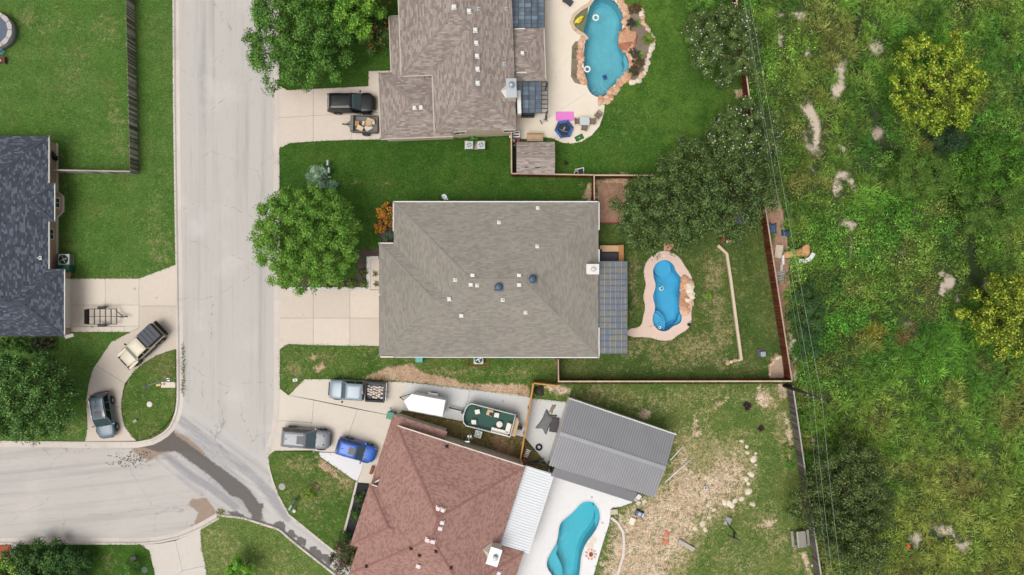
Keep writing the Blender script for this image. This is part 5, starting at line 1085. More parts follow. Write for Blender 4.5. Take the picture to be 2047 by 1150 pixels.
for s in (-1, 1): o = inst('wheel', tm, ct, (-.3, s*.95, .33), rx=-s*PI/2); inst('rim', rm, o, (0, 0, 0))
mb = MB(); mb.bar((L2+.2, .5, .5), (L2+1.15, 0, .5), .07, .09); mb.bar((L2+.2, -.5, .5), (L2+1.15, 0, .5), .07, .09); mb.build('tongue', dkmetal, ct); MB().box(L2+1.1, 0, .55, .2, .12, .1).build('coupler', blk, ct)
MB().box(.6, -.83, 1.4, .6, .02, 1.3).build('side_door', wt_, ct)
# ---------------------------------------------------------------- pontoon boat on its trailer
pb_ = thing('pontoon_boat', 'green-decked pontoon boat with white seats on the new concrete', 'boat', (*P(979, 838, 1.2), .14), R(165.6)); bl, bw = 2.35, 1.12
green = M('green marine carpet', C(62, 94, 84), .95, var=.12, vsc=2, bmp=.2); vinyl = M('white boat vinyl', C(234, 228, 216), .5, var=.06); alu = M('white boat fence', C(232, 232, 230), .4, .1, var=.05)
ol = [(-bl, -bw), (bl-.25, -bw), (bl+.05, -bw*.8), (bl+.22, -bw*.4), (bl+.25, 0), (bl+.22, bw*.4), (bl+.05, bw*.8), (bl-.25, bw), (-bl, bw)]
MB().prism(ol, .95, 1.05).build('deck', green, pb_)
mb = MB(); o1 = ol; o0 = inset(ol, .05); 
if area(o1) < 0: o1 = o1[::-1]
r_ = [[(*o0[k], 1.0), (*o0[k], 1.62), (*o1[k], 1.62), (*o1[k], 1.0)] for k in range(len(o1))]; r_.append(r_[0]); MB().loft(r_, False).build('rail_fence', alu, pb_)
MB().tube([(x, y, 1.63) for x, y in o1]+[(*o1[0], 1.63)], .035, 6).build('top_rail', alu, pb_, True)
for s in (-1, 1): MB().tube([(-bl-.3, s*.75, .55), (bl-.3, s*.75, .55), (bl+.2, s*.75, .7)], [.3, .3, .08], 14).build('pontoon_tube', galv, pb_, True)
for (x, y, a) in ((1.45, .62, 15), (1.35, -.45, 25)): MB().box(x, y, 1.4, .5, .46, .12, R(a)).box(x+.0, y, 1.2, .2, .2, .32, R(a)).build('swivel_seat', vinyl, pb_, bev=.05)
MB().box(-.55, -.6, 1.36, .5, .46, .12, R(5)).box(-.55, -.6, 1.18, .2, .2, .3).build('captain_seat', vinyl, pb_, bev=.05)
MB().box(.15, -.72, 1.4, .62, .6, .72, R(-4)).build('console', tan_w, pb_, bev=.05); MB().box(.02, -.62, 1.79, .3, .3, .06).build('dashboard', inter, pb_); MB().lathe([(.14, 0), (.17, .015), (.14, .03)], 14, (-.12, -.62, 1.82), True).build('steering_wheel', inter, pb_)
for (x, y, sx, sy) in ((-1.25, .85, 1.75, .42), (-1.95, .35, .42, 1.0)): c_ = MB().box(x, y, 1.25, sx, sy, .4).build('sofa', vinyl, pb_, bev=.06); MB().box(x+(0 if sx > sy else -.2), y+(.2 if sx > sy else 0), 1.55, sx if sx > sy else .12, .12 if sx > sy else sy, .35).build('backrest', vinyl, c_, bev=.04)
MB().lathe([(.3, 0), (.32, .1), (.28, .14), (0, .15)], 20, (-1.05, .2, 1.3)).build('table_top', vinyl, pb_, True); MB().tube([(-1.05, .2, 1.05), (-1.05, .2, 1.32)], .04, 8).build('table_leg', galv, pb_)
MB().box(-bl-.25, .25, 1.02, .5, 1.65, .08).build('swim_platform', tan_w, pb_, bev=.01)
for y in (-.75, -.6): MB().box(-bl-.2, y, 1.08, .4, .06, .06).build('ladder_rail', inter, pb_)
for x in (-.1, .0, .1): MB().box(-bl-.22+x, -.67, 1.12, .05, .24, .03).build('ladder_rung', vinyl, pb_)
MB().box(-bl-.75, .15, .9, .5, .34, .5, 0, .8).box(-bl-.8, .15, .45, .2, .16, .6).build('outboard_motor', blk, pb_, bev=.06)
for x, y, rx_ in ((-bl+.15, -bw+.15, .3), (1.75, .85, .3), (1.8, -.85, .3)): MB().prism([(x-.25, y), (x+.2, y+.1), (x+.1, y-.2)], 1.06, 1.5).build('corner_cushion', green, pb_, bev=.04)
bt = thing('boat_trailer', 'dark steel trailer under the pontoon boat with its tongue forward', 'trailer', pb_.location.copy(), R(165.6))
mb = MB(); mb.bar((-2.2, .55, .3), (2.2, .55, .3), .08, .1); mb.bar((-2.2, -.55, .3), (2.2, -.55, .3), .08, .1); mb.bar((2.2, .55, .3), (2.8, 0, .35), .08, .1); mb.bar((2.2, -.55, .3), (2.8, 0, .35), .08, .1); mb.bar((2.6, 0, .38), (4.1, 0, .45), .12, .12); mb.build('frame', dkmetal, bt)
MB().box(2.75, 0, .85, .3, .35, .4).bar((2.7, 0, .4), (2.75, 0, .8), .1, .1).build('winch_stand', dkmetal, bt); MB().tube([(3.3, .1, .1), (3.3, .1, .75)], .04, 8).build('jack', galv, bt); MB().lathe([(.08, 0), (.08, .1), (0, .13)], 10, (4.1, 0, .42)).build('coupler', blk, bt)
for x in (-.5, -.0): 
    for s in (-1, 1): o = inst('wheel', tm, bt, (-.4+x*1.4, s*.95, .3), rx=-s*PI/2, scale=(.9, .9, .9)); inst('rim', rm, o, (0, 0, 0))
# ================================================================ vegetation
def leaf_mat(name, trans=.13, rough=.6, spec=.12):
    m, t, b, out = newmat(name); a = attr(t, 'tint').outputs['Color']
    t.links.new(a, b.inputs['Base Color']); b.inputs['Roughness'].default_value = rough; b.inputs['Specular IOR Level'].default_value = spec
    tr = nd(t, 'ShaderNodeBsdfTranslucent', {0: mix(t, .5, a, C(150, 170, 60, .6))}); mx = nd(t, 'ShaderNodeMixShader', {0: trans, 1: b.outputs[0], 2: tr.outputs[0]}); t.links.new(mx.outputs[0], out.inputs[0]); return m
LEAF = leaf_mat('leaf'); PETAL = leaf_mat('petal', .15, .7)
def mesh_np(name, V, loops, starts, tint, mat, parent, kind=None):
    me = bpy.data.meshes.new(name); me.vertices.add(len(V)); me.vertices.foreach_set('co', V.astype(np.float32).ravel())
    me.loops.add(len(loops)); me.loops.foreach_set('vertex_index', loops.astype(np.int32)); me.polygons.add(len(starts)); me.polygons.foreach_set('loop_start', starts.astype(np.int32))
    me.update(calc_edges=True)
    A = me.attributes.new('tint', 'FLOAT_COLOR', 'POINT'); A.data.foreach_set('color', np.column_stack([tint, np.ones(len(tint))]).astype(np.float32).ravel())
    o = obj(name, me, mat, parent)
    if kind: o['kind'] = kind
    return o
def unit(v): return v/np.maximum(1e-6, np.linalg.norm(v, axis=1, keepdims=True))
def leaves(name, c, nrm, size, aspect, tint, mat, parent, kind=None, fold=.12, tdir=None):
    n = len(c); nrm = unit(nrm); t = unit(np.cross(nrm, rng.normal(size=(n, 3)))) if tdir is None else unit(tdir-nrm*np.sum(tdir*nrm, axis=1, keepdims=True)); b = np.cross(nrm, t); s = size[:, None]
    V = np.stack([c-t*s/2, c+b*s*aspect/2+nrm*s*fold, c+t*s/2, c-b*s*aspect/2+nrm*s*fold], axis=1).reshape(-1, 3)
    return mesh_np(name, V, np.arange(4*n), np.arange(0, 4*n, 4), np.repeat(tint, 4, axis=0), mat, parent, kind)
def pal(cols, n, jit=.18, r=None):
    r = r or rng; a = np.array([c[:3] for c in cols]); i = r.integers(0, len(cols), n); return np.clip(a[i]*(1+r.normal(0, jit, (n, 1)))*(1+r.normal(0, jit*.3, (n, 3))), .002, 1)
FOL = 1.5
bark_m = M('tree bark', C(104, 90, 76), .95, var=.4, vsc=4, bmp=.5, bsc=14)
def crown_points(rx, ry, rz, K, seed, shell=.55, low=-.2, lobes=9, lob=.3, gaps=0):
    """leaf-cluster centres grouped on boughs spread over the crown, with open shade between the boughs"""
    r = np.random.default_rng(seed); B = max(9, int(K/(11 if lob > .1 else 7))); cand = unit(r.normal(size=(B*9, 3))); cand = cand[cand[:, 2] > low]; rad = np.array([rx, ry, rz])
    ld = unit(r.normal(size=(lobes, 3))+np.array([0, 0, .3])); f = 1-lob+lob*np.clip((np.max(cand@ld.T, axis=1)-.35)/.6, 0, 1)**.8
    pts = cand*rad*(f*(.74+.2*r.random(len(cand))))[:, None]; sel = [0]; dm = np.linalg.norm(pts-pts[0], axis=1)
    for _ in range(B-1):
        w_ = dm*r.uniform(.55, 1, len(pts)); i = int(np.argmax(w_)); sel.append(i); dm = np.minimum(dm, np.linalg.norm(pts-pts[i], axis=1))
    bc = pts[sel]; bd = cand[sel]; br = .5*math.sqrt(2*PI*rx*ry/B)*r.uniform(.7, 1.2, B)
    k = np.repeat(np.arange(B), max(3, int(K/B))); n = len(k); o = unit(r.normal(size=(n, 3))+bd[k]*.9+np.array([0, 0, .4]))
    cc = bc[k]+o*(br[k]*r.random(n)**.45)[:, None]*np.array([1, 1, .8]); m = int(n*(.45 if lob < .29 else .24)); inner = unit(r.normal(size=(m, 3))+np.array([0, 0, .1]))*rad*r.uniform(.3, .84*(1-lob*.4), (m, 1)); inner[:, 2] = np.abs(inner[:, 2])*.45-rz*.1
    return np.vstack([cc, inner]), np.vstack([unit(o+bd[k]*.4), unit(inner)]), r
def tree(label, px, py, zc, rx, ry, rz, K, cr, nl, ls, cols, seed, aspect=.55, rot=0.0, trunk=.2, name='tree', cat='tree', group=None, flowers=None, shell=.5, lob=.3, lobes=9, jit=.16, upw=.6, gaps=0, tipcols=None, limbs=9, fold=.12):
    x, y = P(px, py, zc); t_ = thing(name, label, cat, (x, y, .1), 0, group)
    cc, d, r = crown_points(rx, ry, rz, K, seed, shell, lob=lob, lobes=lobes, gaps=gaps)
    if rot: c_, s_ = math.cos(R(rot)), math.sin(R(rot)); cc[:, :2] = cc[:, :2]@np.array([[c_, s_], [-s_, c_]])
    cc[:, 2] += zc; k = len(cc); n = k*nl; ci = np.repeat(np.arange(k), nl)
    off = unit(r.normal(size=(n, 3))+np.array([0, 0, .35]))*(r.random((n, 1))**.5)*cr*np.array([1, 1, .75])*(.7+.6*r.random(k))[ci][:, None]
    pos = cc[ci]+off; pos[:, 2] = np.maximum(pos[:, 2], .35)
    nrm = unit(off)*.7+d[ci]*.3+np.array([0, 0, upw])+r.normal(0, .35, (n, 3))
    ctint = pal(cols, k, jit, r)[ci]; tint = np.clip(ctint*(1+r.normal(0, .14, (n, 1))), .002, 1)
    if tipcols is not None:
        tip = (off[:, 2] > cr*.2) & (r.random(n) < .5); tint[tip] = pal(tipcols, int(tip.sum()), .2, r)*1.12  # upper leaves lighter: new growth, plus lit-top contrast put into the colour
    td = off+d[ci]*.25*cr; td[:, 2] *= .5
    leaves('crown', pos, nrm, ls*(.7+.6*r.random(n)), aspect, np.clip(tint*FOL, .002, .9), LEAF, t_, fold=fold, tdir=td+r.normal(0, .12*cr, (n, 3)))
    mb = MB(); top = zc*.75 if zc > 1.5 else zc
    mb.tube([(0, 0, -.1), (.05, .03, top*.5), (0, 0, top)], [trunk*1.15, trunk*.85, trunk*.6], 8)
    idx = r.permutation(k)[:limbs]
    for i in idx: q = cc[i]; m_ = np.array([q[0]*.45, q[1]*.45, top*.55+q[2]*.4]); mb.tube([(0, 0, top*.6), tuple(m_), tuple(q*.95)], [trunk*.5, trunk*.32, .03], 5)
    mb.build('trunk', bark_m, t_, True)
    if flowers:
        fc, fn, fs = flowers; i = r.integers(0, k, fn); fo = unit(r.normal(size=(fn, 3))+np.array([0, 0, 1.0]))*cr*(.9+.3*r.random((fn, 1))); fp = cc[i]+fo
        leaves('blossoms', fp, fo+np.array([0, 0, .8]), fs*(.6+.7*r.random(fn)), .9, pal(fc, fn, .1, r), PETAL, t_, 'stuff')
    return t_
FG = [C(88, 126, 48), C(74, 112, 40), C(100, 138, 54), C(64, 102, 38), C(84, 122, 44)]
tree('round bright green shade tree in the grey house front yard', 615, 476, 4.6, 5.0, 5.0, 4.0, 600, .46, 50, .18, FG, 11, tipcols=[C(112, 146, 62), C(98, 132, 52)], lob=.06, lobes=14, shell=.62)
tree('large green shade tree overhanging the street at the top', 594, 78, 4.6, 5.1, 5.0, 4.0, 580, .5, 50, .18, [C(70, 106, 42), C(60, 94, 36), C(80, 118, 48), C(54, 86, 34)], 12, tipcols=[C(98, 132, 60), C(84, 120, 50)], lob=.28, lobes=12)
tree('light green tree at the top edge behind the large shade tree', 698, 8, 4.4, 3.6, 3.4, 3.4, 270, .5, 42, .21, [C(94, 134, 44), C(78, 116, 40), C(66, 102, 38)], 13, tipcols=[C(112, 152, 52)], lob=.25)
tree('red-tipped ornamental shrub against the brown house wall', 752, 52, 1.6, 1.4, 2.4, 1.4, 110, .4, 30, .18, [C(60, 92, 44), C(74, 104, 50), C(50, 78, 40)], 14, name='ornamental_shrub', cat='shrub', trunk=.08, flowers=([C(176, 84, 60), C(196, 104, 70)], 140, .2))
tree('dark green round tree at the left edge above the side street', 55, 800, 4.2, 4.7, 4.4, 3.6, 420, .52, 50, .19, [C(58, 90, 40), C(48, 78, 34), C(70, 102, 48), C(42, 68, 30)], 15, tipcols=[C(88, 118, 62), C(98, 128, 66)], lob=.25, lobes=11)
tree('dark shade tree at the bottom left corner', 90, 1132, 1.5, 3.8, 2.6, 1.2, 260, .5, 36, .2, [C(48, 76, 36), C(40, 66, 32), C(60, 88, 44)], 16, tipcols=[C(76, 106, 54)], lob=.35, lobes=9)
tree('yellow-green shrubby tree in the bottom left corner', 35, 1148, 1.6, 2.6, 1.4, 1.3, 130, .45, 34, .19, [C(104, 134, 52), C(84, 116, 44), C(70, 100, 40)], 17, tipcols=[C(132, 160, 70)], lob=.3)
tree('small dark tree standing between corner tree and driveway, bottom left', 150, 1130, 1.4, 1.7, 1.6, 1.2, 110, .4, 34, .18, [C(46, 74, 38), C(56, 86, 44)], 18, lob=.3)
tree('small leafy sapling beside the green valve box', 262, 1138, 1.1, .8, .8, .9, 40, .28, 26, .15, [C(74, 110, 46), C(90, 124, 54)], 19, trunk=.05)
tree('bright green young tree on the bottom lawn', 485, 1136, 1.8, 1.15, 1.15, 1.5, 110, .3, 32, .16, [C(104, 148, 48), C(84, 128, 40), C(118, 160, 60)], 20, trunk=.07)
tree('small yellow-green bush on the angled front lawn', 619, 984, .6, .6, .6, .5, 40, .2, 26, .12, [C(112, 138, 50), C(96, 124, 46)], 21, trunk=.04, name='bush', cat='bush')
WF = ([(.8, .8, .78, 1), (.72, .7, .66, 1)], 340, .12)
OL = [C(82, 102, 52), C(70, 90, 46), C(96, 114, 60), C(62, 80, 40)]
tree('white-flowering tree nearest the top edge beside the weeds', 1440, 92, 3.0, 3.7, 3.7, 2.8, 520, .42, 38, .21, OL, 22, aspect=.4, flowers=WF, lob=.35, lobes=10)
tree('white-flowering tree just above the dark oak', 1484, 282, 3.0, 3.7, 3.7, 2.8, 520, .42, 38, .21, OL, 23, aspect=.4, flowers=(WF[0], 370, .12), lob=.3, lobes=11)
tree('leafy yellow-green treetop cut by the top edge', 1405, -4, 2.6, 1.8, 1.4, 1.8, 110, .4, 34, .2, [C(90, 126, 48), C(74, 108, 42)], 24, lob=.3)
OK_ = [C(68, 88, 46), C(56, 76, 40), C(80, 100, 54), C(46, 64, 34), C(62, 86, 46)]
OT = [C(104, 120, 68), C(92, 110, 60)]
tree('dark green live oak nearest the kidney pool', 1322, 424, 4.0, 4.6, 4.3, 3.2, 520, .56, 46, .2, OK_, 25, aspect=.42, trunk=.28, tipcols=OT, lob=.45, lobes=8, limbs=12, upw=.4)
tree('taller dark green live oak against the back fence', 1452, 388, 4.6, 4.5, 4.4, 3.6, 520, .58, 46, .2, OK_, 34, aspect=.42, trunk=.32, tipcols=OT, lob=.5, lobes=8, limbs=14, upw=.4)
tree('bushy live oak limb spreading over the fence between the two oaks', 1382, 338, 3.4, 3.3, 2.6, 2.4, 220, .55, 46, .2, OK_, 35, aspect=.42, trunk=.18, tipcols=OT, lob=.45, lobes=7, limbs=8, upw=.4)
OS = [C(66, 82, 46), C(56, 72, 40), C(78, 94, 52), C(50, 64, 36)]; OU = [C(104, 116, 64), C(90, 106, 58)]
tree('dark live oak crossing the fence at the lower right, upper crown', 1690, 945, 3.4, 3.9, 3.6, 2.6, 360, .58, 46, .19, OS, 26, aspect=.4, trunk=.28, tipcols=OU, lob=.5, lobes=7, limbs=12, upw=.4)
tree('dark live oak beyond the picnic table at the lower right', 1694, 1068, 3.6, 4.1, 3.7, 2.8, 400, .58, 46, .19, OS, 36, aspect=.4, trunk=.28, tipcols=OU, lob=.5, lobes=7, limbs=12, upw=.4)
tree('small dark oak leaning over the lower right fence', 1620, 1000, 2.6, 1.9, 2.4, 1.8, 120, .5, 44, .18, OS, 37, aspect=.4, trunk=.14, tipcols=OU, lob=.45, lobes=6, limbs=6, upw=.4)
tree('grey-green bush at the foot of the lower right oaks', 1752, 1010, 1.6, 2.2, 3.4, 1.5, 150, .48, 40, .18, [C(74, 92, 48), C(90, 106, 56)], 38, aspect=.4, trunk=.1, name='shrub', cat='shrub', lob=.45, lobes=7)
YG = [C(104, 124, 34), C(88, 110, 30), C(116, 132, 40), C(74, 98, 30)]
tree('yellow-green tree in the weeds near the top right corner', 1862, 172, 3.6, 4.7, 4.6, 3.0, 400, .44, 36, .21, YG, 27, tipcols=[C(156, 168, 60), C(138, 154, 52)], lob=.42, lobes=12, gaps=10, limbs=16)
tree('yellow-green tree cut by the right edge', 2008, 634, 3.6, 3.9, 4.0, 3.0, 370, .44, 36, .21, [C(104, 118, 32), C(90, 106, 32), C(78, 96, 30), C(70, 88, 30)], 28, tipcols=[C(156, 166, 58), C(136, 150, 50)], lob=.32, lobes=11, gaps=4)
tree('deep green bushy tree beside the ditch at the right', 1985, 335, 2.4, 3.0, 2.6, 2.2, 200, .5, 34, .19, [C(74, 112, 36), C(60, 96, 34), C(86, 124, 42)], 29, lob=.35)
tree('feathery willow-like tree left of the ditch bend', 1835, 352, 2.0, 2.9, 2.3, 1.8, 190, .5, 36, .2, [C(88, 118, 48), C(78, 106, 44), C(98, 128, 54)], 30, aspect=.25, lob=.35)
tree('feathery green tree right of the ditch bend', 1975, 415, 2.2, 2.8, 3.0, 2.0, 200, .5, 36, .2, [C(84, 116, 48), C(70, 102, 42), C(100, 128, 56)], 31, aspect=.25, lob=.35)
tree('dark bluish shrub under the yellow-green tree', 1890, 270, 1.3, 2.0, 2.0, 1.2, 110, .45, 34, .18, [C(44, 66, 42), C(54, 78, 50)], 32, name='shrub', cat='shrub', trunk=.08, lob=.3)
tree('dark green bush against the outside of the brown back fence', 1612, 640, 1.0, 1.5, 3.6, 1.2, 150, .42, 34, .17, [C(54, 82, 44), C(64, 92, 50)], 33, name='shrub', cat='shrub', trunk=.08, lob=.3)
# small garden plants
def shrub(label, px, py, r_, cols, seed, h=None, n=34, ls=.09, flowers=None, name='clipped_shrub', ry=None, asp=.6):
    h = h or r_*.8; return tree(label, px, py, h*.55+.1, r_, ry or r_, h, n, r_*.33, 30, ls, cols, seed, aspect=asp, trunk=.03, name=name, cat='shrub', shell=.7, lob=.1, flowers=flowers, limbs=4)
BX = [C(84, 104, 44), C(72, 92, 38), C(98, 116, 52)]
shrub('clipped round shrub at the street corner of the mulch bed', 569, 569, .42, BX, 40); shrub('clipped round shrub half under the shade tree in the mulch bed', 655, 567, .45, BX, 41); shrub('clipped round shrub, third from the walkway end of the mulch bed', 680, 569, .42, BX, 42); shrub('clipped round shrub, second from the walkway end of the mulch bed', 703, 567.5, .44, BX, 43); shrub('clipped round shrub in the corner of the white rock border', 726.5, 567.5, .38, BX, 44); shrub('small dim shrub in the mulch above the rock border corner', 727, 545, .35, [C(70, 78, 46), C(86, 90, 56)], 45, name='low_shrub')
GS = [C(66, 94, 44), C(54, 80, 38), C(78, 106, 50)]
shrub('round green shrub nearest the garage along the angled house front', 722, 997, .6, GS, 46); shrub('round green shrub in the middle of the black mulch strip', 711, 1030, .5, GS, 47); shrub('larger green shrub at the lower end of the black mulch strip', 691, 1074, .68, GS, 48, h=.9)
tree('dark crape myrtle with pink flowers beside the red-brown house', 697, 1116, 1.8, 1.5, 1.7, 1.4, 110, .36, 32, .15, [C(66, 74, 48), C(82, 70, 56), C(54, 64, 42), C(92, 104, 60)], 49, flowers=([C(212, 140, 150), C(190, 110, 126)], 120, .13), trunk=.07, lob=.3)
tree('low pink-flowered end of the crape myrtle hedge at the bottom', 728, 1147, 1.2, 1.2, .7, 1.0, 50, .34, 30, .14, [C(66, 74, 48), C(82, 80, 56)], 50, flowers=([C(212, 140, 150)], 40, .12), trunk=.05)
tree('silvery grey-green shrub beside the mailboxes', 634, 356, .9, 1.0, .95, .9, 80, .34, 30, .26, [C(150, 172, 146), C(128, 154, 126), C(108, 136, 104)], 51, aspect=.2, name='silver_shrub', cat='shrub', trunk=.05)
tree('small silvery offshoot right of the silver shrub', 664, 370, .6, .5, .4, .5, 26, .24, 26, .22, [C(128, 156, 128), C(108, 138, 108)], 52, aspect=.2, name='silver_shrub', cat='shrub', trunk=.04)
LN = ([C(216, 132, 44), C(232, 160, 64), C(204, 108, 40)], 330, .15)
tree('orange lantana bush at the corner of the grey house', 772, 428, .7, .65, 1.2, .6, 60, .25, 28, .12, [C(96, 104, 44), C(80, 94, 40)], 53, flowers=LN, name='lantana', cat='shrub', trunk=.04)
tree('small orange lantana at the bed edge', 760, 456, .5, .45, .5, .4, 26, .2, 26, .11, [C(96, 104, 44), C(86, 96, 40)], 54, flowers=(LN[0], 130, .14), name='lantana', cat='shrub', trunk=.03)
def spiky(label, px, py, n, L, w_, cols, seed, name='spiky_plant', cat='plant', tilt=.8):
    """rosette of arching pointed leaves"""
    r = np.random.default_rng(seed); x, y = P(px, py, .2); t_ = thing(name, label, cat, (x, y, .12)); a = r.random(n)*2*PI; el = r.uniform(.15, tilt, n); l = L*(.7+.5*r.random(n))
    V = []; 
    for i in range(n):
        d = np.array([math.cos(a[i])*math.cos(el[i]), math.sin(a[i])*math.cos(el[i]), math.sin(el[i])]); s = np.array([-math.sin(a[i]), math.cos(a[i]), 0])*w_/2; m_ = d*l[i]*.55+np.array([0, 0, l[i]*.1]); e = d*l[i]-np.array([0, 0, l[i]*.12])
        V += [-s*.7, s*.7, m_+s, m_-s, e]
    V = np.array(V)+np.array([0, 0, .05]); k = np.arange(n)[:, None]*5; lo = np.concatenate([k+np.array([0, 1, 2, 3]), k+np.array([3, 2, 4])], axis=1).ravel(); st = np.stack([np.arange(n)*7, np.arange(n)*7+4], axis=1).ravel()
    mesh_np('leaves', V, lo, st, np.repeat(pal(cols, n, .15, r), 5, axis=0), LEAF, t_); MB().lathe([(.06, -.1), (.05, .12), (0, .16)], 8).build('stem', bark_m, t_); return t_
spiky('blue-green agave-like shrub in the orange flower bed', 777, 474, 60, .7, .12, [C(104, 124, 104), C(86, 108, 90)], 60)
spiky('arching light green grass clump on the right of the rocky flower bed', 1295, 79, 150, .8, .06, [C(124, 148, 60), C(98, 124, 46), C(146, 164, 80)], 61)
spiky('bright green tuft in the upper rocky flower bed', 1276, 47, 40, .4, .1, [C(110, 160, 60), C(90, 136, 50)], 62); spiky('bright green tuft in the lower rocky flower bed', 1280, 109, 40, .38, .1, [C(120, 170, 60), C(96, 140, 50)], 63)
for lb, x, y, r_, fc, sd_ in (('red flowers at the top of the rocky flower bed', 1265, 19, .42, [C(150, 54, 62), C(170, 70, 70)], 64), ('dark purple plant below the red flowers by the teal pool', 1261, 48, .38, [C(78, 52, 96), C(96, 70, 110)], 65), ('red flower clump at the far corner of the rocky flower bed', 1274, 18, .3, [C(150, 60, 58)], 66), ('dark purple plant beside the flat rock waterfall', 1266, 106, .42, [C(70, 52, 90), C(90, 70, 104)], 67), ('pink and red flowers low in the rocky flower bed', 1276, 126, .5, [C(170, 76, 70), C(190, 110, 96)], 68), ('dull green and red plant at the lowest tip of the flower bed', 1266, 143, .45, [C(120, 76, 60)], 69)):
    shrub(lb, x, y, r_, [C(74, 84, 54), C(60, 68, 48)], sd_, flowers=(fc, 70, .1), name='flowering_plant', ls=.1)
for lb, x, y, sd_ in (('small green tuft in the bed left of the teal pool, top', 1150, 97, 70), ('small green tuft halfway down the bed left of the teal pool', 1147, 113, 71), ('dry tan tuft low in the bed left of the teal pool', 1149, 150, 72)): spiky(lb, x, y, 30, .28, .06, [C(120, 140, 66), C(140, 146, 84)] if sd_ < 72 else [C(150, 134, 90)], sd_)
spiky('dark burgundy spiky plant in the south yard nearest the fence pole', 1492, 812, 34, .55, .1, [C(58, 34, 48), C(44, 28, 38)], 73, tilt=.6); spiky('dark red spiky plant, lower of the two in the south yard', 1521, 856, 26, .42, .09, [C(74, 30, 36), C(52, 26, 32)], 74, tilt=.6)
spiky('bright yellow-green ball plant on the pool yard grass', 1416, 592, 70, .36, .1, [C(140, 186, 50), C(116, 164, 44)], 75, tilt=1.3)
spiky('dark leafless plant on the lawn below the trampoline', 1131, 327, 30, .42, .04, [C(66, 62, 38), C(54, 56, 32)], 76)
shrub('green shrub behind the twin air conditioners', 946, 281, .42, [C(70, 110, 50), C(86, 128, 60)], 77, name='low_shrub'); shrub('bright green weed at the south yard fence', 1572, 900, .5, [C(100, 128, 56), C(120, 140, 66)], 78, name='low_shrub', h=.3); shrub('green weed under the fence near the live oak', 1577, 929, .3, [C(80, 130, 50)], 79, name='low_shrub')
for i, (x, y) in enumerate([(14, 688), (38, 690), (60, 692), (78, 690), (95, 686)]):
    shrub(['leafy green shrub nearest the left edge under the charcoal roof', 'leafy green shrub, second from the left edge under the charcoal roof', 'leafy dark shrub, third from the left edge under the charcoal roof', 'twiggy dark shrub beside the curved bed edging', 'dark shrub inside the end of the curved bed edging'][i], x, y, .62, [C(64, 96, 40), C(52, 80, 34)] if i < 3 else [C(50, 62, 40), C(66, 72, 50)], 80+i, h=.9, ls=.14, name='leafy_shrub')
for i, (x, y) in enumerate([(750, 548), (752, 568)]): spiky(['yellow-leaved potted-looking plant by the walkway, upper', 'yellow-leaved plant by the walkway, lower'][i], x, y, 18, .4, .09, [C(140, 140, 90), C(100, 110, 60)], 86+i)
# ================================================================ wild field
DITCH = [(1712, -300), (1712, 14), (1708, 105), (1717, 196), (1744, 256), (1781, 301), (1840, 330), (1886, 356), (1913, 402), (1941, 502), (1955, 564), (1975, 640), (2004, 711), (2020, 760), (2046, 809), (2140, 950), (2200, 1400)]
DP = PP(DITCH, 0); FW = PP(WILD[1:9], 0)
def ditch_w(px, py): return .28+.5*np.exp(-((px-1950)**2+(py-550)**2)/70**2)+.25*np.exp(-((px-1765)**2+(py-285)**2)/40**2)
def tz(x, y):
    x = np.asarray(x); y = np.asarray(y); px = x/S+CX; py = CY-y/S; ed = np.clip(distpoly(x, y, FW, False)/3, 0, 1)
    z = .1+ed*(.6*(vnoise(x, y, 7, 3)-.4)+.7*(vnoise(x, y, 2.2, 4)-.45))
    d = distpoly(x, y, DP, False); w_ = ditch_w(px, py); return z-1.1*np.clip(1.6-d/w_, 0, 1)
for q in [(1675, 165, 11, 46, 10, 1), (1627, 255, 12, 58, -14, 1), (1612, 222, 10, 30, -14, .8), (1693, 446, 18, 11, 0, 1), (1668, 372, 10, 22, 0, .8), (1700, 372, 9, 24, -25, .9), (1682, 350, 18, 8, 0, .8), (1594, 34, 14, 10, 0, .9), (1562, 30, 9, 8, 0, .7), (1560, 82, 7, 26, -10, .7), (1610, 108, 9, 14, 0, .8), (1752, 98, 22, 16, 0, .75), (1682, 297, 7, 14, 0, .85), (1615, 300, 8, 50, -14, .6), (1885, 568, 17, 18, 10, .95), (1912, 618, 7, 30, -10, .8), (1990, 570, 14, 16, 0, .7), (1885, 1058, 30, 13, 15, .72), (1918, 1085, 20, 14, 10, .72), (1830, 1074, 16, 18, 0, .72), (1798, 505, 9, 8, 0, .5), (1697, 500, 5, 30, 5, .6), (1830, 428, 10, 6, 0, .6), (1620, 880, 9, 22, 0, .7), (1755, 265, 8, 22, -15, .8), (1865, 233, 9, 8, 0, .8), (1790, 180, 8, 12, 0, .6), (1930, 985, 9, 6, 0, .6), (1545, 420, 16, 40, -6, 1), (1556, 500, 16, 45, 0, 1), (1563, 590, 9, 60, -6, .95), (1580, 690, 9, 40, -6, .9), (1586, 750, 8, 20, 0, .8), (1476, 188, 12, 16, 0, .9), (1800, 1140, 10, 14, 0, .5), (1810, 655, 14, 14, 0, .5)]: paint('bare', 'blob', *q)
for q in [(1745, 668, 24, 26, 0, 1), (1812, 660, 18, 22, 0, .9)]: paint('rust', 'blob', *q)
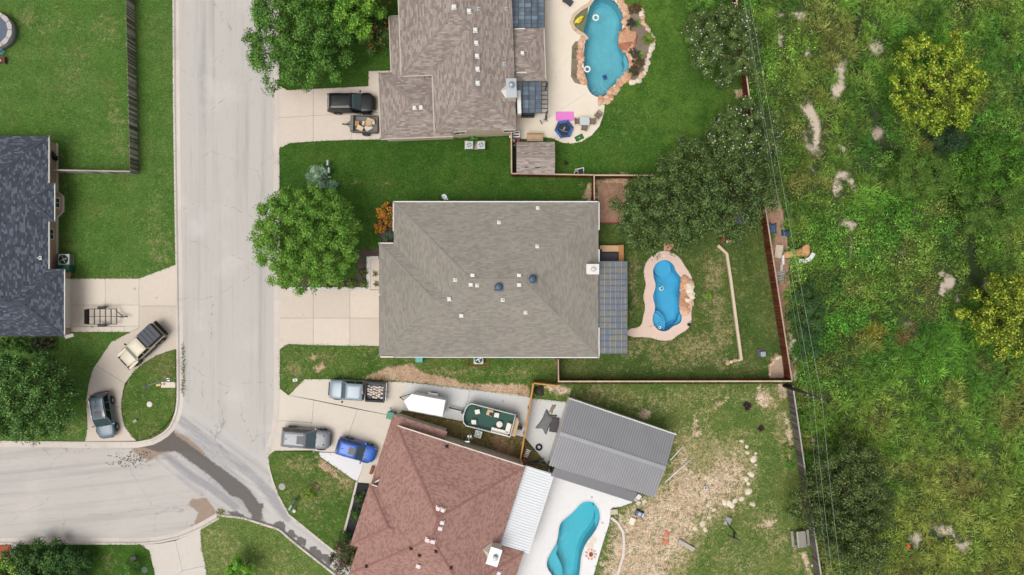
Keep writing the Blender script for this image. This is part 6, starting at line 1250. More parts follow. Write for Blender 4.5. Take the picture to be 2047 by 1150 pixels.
def wild_mat():
    m, t, b, out = newmat('wild ground'); p = world_pos(t); n1 = noise(t, p, .5, 4); n2 = noise(t, p, 3, 4, .65); n3 = noise(t, p, 16, 3, .7)
    col = mix(t, mr(t, n1, .35, .65), C(46, 66, 28), C(62, 78, 34)); col = mix(t, mr(t, n2, .5, .75, 0, .5), col, C(64, 56, 38))
    bf = mr(t, mth(t, 'ADD', mth(t, 'MULTIPLY', attr(t, 'bare').outputs['Fac'], .9), mth(t, 'ADD', mth(t, 'MULTIPLY', n2, .6), mth(t, 'MULTIPLY', mth(t, 'SUBTRACT', n3, .5), .9))), .6, 1.0); bf = mth(t, 'MULTIPLY', bf, mr(t, attr(t, 'bare').outputs['Fac'], .12, .4)); col = mix(t, bf, col, mix(t, n3, C(222, 208, 190), C(186, 166, 146)))
    v = mth(t, 'MULTIPLY_ADD', mth(t, 'SUBTRACT', n3, .5), .8, 1.0); t.links.new(nd(t, 'ShaderNodeHueSaturation', {'Value': v, 'Color': col}).outputs[0], b.inputs['Base Color']); b.inputs['Roughness'].default_value = .95; bump(t, b, n3, .6, .05); return m
WILD2 = [(1440, -420), (1455, -60), (1511, 355), (1513, 358), (1574, 757), (1575, 768), (1601, 953), (1631, 1150), (1670, 1500), (2600, 1500), (2600, -420)]
sheet('wild_ground', WILD2, wild_mat(), 0, res=.55, atts=('bare',), skirt=.3, zfun=tz)
paint('bare', 'line', [(1600, 60), (1614, 130), (1622, 220), (1645, 300), (1680, 360), (1697, 450), (1698, 520)], 3, 16, .5); paint('bare', 'line', [(1650, 60), (1675, 130), (1672, 200), (1682, 300)], 2, 14, .42)
def weeds():
    W2 = PP(WILD2, 0); L = lambda *c: np.array(C(*c)[:3])
    def spots(N, thr):
        x = rng.uniform(P(1440, 0)[0], P(2270, 0)[0], N); y = rng.uniform(P(0, 1300)[1], P(0, -160)[1], N); px = x/S+CX; py = CY-y/S
        bare = painted('bare', px, py); ok = inpoly(x, y, W2) & (distpoly(x, y, FW, False) > .15) & ((bare+vnoise(x, y, .45, 9)*.5+vnoise(x, y, 1.4, 10)*.25) < thr) & (distpoly(x, y, DP, False) > ditch_w(px, py)*1.1)
        return x[ok], y[ok], px[ok], py[ok]
    def colour(x, y, px, py):
        n = len(x); rust = painted('rust', px, py)
        yel = np.clip(vnoise(x, y, 6, 31)*.8+vnoise(x, y, 1.6, 32)*.5-.5+.32*((py-650)/450).clip(0, 1)+.15*((px-1950)/100).clip(0, 1), 0, 1)[:, None]; dark = np.clip(vnoise(x, y, 4, 41)*1.5-.5, 0, 1)[:, None]
        col = (L(74, 112, 38)*(1-dark*.75)+L(40, 70, 30)*dark*.75)*(1-yel*.8)+L(124, 126, 60)*yel*.75
        br_ = (vnoise(x, y, 2.6, 51) > .74)[:, None]; col = np.where(br_, col*.6+L(112, 98, 60)*.4, col)
        col = np.where((rust > .4)[:, None] & (px < 1780)[:, None], L(110, 106, 42), col); col = np.where((rust > .4)[:, None] & (px >= 1780)[:, None], L(98, 78, 50), col)
        return col*(1+rng.normal(0, .28, (n, 1)))
    def kind(x, y, px, py):
        zone = vnoise(x, y, 9, 21)*.55+vnoise(x, y, 3.2, 22)*.45
        return (zone+np.exp(-((px-1830)**2/170**2+(py-500)**2/140**2))*.5+np.exp(-((px-1640)**2/60**2+(py-700)**2/150**2))*.2-.3*(py > 800)-.12*(px > 1960)+rng.normal(0, .08, len(x))) > .52
    def blades(nm, lb, k, base_, ln, el, wd, col, a):
        m_ = len(k); dr = np.column_stack([np.cos(a)*np.cos(el), np.sin(a)*np.cos(el), np.sin(el)]); sd_ = np.column_stack([-np.sin(a), np.cos(a), np.zeros(m_)]); wd = wd[:, None]
        mid = base_+dr*(ln*.55)[:, None]; tip = base_+dr*ln[:, None]*np.array([1.25, 1.25, .66]); V = np.stack([base_-sd_*wd*.5, base_+sd_*wd*.5, mid+sd_*wd*.6, mid-sd_*wd*.6, tip], axis=1).reshape(-1, 3)
        kk = np.arange(m_)[:, None]*5; lo = np.concatenate([kk+np.array([0, 1, 2, 3]), kk+np.array([3, 2, 4])], axis=1).ravel(); st = np.stack([np.arange(m_)*7, np.arange(m_)*7+4], axis=1).ravel()
        tag(mesh_np(nm, V, lo, st, np.repeat(np.clip(col*(1+rng.normal(0, .36, (m_, 1))), .003, .9), 5, axis=0), LEAF, None, 'stuff'), lb, 'grass')
    # low growth between the plants
    x, y, px, py = spots(19000, .74); z = tz(x, y); col = colour(x, y, px, py)*1.6; k = np.repeat(np.arange(len(x)), 9); m_ = len(k)
    blades('weed_grass', 'low uncut grass growing between the bushes of the wild field', k, np.column_stack([x[k]+rng.normal(0, .2, m_), y[k]+rng.normal(0, .2, m_), z[k]]), rng.uniform(.2, .5, m_), rng.uniform(.3, 1.2, m_), rng.uniform(.03, .06, m_), col[k], rng.random(m_)*2*PI)
    x, y, px, py = spots(9000, 1.25); kp = painted('bare', px, py) > .15; x, y, px, py = x[kp], y[kp], px[kp], py[kp]; z = tz(x, y); k = np.repeat(np.arange(len(x)), 5); m_ = len(k)
    blades('sparse_weeds', 'sparse dry weeds dotting the bare patches of the wild field', k, np.column_stack([x[k]+rng.normal(0, .1, m_), y[k]+rng.normal(0, .1, m_), z[k]]), rng.uniform(.12, .4, m_), rng.uniform(.2, 1.1, m_), rng.uniform(.03, .06, m_), (colour(x, y, px, py)*1.7*np.array([1.15, 1.0, 1.1]))[k], rng.random(m_)*2*PI)
    # individual bushy weeds: domes of leaves and fountains of grass
    x, y, px, py = spots(8600, .56); z = tz(x, y); col = colour(x, y, px, py)*1.95; n = len(x); isb = kind(x, y, px, py); rr = rng.uniform(.22, .75, n)*(.7+.6*vnoise(x, y, 5, 81)); hh = rr*rng.uniform(.7, 1.5, n)
    i = np.where(isb)[0]; k = np.repeat(i, np.clip((rr[i]**2*230).astype(int), 16, 120)); m_ = len(k); d = unit(rng.normal(size=(m_, 3))*np.array([1, 1, .7])+np.array([0, 0, .35])); d[:, 2] = np.abs(d[:, 2]); q = rng.uniform(.7, 1.05, m_)[:, None]
    pos = np.column_stack([x[k], y[k], z[k]])+d*q*np.column_stack([rr[k], rr[k], hh[k]]); tn = np.clip(col[k]*np.array([.84, 1.0, .9])*(1+rng.normal(0, .34, (m_, 1))), .003, .9)
    hi = rng.random(m_) < .16; tn[hi] = np.clip(tn[hi]*1.5+.02, 0, .9)  # pale highlights put into the colour of randomly picked leaves
    tag(leaves('weed_leaves', pos, d*.9+np.array([0, 0, .35])+rng.normal(0, .3, (m_, 3)), rng.uniform(.1, .24, m_), .6, tn, LEAF, None, 'stuff'), 'bushy broad-leaved weeds and vines covering the wild field', 'weeds')
    i = np.where(~isb)[0]; k = np.repeat(i, np.clip((rr[i]*70).astype(int), 14, 55)); m_ = len(k); a = rng.random(m_)*2*PI; ro = rng.random(m_)*rr[k]*.45
    blades('tall_grass', 'tall arching grass clumps of the wild field', k, np.column_stack([x[k]+np.cos(a)*ro, y[k]+np.sin(a)*ro, z[k]]), rng.uniform(.5, 1.0, m_)*(rr[k]+.35), rng.uniform(.35, 1.3, m_), rng.uniform(.03, .06, m_), col[k], a+rng.normal(0, .5, m_))
weeds()
def edge_grass():
    """ragged grass growing over the edges of the lawns"""
    B = []; A = []; Cc = []
    for o in [q for q in bpy.data.objects if q.name.split('.')[0] == 'lawn']:
        me = o.data; co = np.array([v.co[:2] for v in me.vertices]); zz = np.array([v.co[2] for v in me.vertices]); cl = {}
        for e in me.edge_keys: pass
        for pl in me.polygons:
            if len(pl.vertices) == 4:
                a, b = pl.vertices[0], pl.vertices[1]; p0, p1 = co[a], co[b]; L_ = np.hypot(*(p1-p0)); c = (p0+p1)/2
                if abs(c[0]) > 58 or abs(c[1]) > 34: continue
                n = int(L_*16); t = rng.random((n, 1)); q = p0+(p1-p0)*t+rng.normal(0, .035, (n, 2)); B.append(np.column_stack([q, np.full(n, .1)])); bc = GRC.get(o.data.materials[0].name, C(80, 106, 46)); Cc.append(np.tile(np.array(bc[:3]), (n, 1)))
    B = np.vstack(B); Cc = np.vstack(Cc); n = len(B); a = rng.random(n)*2*PI; el = rng.uniform(.2, 1.2, n); ln = rng.uniform(.06, .17, n); d = np.column_stack([np.cos(a)*np.cos(el), np.sin(a)*np.cos(el), np.sin(el)])
    tag(leaves('lawn_edge_grass', B+d*(ln*.5)[:, None], np.array([[0, 0, 1.0]])+rng.normal(0, .4, (n, 3)), ln*1.3, .3, np.clip(Cc*1.15*(1+rng.normal(0, .22, (n, 1))), .003, .9), LEAF, None, 'stuff', tdir=d), 'ragged grass overhanging the lawn edges', 'grass')
GRC = {'west lawn grass': C(88, 120, 52), 'deep green lawn grass': C(58, 92, 34), 'rear lawn grass': C(74, 108, 40), 'pool yard grass': C(80, 100, 46), 'front lawn grass': C(84, 110, 46), 'south yard grass': C(104, 116, 60), 'south lawn grass': C(104, 122, 62), 'dry side yard grass': C(120, 112, 68)}
edge_grass()
# ================================================================ yard things
def box_thing(name, label, cat, px, py, sx, sy, sz, mat, rz=0.0, z=.13, bev=.02, group=None):
    q = P(px, py, z+sz); o = MB().box(0, 0, sz/2, sx, sy, sz).build(name, mat, None, bev=bev); o.location = (q[0], q[1], z); o.rotation_euler = (0, 0, R(rz)); return tag(o, label, cat, group)
cab = M('pale green-grey enamel', C(196, 206, 200), .5, .1, var=.08); fin = M('condenser fins', C(128, 136, 134), .6, .3, var=.2)
def aircon(label, px, py, s=.75, rz=0.0, z=.2, dark=False, h=.85):
    t_ = thing('air_conditioner', label, 'air conditioner', (*P(px, py, z+h), z), R(rz))
    MB().box(0, 0, h/2, s, s, h).build('cabinet', cab, t_, bev=.03); MB().box(0, 0, h*.48, s+.01, s+.01, h*.7).build('fins', fin, t_)
    MB().lathe([(s*.42, 0), (s*.42, .03), (s*.34, .03), (s*.34, -.0)], 20, (0, 0, h), True).build('fan_ring', cab if not dark else dkmetal, t_)
    MB().lathe([(s*.33, -.02), (s*.33, .005), (0, .008)], 20, (0, 0, h)).build('fan_well', dkmetal if dark else fin, t_)
    for k in range(4): MB().box(s*.15*math.cos(k*PI/2+.4), s*.15*math.sin(k*PI/2+.4), h+.012, s*.3, .07, .01, k*PI/2+.4).build('fan_blade', galv, t_)
    MB().lathe([(.09, .02), (.07, .05), (0, .06)], 10, (0, 0, h)).build('motor_hub', galv, t_)
    return t_
slabs('equipment_pad', '', [[(929, 282), (970.5, 282), (970.5, 300), (929, 300)]], conc_mat('pad concrete', C(206, 188, 166), C(186, 168, 148)), z=.2)
aircon('left one of the twin air conditioners below the brown house', 938, 290); aircon('right one of the twin air conditioners below the brown house', 962, 290)
aircon('air conditioner in a brick frame under the grey house eave', 956.5, 718.5, .95, dark=True); aircon('air conditioner against the left brick house wall', 127, 519, 1.1, dark=True); aircon('air conditioner beside the angled red-brown house', 956, 868.5, .72, -17)
t_ = thing('brick_edging', 'low red brick frame round the air conditioner by the grey house', 'edging', PZ(955, 722, 0), world=True); bk = MB().box(0, 0, 0, .22, .1, .12).mesh('brick'); bk.materials.append(M('red edging brick', C(150, 84, 62), .9, var=.3, rand=.15))
for a, b in (((935, 716), (935, 732)), ((935, 732), (976, 732)), ((976, 732), (976, 716))):
    A = Vector(P(*a)); B = Vector(P(*b)); n = max(2, int((B-A).length/.24)); 
    for i in range(n): q = A.lerp(B, (i+.5)/n); inst('brick', bk, t_, (q.x, q.y, .17), math.atan2((B-A).y, (B-A).x)+rnd.uniform(-.1, .1))
def bin_(label, px, py, rz, mat, z=.13):
    t_ = thing('wheelie_bin', label, 'bin', (*P(px, py, 1.0), z), R(rz)); MB().box(0, 0, .5, .58, .64, .95, 0, 1.12).build('body', mat, t_, bev=.03); MB().box(.02, 0, 1.02, .74, .76, .08, 0, .92).build('lid', mat, t_, bev=.03); MB().tube([(-.38, -.25, .98), (-.4, 0, .98), (-.38, .25, .98)], .02, 6).build('handle', mat, t_)
    for s in (-1, 1): MB().box(-.3, s*.3, .12, .2, .06, .22).build('wheel', rubber, t_, bev=.04)
bing = M('green bin plastic', C(74, 146, 122), .5, var=.1); bint = M('teal bin plastic', C(92, 176, 162), .5, var=.1)
bin_('green wheelie bin at the corner of the red-brown house', 781, 831, 165, bing); bin_('teal wheelie bin under the bottom eave of the grey house', 838, 717, 90, bint); bin_('dark green bin beside the left brick house', 121, 537.5, 90, M('dark green bin plastic', C(30, 92, 70), .5, var=.1)); bin_('second dark green bin tucked under the charcoal eave', 133, 537, 90, MATS['dark green bin plastic'])
# satellite dish
t_ = thing('satellite_dish', 'pale satellite dish on the top eave of the grey house', 'satellite dish', PZ(889, 401, 3.0)); mb = MB(); n = 20; v = []; f = []
rings = []
for k, r_ in enumerate((0, .12, .24, .34)): rings.append([(r_*math.cos(2*PI*i/n)*.75, r_*math.sin(2*PI*i/n), .6*r_*r_) for i in range(n)])
for i in range(3): mb.add(rings[i]+rings[i+1], [(j, (j+1) % n, n+(j+1) % n, n+j) for j in range(n)])
d_ = mb.build('reflector', M('pale dish', C(206, 214, 222), .5, var=.06), t_, True); d_.location = (0, .25, .55); d_.rotation_euler = (R(-28), R(22), R(15))
MB().tube([(0, 0, 0), (0, .05, .35), (0, .22, .5)], .03, 8).build('mast', galv, t_); MB().tube([(0, .2, .5), (.3, .05, .75)], .015, 6).box(.32, .04, .78, .12, .07, .07).build('feed_arm', galv, t_)
# electric mast on the red-brown house
q = P(937, 877, 3.2); t_ = thing('electric_mast', 'white electric service mast on the red-brown house wall', 'mast', (q[0], q[1], 0), world=True); MB().tube([(q[0], q[1], 0), (q[0], q[1], 4.6)], .05, 8).build('pipe', white, t_); MB().box(q[0], q[1], 4.65, .3, .12, .14).box(q[0]-.05, q[1], 4.5, .5, .06, .06).build('weather_head', white, t_); MB().box(q[0], q[1]-.05, 1.6, .4, .2, .6).build('meter_box', galv, t_); MB().bar((q[0], q[1], 3.2), (q[0]+.35, q[1]-.3, 1.5), .04, .04).build('brace', white, t_)
# street items on the island and lawns
lidm = M('pale concrete lid', C(226, 220, 210), .85, var=.08); gl = M('grey-green lid', C(150, 168, 150), .7, var=.15)
def lid(name, label, cat, px, py, r_, mat, n=20, z=.12, h=.05): 
    o = MB().lathe([(r_*1.08, -.1), (r_*1.08, h*.5), (r_, h*.5), (r_, h), (0, h+.01)], n).build(name, mat, None); o.location = PZ(px, py, z); return tag(o, label, cat)
lid('manhole_cover', 'round white manhole cover on the curved island lawn', 'manhole', 299, 808.5, .26, lidm); lid('manhole_cover', 'round grey manhole cover at the edge of the angled front lawn', 'manhole', 564, 973, .32, M('grey iron lid', C(168, 166, 160), .7, .2, var=.2)); lid('valve_lid', 'round green valve lid beside the sapling at the bottom left', 'lid', 289, 1139, .3, M('green valve lid', C(96, 122, 96), .7, var=.15))
box_thing('utility_box', 'small pale green utility box on the curved island lawn', 'utility box', 269, 842, .4, .25, .2, gl, 25); box_thing('utility_box', 'small grey utility box on the bottom left lawn', 'utility box', 266, 1117, .5, .35, .3, M('grey utility box', C(120, 118, 122), .6, var=.1), 20)
slabs('mailbox_pad', '', [[(323, 763.5), (352, 763.5), (352, 775), (323, 775)]], mD1, z=.15); lid('pad_cap', 'tan round cap set in the little concrete strip by the kerb', 'cap', 328, 768, .09, M('rust cap', C(160, 120, 90), .7, var=.2), z=.16)
box_thing('yellow_bag', 'yellowish bag lying at the foot of the island concrete strip', 'bag', 316, 770, .5, .26, .2, M('yellow sack', C(222, 196, 140), .8, var=.15), 10, bev=.08)
def mailbox(label, px, py, rz, mat, h=1.15):
    t_ = thing('mailbox', label, 'mailbox', (*P(px, py, h), .12), R(rz)); MB().box(0, 0, h*.45, .1, .1, h*.9).build('post', darkg, t_); mb = MB(); pr = [(-.11, 0), (.11, 0), (.11, .12)]+[(.11*math.cos(a), .12+.09*math.sin(a)) for a in np.linspace(.3, PI-.3, 6)]+[(-.11, .12)]
    mb.loft([[(x, y, h*.9+z) for y, z in pr] for x in (-.26, .26)]); mb.build('box', mat, t_); MB().box(.1, .125, h*.9+.14, .04, .015, .12).build('flag', M('red flag', C(180, 40, 40), .6), t_)
gm = M('grey mailbox', C(176, 190, 198), .5, .2, var=.1)
mailbox('grey mailbox furthest up the lawn by the silver shrub', 655.5, 326, 90, gm, 1.0); mailbox('grey mailbox between the upper mailbox and the white stake', 658, 341, 90, gm, 1.0); mailbox('dark mailbox at the kerb of the angled front lawn', 588, 1003, 60, M('dark mailbox', C(80, 92, 96), .5, .2, var=.1)); mailbox('green and white mailbox at the flume edge', 581, 1014, 60, M('pale green mailbox', C(160, 190, 170), .5, var=.1), .9)
o = MB().lathe([(.18, 0), (.2, .1), (.15, .22), (.05, .26), (0, .26)], 14).build('meter_cover', M('white plastic cover', C(220, 226, 220), .5, var=.08), None, True); o.location = PZ(589, 1021, .12); tag(o, 'round white cover next to the green and white mailbox', 'cover')
t_ = thing('white_stake', 'low white stake below the grey mailboxes', 'stake', PZ(659.5, 355, .12)); MB().box(0, 0, .3, .3, .08, .1).box(-.1, 0, .15, .05, .05, .3).build('sign_board', white, t_)
t_ = thing('yard_sign', 'white square meter lid with dark hole on the lower front lawn', 'lid', PZ(590, 760, .12)); MB().box(0, 0, .03, .45, .3, .06, R(8)).build('plate', white, t_); MB().lathe([(.07, .06), (.07, .075), (0, .075)], 12).build('hole', blk, t_)
t_ = lid('floor_drain', 'small dark drain lid on the bottom driveway', 'drain', 781, 816, .06, blk, z=.13, h=.03)
# white rock border
WR_ = MB().rock((0, 0, 0), 1, 5, .7).mesh('r')
def pebbles(name, label, polys, n, size, mat, z=.17):
    r = np.random.default_rng(5); mb = MB(); k = 0
    for poly in polys:
        w0 = PP(poly, 0); xs = [p[0] for p in w0]; ys = [p[1] for p in w0]; c = 0
        while c < n*abs(area(w0)):
            x, y = r.uniform(min(xs), max(xs)), r.uniform(min(ys), max(ys))
            if inpoly(np.array([x]), np.array([y]), w0)[0]:
                s = size*r.uniform(.6, 1.3); a = r.uniform(0, 3); v = [(s, 0, 0), (0, s*.8, 0), (-s, 0, 0), (0, -s*.8, 0), (0, 0, s*.7)]; v = [(*rot2(q[0], q[1], a), q[2]) for q in v]
                mb.add([(x+q[0], y+q[1], z+q[2]) for q in v], [(0, 1, 4), (1, 2, 4), (2, 3, 4), (3, 0, 4)]); c += 1
    o = mb.build(name, mat, None, fix=False); tag(o, label, 'gravel', None, 'stuff'); return o
RB = [[(572, 574.5), (741, 574.5), (741, 580), (577, 580)], [(733.5, 513), (741, 513), (741, 575), (733.5, 575)], [(741, 512.5), (757, 512.5), (757, 518), (741, 518)]]
for q in RB: sheet('gravel_bed', q, M('white stone bed', C(214, 210, 204), .9, var=.25, vsc=6), .172, res=.5, skirt=.1)
pebbles('white_rock_border', 'white rock border between the mulch bed and the middle driveway', RB, 60, .07, M('white rock', C(236, 234, 230), .85, var=.12), .175)
# path edging strips
def strip(name, label, cat, pts, wd, h, mat, z=.12):
    w0 = [Vector(q) for q in PP(pts, 0)]; rings = []
    for i, q in enumerate(w0):
        d = (w0[min(i+1, len(w0)-1)]-w0[max(i-1, 0)]).normalized(); n = Vector((-d.y, d.x)); rings.append([(*(q+n*s), zz) for s, zz in ((-wd/2, z-.1), (-wd/2, z+h), (wd/2, z+h), (wd/2, z-.1))])
    return tag(MB().loft(rings).build(name, mat, None, bev=.01), label, cat)
strip('concrete_edging', 'concrete edging along the black mulch of the angled house', 'edging', [(714, 963), (704, 1005), (688, 1066)], .22, .1, mK); strip('concrete_edging', 'curved tan bed edging below the charcoal roof', 'edging', [(78, 695), (92, 694), (103, 688), (108, 676)], .3, .12, conc_mat('tan edging', C(200, 172, 140), C(180, 150, 120))); strip('concrete_edging', 'pale curved edging of the corner flower bed at bottom left', 'edging', [(34, 1090), (32, 1100), (24, 1116), (10, 1130)], .22, .1, mK)
strip('retaining_timber', 'long tan retaining timber running down the pool yard', 'retaining wall', [(1433, 491), (1451, 508), (1459, 560), (1468, 630), (1480, 720)], .26, .32, M('pale retaining timber', C(214, 194, 168), .85, var=.15)); strip('drain_edging', 'long curved white concrete edging beside the turquoise pool deck', 'edging', [(1221, 1034), (1234, 1044), (1245, 1062), (1247, 1085), (1245, 1110), (1239, 1130), (1232, 1155), (1225, 1190)], .26, .16, conc_mat('white edging', C(226, 216, 206), C(200, 188, 178))); strip('red_edging', 'dark red timber edging of the bark bed beside the grey house', 'edging', [(1199, 447), (1238, 447)], .16, .14, M('dark red timber', C(128, 58, 52), .8, var=.2))
box_thing('splash_block', 'pale splash block at the corner of the left brick house', 'splash block', 138, 672, .9, .35, .1, white, 15)
# outdoor kitchen
t_ = thing('outdoor_kitchen', 'tan counter and dark grill corner beside the blue patio cover', 'outdoor kitchen', PZ(1222, 507, 0), world=True); gr = M('tan counter stone', C(206, 168, 130), .7, var=.15)
for x, y, sx, sy, mt, nm, z1 in ((1218, 497, 1.9, .62, gr, 'counter', 1.0), (1242, 507.5, .5, 1.75, wood, 'side_counter', 1.08), (1218, 514, 1.7, .9, M('black grill top', C(62, 62, 66), .6, .2, var=.15), 'grill_top', .85), (1201.5, 503, .25, .45, blk, 'grill_knob_panel', 1.06)): q = P(x, y, z1); MB().box(q[0], q[1], z1/2+.06, sx, sy, z1-.12).build(nm, mt, t_, bev=.02)
# ================================================================ pool things
ringw = M('white float vinyl', C(238, 240, 240), .4, var=.04)
def torus(R_, r_, n=24, m=8): return MB().loft([[((R_+r_*math.cos(b))*math.cos(a), (R_+r_*math.cos(b))*math.sin(a), r_*math.sin(b)) for b in [2*PI*j/m for j in range(m)]] for a in [2*PI*i/n for i in range(n+1)]], False)
for lb, x, y, R_, z in (('white ring float near the top of the teal pool', 1191, 35.5, .26, .05), ('white ring float by the left rim of the teal pool', 1174, 138.5, .26, .05), ('small white ring float at the foot of the kidney pool', 1319, 655, .11, .05)): o = torus(R_, R_*.34).build('ring_float', ringw, None, True); o.location = PZ(x, y, z); tag(o, lb, 'float')
t_ = thing('pool_float', 'yellow banana-shaped float on the sun shelf of the teal pool', 'float', PZ(1157, 41, .06), R(38)); MB().tube([(-.55, 0, .1), (-.4, .02, .14), (0, .05, .16), (.4, .02, .16), (.6, -.02, .2)], [.06, .16, .2, .17, .05], 10).build('body', M('yellow vinyl', C(238, 214, 60), .4, var=.05), t_, True); MB().tube([(-.3, -.18, .12), (.3, -.18, .12)], .07, 8).build('side_tube', MATS['yellow vinyl'], t_, True)
def cleaner(label, px, py, m1, m2, rz): t_ = thing('pool_cleaner', label, 'pool cleaner', PZ(px, py, -.02), R(rz)); MB().box(0, 0, .03, .45, .42, .1).build('shell', m1, t_, bev=.04); MB().box(.02, 0, .09, .24, .2, .05).build('window', m2, t_, bev=.02); [MB().box(0, s*.2, 0, .42, .07, .14).build('track', m2, t_, bev=.03) for s in (-1, 1)]
cleaner('small pale blue floating cleaner in the kidney pool', 1322, 577, M('pale cyan plastic', C(176, 222, 226), .5, var=.05), M('teal plastic', C(50, 110, 120), .5), 25); cleaner('dark blue cleaner in the teal pool', 1209, 155, M('royal blue plastic', C(40, 100, 160), .5), M('navy plastic', C(24, 50, 90), .5), 20)
hose = M('white hose', C(206, 220, 222), .5); r = random.Random(3)
pts = [(1209, 156), (1200, 163), (1204, 176), (1216, 183), (1206, 188), (1190, 178), (1182, 186), (1194, 172), (1200, 184), (1186, 190)]; o = MB().tube([PZ(x, y, -.03) for x, y in smooth_poly(pts, 2, False)], .018, 5).build('cleaner_hose', hose, None, True); tag(o, 'pale coiled cleaner hose at the foot of the teal pool', 'hose')
o = MB().tube([PZ(1091, 240, .2), PZ(1130, 214, .19), PZ(1172, 187, .19)], .012, 5).build('pool_pole', hose, None); tag(o, 'long thin pole lying across the tan patio to the pool', 'pole')
t_ = thing('handrail', 'thin curved steel handrail at the kidney pool steps', 'handrail', PZ(1301, 654, .16), world=True); MB().tube([PZ(1299, 653, .16), PZ(1300, 653, .75), PZ(1308, 651, .85), PZ(1319, 646, .2), PZ(1320, 645, -.2)], .025, 8).build('rail', chrome, t_, True)
lid('skimmer_lid', 'square-looking white skimmer lid on the top of the pinkish deck', 'lid', 1327.5, 511.5, .13, white, 4, .162, .02); lid('planter_pot', 'small dark pot on the lower right of the pinkish deck', 'pot', 1377, 649, .16, blk, 14, .16, .25)
for lb, x, y in (('round grey skimmer lid at the top of the white deck', 1183, 994), ('round grey skimmer lid on the right of the white deck', 1204.5, 1045.5)): lid('skimmer_lid', lb, 'lid', x, y, .12, M('grey lid', C(196, 198, 198), .7, var=.1), 16, .162, .02)
t_ = rock_run('stepping_stones', 'orange flagstones leading from the oak to the kidney pool', 'stones', [(1334, 485), (1333, 495), (1341, 488)], .35, 6, (0, 1), 8, .12)
# ================================================================ tan patio furniture
t_ = thing('trampoline', 'small six-sided blue trampoline on the tan patio', 'trampoline', (*P(1127.5, 258.5, .4), .15)); bl = M('blue pad vinyl', C(46, 104, 178), .5, var=.12, vsc=5); bl2 = M('dark blue pad vinyl', C(28, 64, 124), .5, var=.1)
hx = [(math.cos(R(60*i+8)), math.sin(R(60*i+8))) for i in range(6)]
MB().prism([(x*.68, y*.68) for x, y in hx], .3, .32).build('jump_mat', M('black jump mat', C(46, 52, 62), .8, var=.1), t_)
for i in range(6): a, b = hx[i], hx[(i+1) % 6]; MB().prism([(a[0]*.69, a[1]*.69), (b[0]*.69, b[1]*.69), (b[0]*.97, b[1]*.97), (a[0]*.97, a[1]*.97)], .31, .37).build('pad', bl if i % 2 else bl2, t_, bev=.02)
for x, y in hx: MB().tube([(x*.93, y*.93, 0), (x*.93, y*.93, .33)], .025, 6).build('leg', dkmetal, t_)
MB().tube([(-.55, -.1, .34), (-.5, -.1, .9), (-.1, -.35, 1.0), (.35, -.42, .95), (.6, -.1, .34)], .02, 6).build('handle_bar', galv, t_, True); MB().box(.0, .05, .33, .14, .36, .012, R(-25)).build('badge', M('pale print', C(150, 160, 170), .7), t_)
box_thing('exercise_mat', 'bright pink folding mat on the tan patio', 'mat', 1129, 232.5, 1.8, .92, .05, M('pink mat vinyl', C(232, 130, 206), .6, var=.06), 0, .155, .01)
t_ = thing('putting_mat', 'dark-edged green game mat on the curved end of the tan patio', 'mat', (*P(1158, 275.5, .16), .155), R(27)); MB().box(0, 0, .02, .86, .52, .04).build('rim', M('dark green rim', C(38, 52, 34), .8), t_); MB().box(0, 0, .045, .74, .4, .012).build('felt', M('green felt', C(50, 120, 58), .9, var=.12), t_); MB().lathe([(.05, .05), (.05, .065), (0, .07)], 10).build('ball', white, t_)
wk = M('brown wicker', C(128, 112, 96), .8, var=.25, vsc=8)
def patio_chair(label, px, py, rz):
    t_ = thing('patio_chair', label, 'chair', (*P(px, py, .5), .15), R(rz)); s = MB()
    MB().box(0, 0, .42, .5, .52, .05).build('seat', wk, t_, bev=.02)
    for i in range(5): MB().bar((-.25, -.22+i*.11, .46), (-.36, -.22+i*.11, .95), .05, .02).build('back_slat', wk, t_)
    MB().tube([(-.23, -.27, .42), (-.37, -.27, .97), (-.37, .27, .97), (-.23, .27, .42)], .02, 6).build('back_frame', wk, t_)
    for sd_ in (-1, 1): MB().tube([(.22, sd_*.28, 0), (.24, sd_*.28, .62), (-.28, sd_*.28, .66)], .02, 6).build('arm', wk, t_); MB().tube([(-.22, sd_*.26, 0), (-.24, sd_*.26, .45)], .02, 6).build('leg', wk, t_)
patio_chair('wicker chair on the left of the glass patio table', 1155, 243, 0); patio_chair('wicker chair on the right of the glass patio table', 1183, 243.5, 180); patio_chair('wicker chair below the glass patio table', 1168, 256, 80); patio_chair('wicker chair standing apart by the patio edge', 1195, 231.5, 230)
t_ = thing('patio_table', 'small glass-topped patio table between the wicker chairs', 'table', (*P(1168.5, 243, .7), .15)); MB().prism([(-.45, -.4), (.45, -.4), (.5, 0), (.45, .4), (-.45, .4), (-.5, 0)], .68, .7).build('table_top', M('pale table glass', C(196, 204, 204), .1, var=.1, vsc=6, spec=.8), t_); [MB().tube([(sx*.35, sy*.3, 0), (sx*.35, sy*.3, .68)], .02, 6).build('leg', dkmetal, t_) for sx in (-1, 1) for sy in (-1, 1)]
t_ = thing('sun_lounger', 'dark lounger cut by the top edge of the tan patio', 'lounger', (*P(1135, 3, .4), .15), R(-35)); MB().box(0, 0, .33, 1.0, .6, .12).build('cushion', M('charcoal cushion', C(66, 68, 72), .8, var=.1), t_, bev=.04); [MB().box(sx*.4, sy*.25, .14, .06, .06, .28).build('leg', dkmetal, t_) for sx in (-1, 1) for sy in (-1, 1)]
